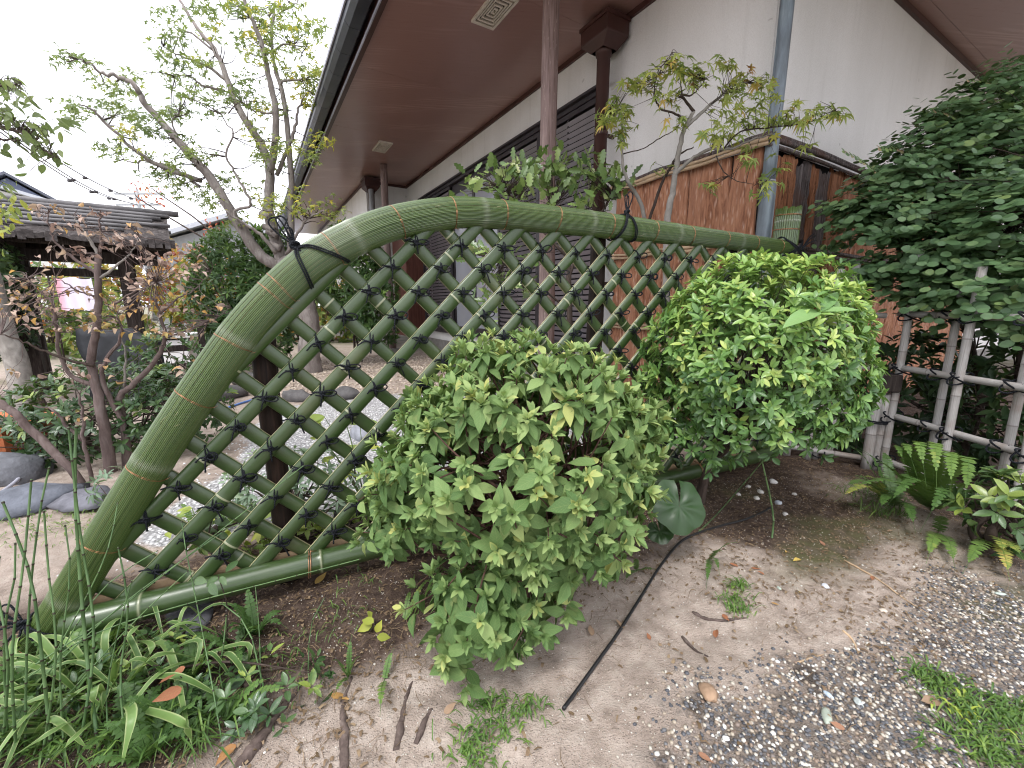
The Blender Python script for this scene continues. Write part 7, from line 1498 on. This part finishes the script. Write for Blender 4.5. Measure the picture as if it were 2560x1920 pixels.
def stone(label, x, y, size, col, seed, name="stone", sink=.3, cat_="stone", group=None, rough=.8):
    r = np.random.default_rng(seed); u, v = np.meshgrid(np.linspace(0, 2 * math.pi, 14, endpoint=False), np.linspace(-math.pi / 2, math.pi / 2, 9)); D = np.stack([np.cos(v) * np.cos(u), np.cos(v) * np.sin(u), np.sin(v)], -1).reshape(-1, 3)
    R = 1 + .22 * fbm(D[:, 0] * 1.6 + seed, D[:, 1] * 1.6, D[:, 2] * 1.6, 3) + .05 * np.round(2 * fbm(D[:, 0] * 3 + seed, D[:, 1] * 3, D[:, 2] * 3, 2)) * (max(size) > .1); a = r.uniform(0, 3.1); Vv = D * R[:, None] * np.asarray(size) / 2; Vv = Vv @ np.array([[math.cos(a), math.sin(a), 0], [-math.sin(a), math.cos(a), 0], [0, 0, 1]])
    c = onground(x, y) + [0, 0, size[2] * (.5 - sink)]; F = [(i * 14 + j, i * 14 + (j + 1) % 14, (i + 1) * 14 + (j + 1) % 14, (i + 1) * 14 + j) for i in range(8) for j in range(14)]
    key = "st%.2f%.2f%.2f" % col
    if key not in M: M[key] = plain("stone_" + key, col, rough, .3, .3, 14, .5, 50)
    mb = MB(); mb.add(Vv + c, F); return solo(name, mb, M[key], label, cat_, tuple(c), group)
stone("tan rounded stone at the edge of the pebbles", 1770, 1742, (.055, .042, .030), (.30, .20, .13), 1); stone("flat blue-grey stepping stone at the left edge", 60, 1265, (.42, .34, .16), (.12, .13, .155), 2, sink=.35); stone("grey boulder at the left edge behind the stepping stone", 20, 1195, (.36, .28, .22), (.13, .135, .15), 3); stone("low grey stone left of the curved fence foot", 215, 1262, (.30, .2, .1), (.13, .13, .15), 4)
for k, (x, y, s_) in enumerate(((745, 1000, (.34, .2, .16)), (862, 995, (.36, .22, .17)), (560, 995, (.5, .3, .2)), (620, 960, (.4, .3, .2)))): stone(("dark rock on the white gravel behind the lattice, left one", "dark rounded rock on the white gravel left of the matte shrub", "grey border rock of the white gravel beside the curved fence", "grey rock at the foot of the low round shrub")[k], x, y, s_, (.10, .095, .095), 10 + k, "rock")
stone("grey rock close behind the lattice and the matte shrub", 905, 1090, (.22, .18, .16), (.26, .27, .30), 21, "rock"); stone("dark rock behind the lattice by the bottom rail", 900, 1290, (.26, .2, .16), (.07, .065, .065), 22, "rock"); stone("flat slate lying on the soil under the bottom rail", 480, 1545, (.22, .12, .03), (.085, .085, .095), 23, sink=.4)
for k, (x, y, s_, c_) in enumerate(((1900, 1235, .035, (.52, .50, .47)), (1932, 1215, .042, (.56, .54, .52)), (1890, 1255, .030, (.50, .48, .44)), (1945, 1262, .036, (.36, .38, .42)), (1870, 1225, .03, (.48, .46, .43)), (1962, 1290, .026, (.5, .48, .46)), (1845, 1245, .026, (.45, .42, .4)), (1985, 1240, .024, (.5, .48, .45)))): stone(("pale stone nearest the horsetail stem", "largest white stone on the dark soil under the glossy shrub", "white stone left of the horsetail foot", "blue-grey stone right of the horsetail stem", "small white stone under the glossy shrub, leftmost but one", "small pale stone in front of the white stones", "small pale stone under the glossy shrub, leftmost", "small pale stone under the glossy shrub, rightmost")[k], x, y, (s_, s_ * .8, s_ * .7), c_, 40 + k, group="white stones under the glossy shrub")
for k, (x, y, s_, c_, lab) in enumerate(((2065, 1798, (.050, .022, .014), (.33, .37, .31), "long pale green pebble among the washed pebbles"), (2063, 1467, (.026, .024, .012), (.55, .56, .60), "small white square stone on the mossy sand"), (2070, 1740, (.026, .014, .01), (.42, .50, .58), "pale blue pebble above the long green one"), (1948, 1470, (.022, .012, .01), (.38, .44, .38), "small green-grey pebble left of the white square stone"), (2500, 1487, (.034, .016, .01), (.40, .46, .41), "pale green flat pebble at the right edge"), (2208, 1528, (.024, .018, .012), (.55, .48, .40), "cream pebble on the moss"), (1815, 1850, (.016, .012, .01), (.66, .66, .66), "white pebble at the left edge of the washed pebbles"), (2145, 1765, (.03, .016, .01), (.42, .46, .45), "pale grey-green pebble right of the pale blue one"))): stone(lab, x, y, s_, c_, 60 + k, "pebble", cat_="pebble", rough=.5)
# ------------------------------------------------------------------ washed pebbles, grit, litter
def scatter_mesh(name, label, P, S, tint, mat, rot=True, flat=.6, cat_=None):
    """many small rounded stones as one mass"""
    t = (1 + 5 ** .5) / 2; IV = np.array([(-1, t, 0), (1, t, 0), (-1, -t, 0), (1, -t, 0), (0, -1, t), (0, 1, t), (0, -1, -t), (0, 1, -t), (t, 0, -1), (t, 0, 1), (-t, 0, -1), (-t, 0, 1)]) / 1.9
    IF = np.array([(0, 11, 5), (0, 5, 1), (0, 1, 7), (0, 7, 10), (0, 10, 11), (1, 5, 9), (5, 11, 4), (11, 10, 2), (10, 7, 6), (7, 1, 8), (3, 9, 4), (3, 4, 2), (3, 2, 6), (3, 6, 8), (3, 8, 9), (4, 9, 5), (2, 4, 11), (6, 2, 10), (8, 6, 7), (9, 8, 1)])
    N = len(P); a = RNG.uniform(0, 6.28, N); asp = RNG.uniform(.6, 1.0, N); V = np.repeat(IV[None], N, 0) * (1 + RNG.normal(0, .08, (N, 12, 1))); V[:, :, 1] *= asp[:, None]; V[:, :, 2] *= flat; c, s = np.cos(a)[:, None], np.sin(a)[:, None]
    V = np.stack([V[:, :, 0] * c - V[:, :, 1] * s, V[:, :, 0] * s + V[:, :, 1] * c, V[:, :, 2]], -1) * S[:, None, None] + P[:, None]
    me = np_mesh(name, V.reshape(-1, 3), (IF[None] + (np.arange(N) * 12)[:, None, None]).reshape(-1, 3), mat, np.repeat(tint, 12), np.zeros((N * 12, 3))); return tag(link(name, me), label, cat_, kind="stuff")
m = Nt("washed_pebble", .45, .4); t = m.attr("tint"); m.col(m.mix(m.rng(m.noise(m.obj(), 220, 2), .3, .7, 0, .25), m.ramp(t, [(0, (.035, .037, .044)), (.35, (.085, .090, .105)), (.5, (.15, .15, .155)), (.62, (.24, .17, .125)), (.75, (.36, .30, .23)), (.88, (.52, .49, .42)), (1, (.70, .69, .66))]), (.12, .11, .10))); M["pebble"] = m.mat
def rnd_ground(n, x0, x1, y0, y1, dens):
    """random ground points kept where dens(x, y) is high"""
    x, y = RNG.uniform(x0, x1, n), RNG.uniform(y0, y1, n); k = RNG.random(n) < dens(x, y); x, y = x[k], y[k]; return np.stack([x, y, gh(x, y)], 1)
def d_peb(x, y):
    px = x - .25 - .10 * fbm(x * 4, y * 4, 9.0, 3); return sst(.79 + .42 * (x - .35) - y + .11 * fbm(x * 3.1, y * 3.1, 4.0, 4), -.14, .16) * sst(px, .0, .30) * sst(x + y, .2, .5)
P = rnd_ground(25000, .20, 1.75, .45, 1.62, d_peb); N = len(P); S = RNG.uniform(.0036, .0066, N) * (1 + .25 * (RNG.random(N) < .08)); P[:, 2] += S * .15
scatter_mesh("pebbles", "dark and white washed pebbles embedded in the ground at the lower right", P, S, np.clip(RNG.beta(1.6, 1.25, N), 0, 1), M["pebble"])
P = rnd_ground(26000, -1.3, 2.3, .45, 2.3, lambda x, y: np.clip(.55 * sst(fence_sd(x, y)[0], -.05, .15) * (1 - .7 * d_peb(x, y)), 0, 1)); N = len(P); S = RNG.uniform(.0008, .0024, N) * (1 + .8 * (RNG.random(N) < .06)); P[:, 2] += S * .2
scatter_mesh("grit", "loose pale grit scattered over the sand and soil", P, S, np.clip(.45 + RNG.beta(2, 1.2, N) * .55, 0, 1), M["pebble"], flat=.75)
P = rnd_ground(9000, -3.2, .9, 1.2, 4.6, lambda x, y: sst(-fence_sd(x, y)[0], .35, .7) * (1 - sst(-fence_sd(x, y)[0], 2.6, 3.2)) * sst(x + .28 * y, -1.4, -1.0)); N = len(P); S = RNG.uniform(.004, .010, N); P[:, 2] += S * .2
m = Nt("white_gravel_stone", .7, .3); t = m.attr("tint"); m.col(m.ramp(t, [(0, (.42, .415, .42)), (.5, (.66, .655, .66)), (1, (.82, .815, .81))])); M["gravel"] = m.mat
scatter_mesh("gravel", "white gravel of the garden court behind the lattice", P, S, RNG.random(N), M["gravel"])
P = rnd_ground(5000, -4.2, .2, 4.6, 8.3, lambda x, y: sst(-fence_sd(x, y)[0], 2.7, 3.1) * sst(x, -3.6, -3.0)); N = len(P); S = RNG.uniform(.012, .024, N); P[:, 2] += S * .2
m = Nt("tan_cobble", .7, .3); t = m.attr("tint"); m.col(m.ramp(t, [(0, (.24, .19, .15)), (.5, (.42, .34, .27)), (1, (.62, .54, .45))])); M["cobble"] = m.mat
scatter_mesh("tan_gravel", "tan gravel at the foot of the house wall", P, S, RNG.random(N), M["cobble"])
def d_soil(x, y):
    d, s = fence_sd(x, y); w_ = .14 * fbm(x * 1.6, y * 1.6, 2.0, 3)
    v = (1 - sst(np.abs(d - .05) + w_, .30, .62)) * (s > -1.2) * (s < 3.6); v = np.maximum(v, (1 - sst(x + .27 * y + w_ * 1.3, -.25, .10)) * sst(d, -.15, .02)); v = np.maximum(v, .8 * (1 - sst(np.hypot(x - 1.15, y - 1.8) + w_, .5, .85))); return np.maximum(v, .8 * sst(x + w_, 1.78, 2.02)) + .10 * sst(d, 0, .2)
def litter(n, l0, l1, w, tlo, thi, name, label, dens, curl=.25):
    P = rnd_ground(n, -1.5, 2.3, .45, 2.6, dens); N = len(P); a = RNG.uniform(0, 6.28, N); L = RNG.uniform(l0, l1, N); W = w * RNG.uniform(.6, 1.4, N); d = np.stack([np.cos(a), np.sin(a), 0 * a], 1); s = np.stack([-np.sin(a), np.cos(a), 0 * a], 1); k = RNG.normal(0, curl, N)[:, None]; z = RNG.uniform(.0015, .006, (N, 1)) * ZUP
    V = np.stack([P - d * L[:, None] / 2 - s * W[:, None] + z, P - d * L[:, None] / 2 + s * W[:, None] + z, P + s * (k * L[:, None] * .4 + W[:, None]) + z * 1.8, P + s * (k * L[:, None] * .4 - W[:, None]) + z * 1.8, P + d * L[:, None] / 2 - s * W[:, None] * .6 + z, P + d * L[:, None] / 2 + s * W[:, None] * .6 + z], 1).reshape(-1, 3)
    F = (np.array([(0, 1, 2, 3), (3, 2, 5, 4)])[None] + (np.arange(N) * 6)[:, None, None]).reshape(-1, 4)
    me = np_mesh(name, V, F, M["lf_fallen"], np.repeat(RNG.uniform(tlo, thi, N), 6), np.zeros((N * 6, 3)) + [.5, .5, 0]); tag(link(name, me), label, kind="stuff")
litter(15000, .010, .055, .0006, .05, .45, "needle_litter", "dry needles and twigs littering the soil", d_soil)
litter(12000, .006, .020, .0030, .0, .40, "leaf_litter", "brown leaf fragments on the dark soil", d_soil, .1)
# larger fallen leaves
FL = [(2000, 1398, .032, .97, "yellow fallen leaf on the sand above the mossy patch"), (1992, 1480, .018, .95, "small yellow fallen leaf beside the grass tuft"), (1845, 1418, .026, .60, "red-brown fallen leaf above the grass tuft on the sand"), (1878, 1418, .026, .62, "reddish fallen leaf just right of another above the grass tuft"), (1910, 1437, .020, .63, "small orange-red fallen leaf right of the grass tuft"), (1808, 1535, .026, .66, "orange fallen leaf on the bent twig"), (1790, 1590, .034, .62, "curled orange-brown fallen leaf left of the worn line in the sand"), (2062, 1362, .026, .55, "dark red fallen leaf near the trellis ferns"), (1965, 1378, .016, .85, "tiny yellow fallen leaf by the hose"), (2345, 1760, .05, .45, "long tan dry leaf at the edge of the low weeds"), (2180, 1455, .022, .65, "orange leaf fragment on the moss"), (1928, 1508, .02, .8, "yellow-brown leaf right of the grass tuft"), (790, 1470, .05, .88, "orange-yellow leaf at the foot of the dark stake"), (830, 1735, .045, .80, "orange and yellow folded leaf beside the straight root"), (590, 1870, .04, .72, "orange-brown leaf at the lower left by the thick root"), (1110, 1790, .028, .5, "tan leaf lying beside the short root"), (1565, 1395, .03, .35, "brown curled leaf under the matte shrub"), (1560, 1575, .03, .42, "pale brown leaf beside the black hose"), (1480, 1590, .032, .5, "tan fallen leaf left of the black hose"), (835, 1430, .026, .45, "pale pinkish leaf on the soil behind the stake"), (2230, 1330, .02, .45, "pale leaf chip under the trellis ferns"), (1625, 1605, .02, .6, "reddish leaf right of the black hose"), (1745, 1890, .026, .58, "red-brown leaf at the bottom among the pebbles"), (2110, 1835, .024, .58, "rust-coloured leaf below the long green pebble")]
for k, (x, y, s_, t_, lab) in enumerate(FL):
    c = onground(x, y) + [0, 0, .005]; a = RNG.uniform(0, 6.28); o_ = link("fallen_leaf", L_fa.variant(k % 10, t_)); R = frames(np.array([[math.cos(a), math.sin(a), .08]]), np.array([[RNG.normal(0, .25), RNG.normal(0, .25), 1.0]]))[0]; mt4 = Matrix((R * s_ * 1.25).tolist()).to_4x4(); mt4.translation = Vector(c); o_.matrix_world = mt4; tag(o_, lab, "fallen leaf", "fallen leaves on the ground")
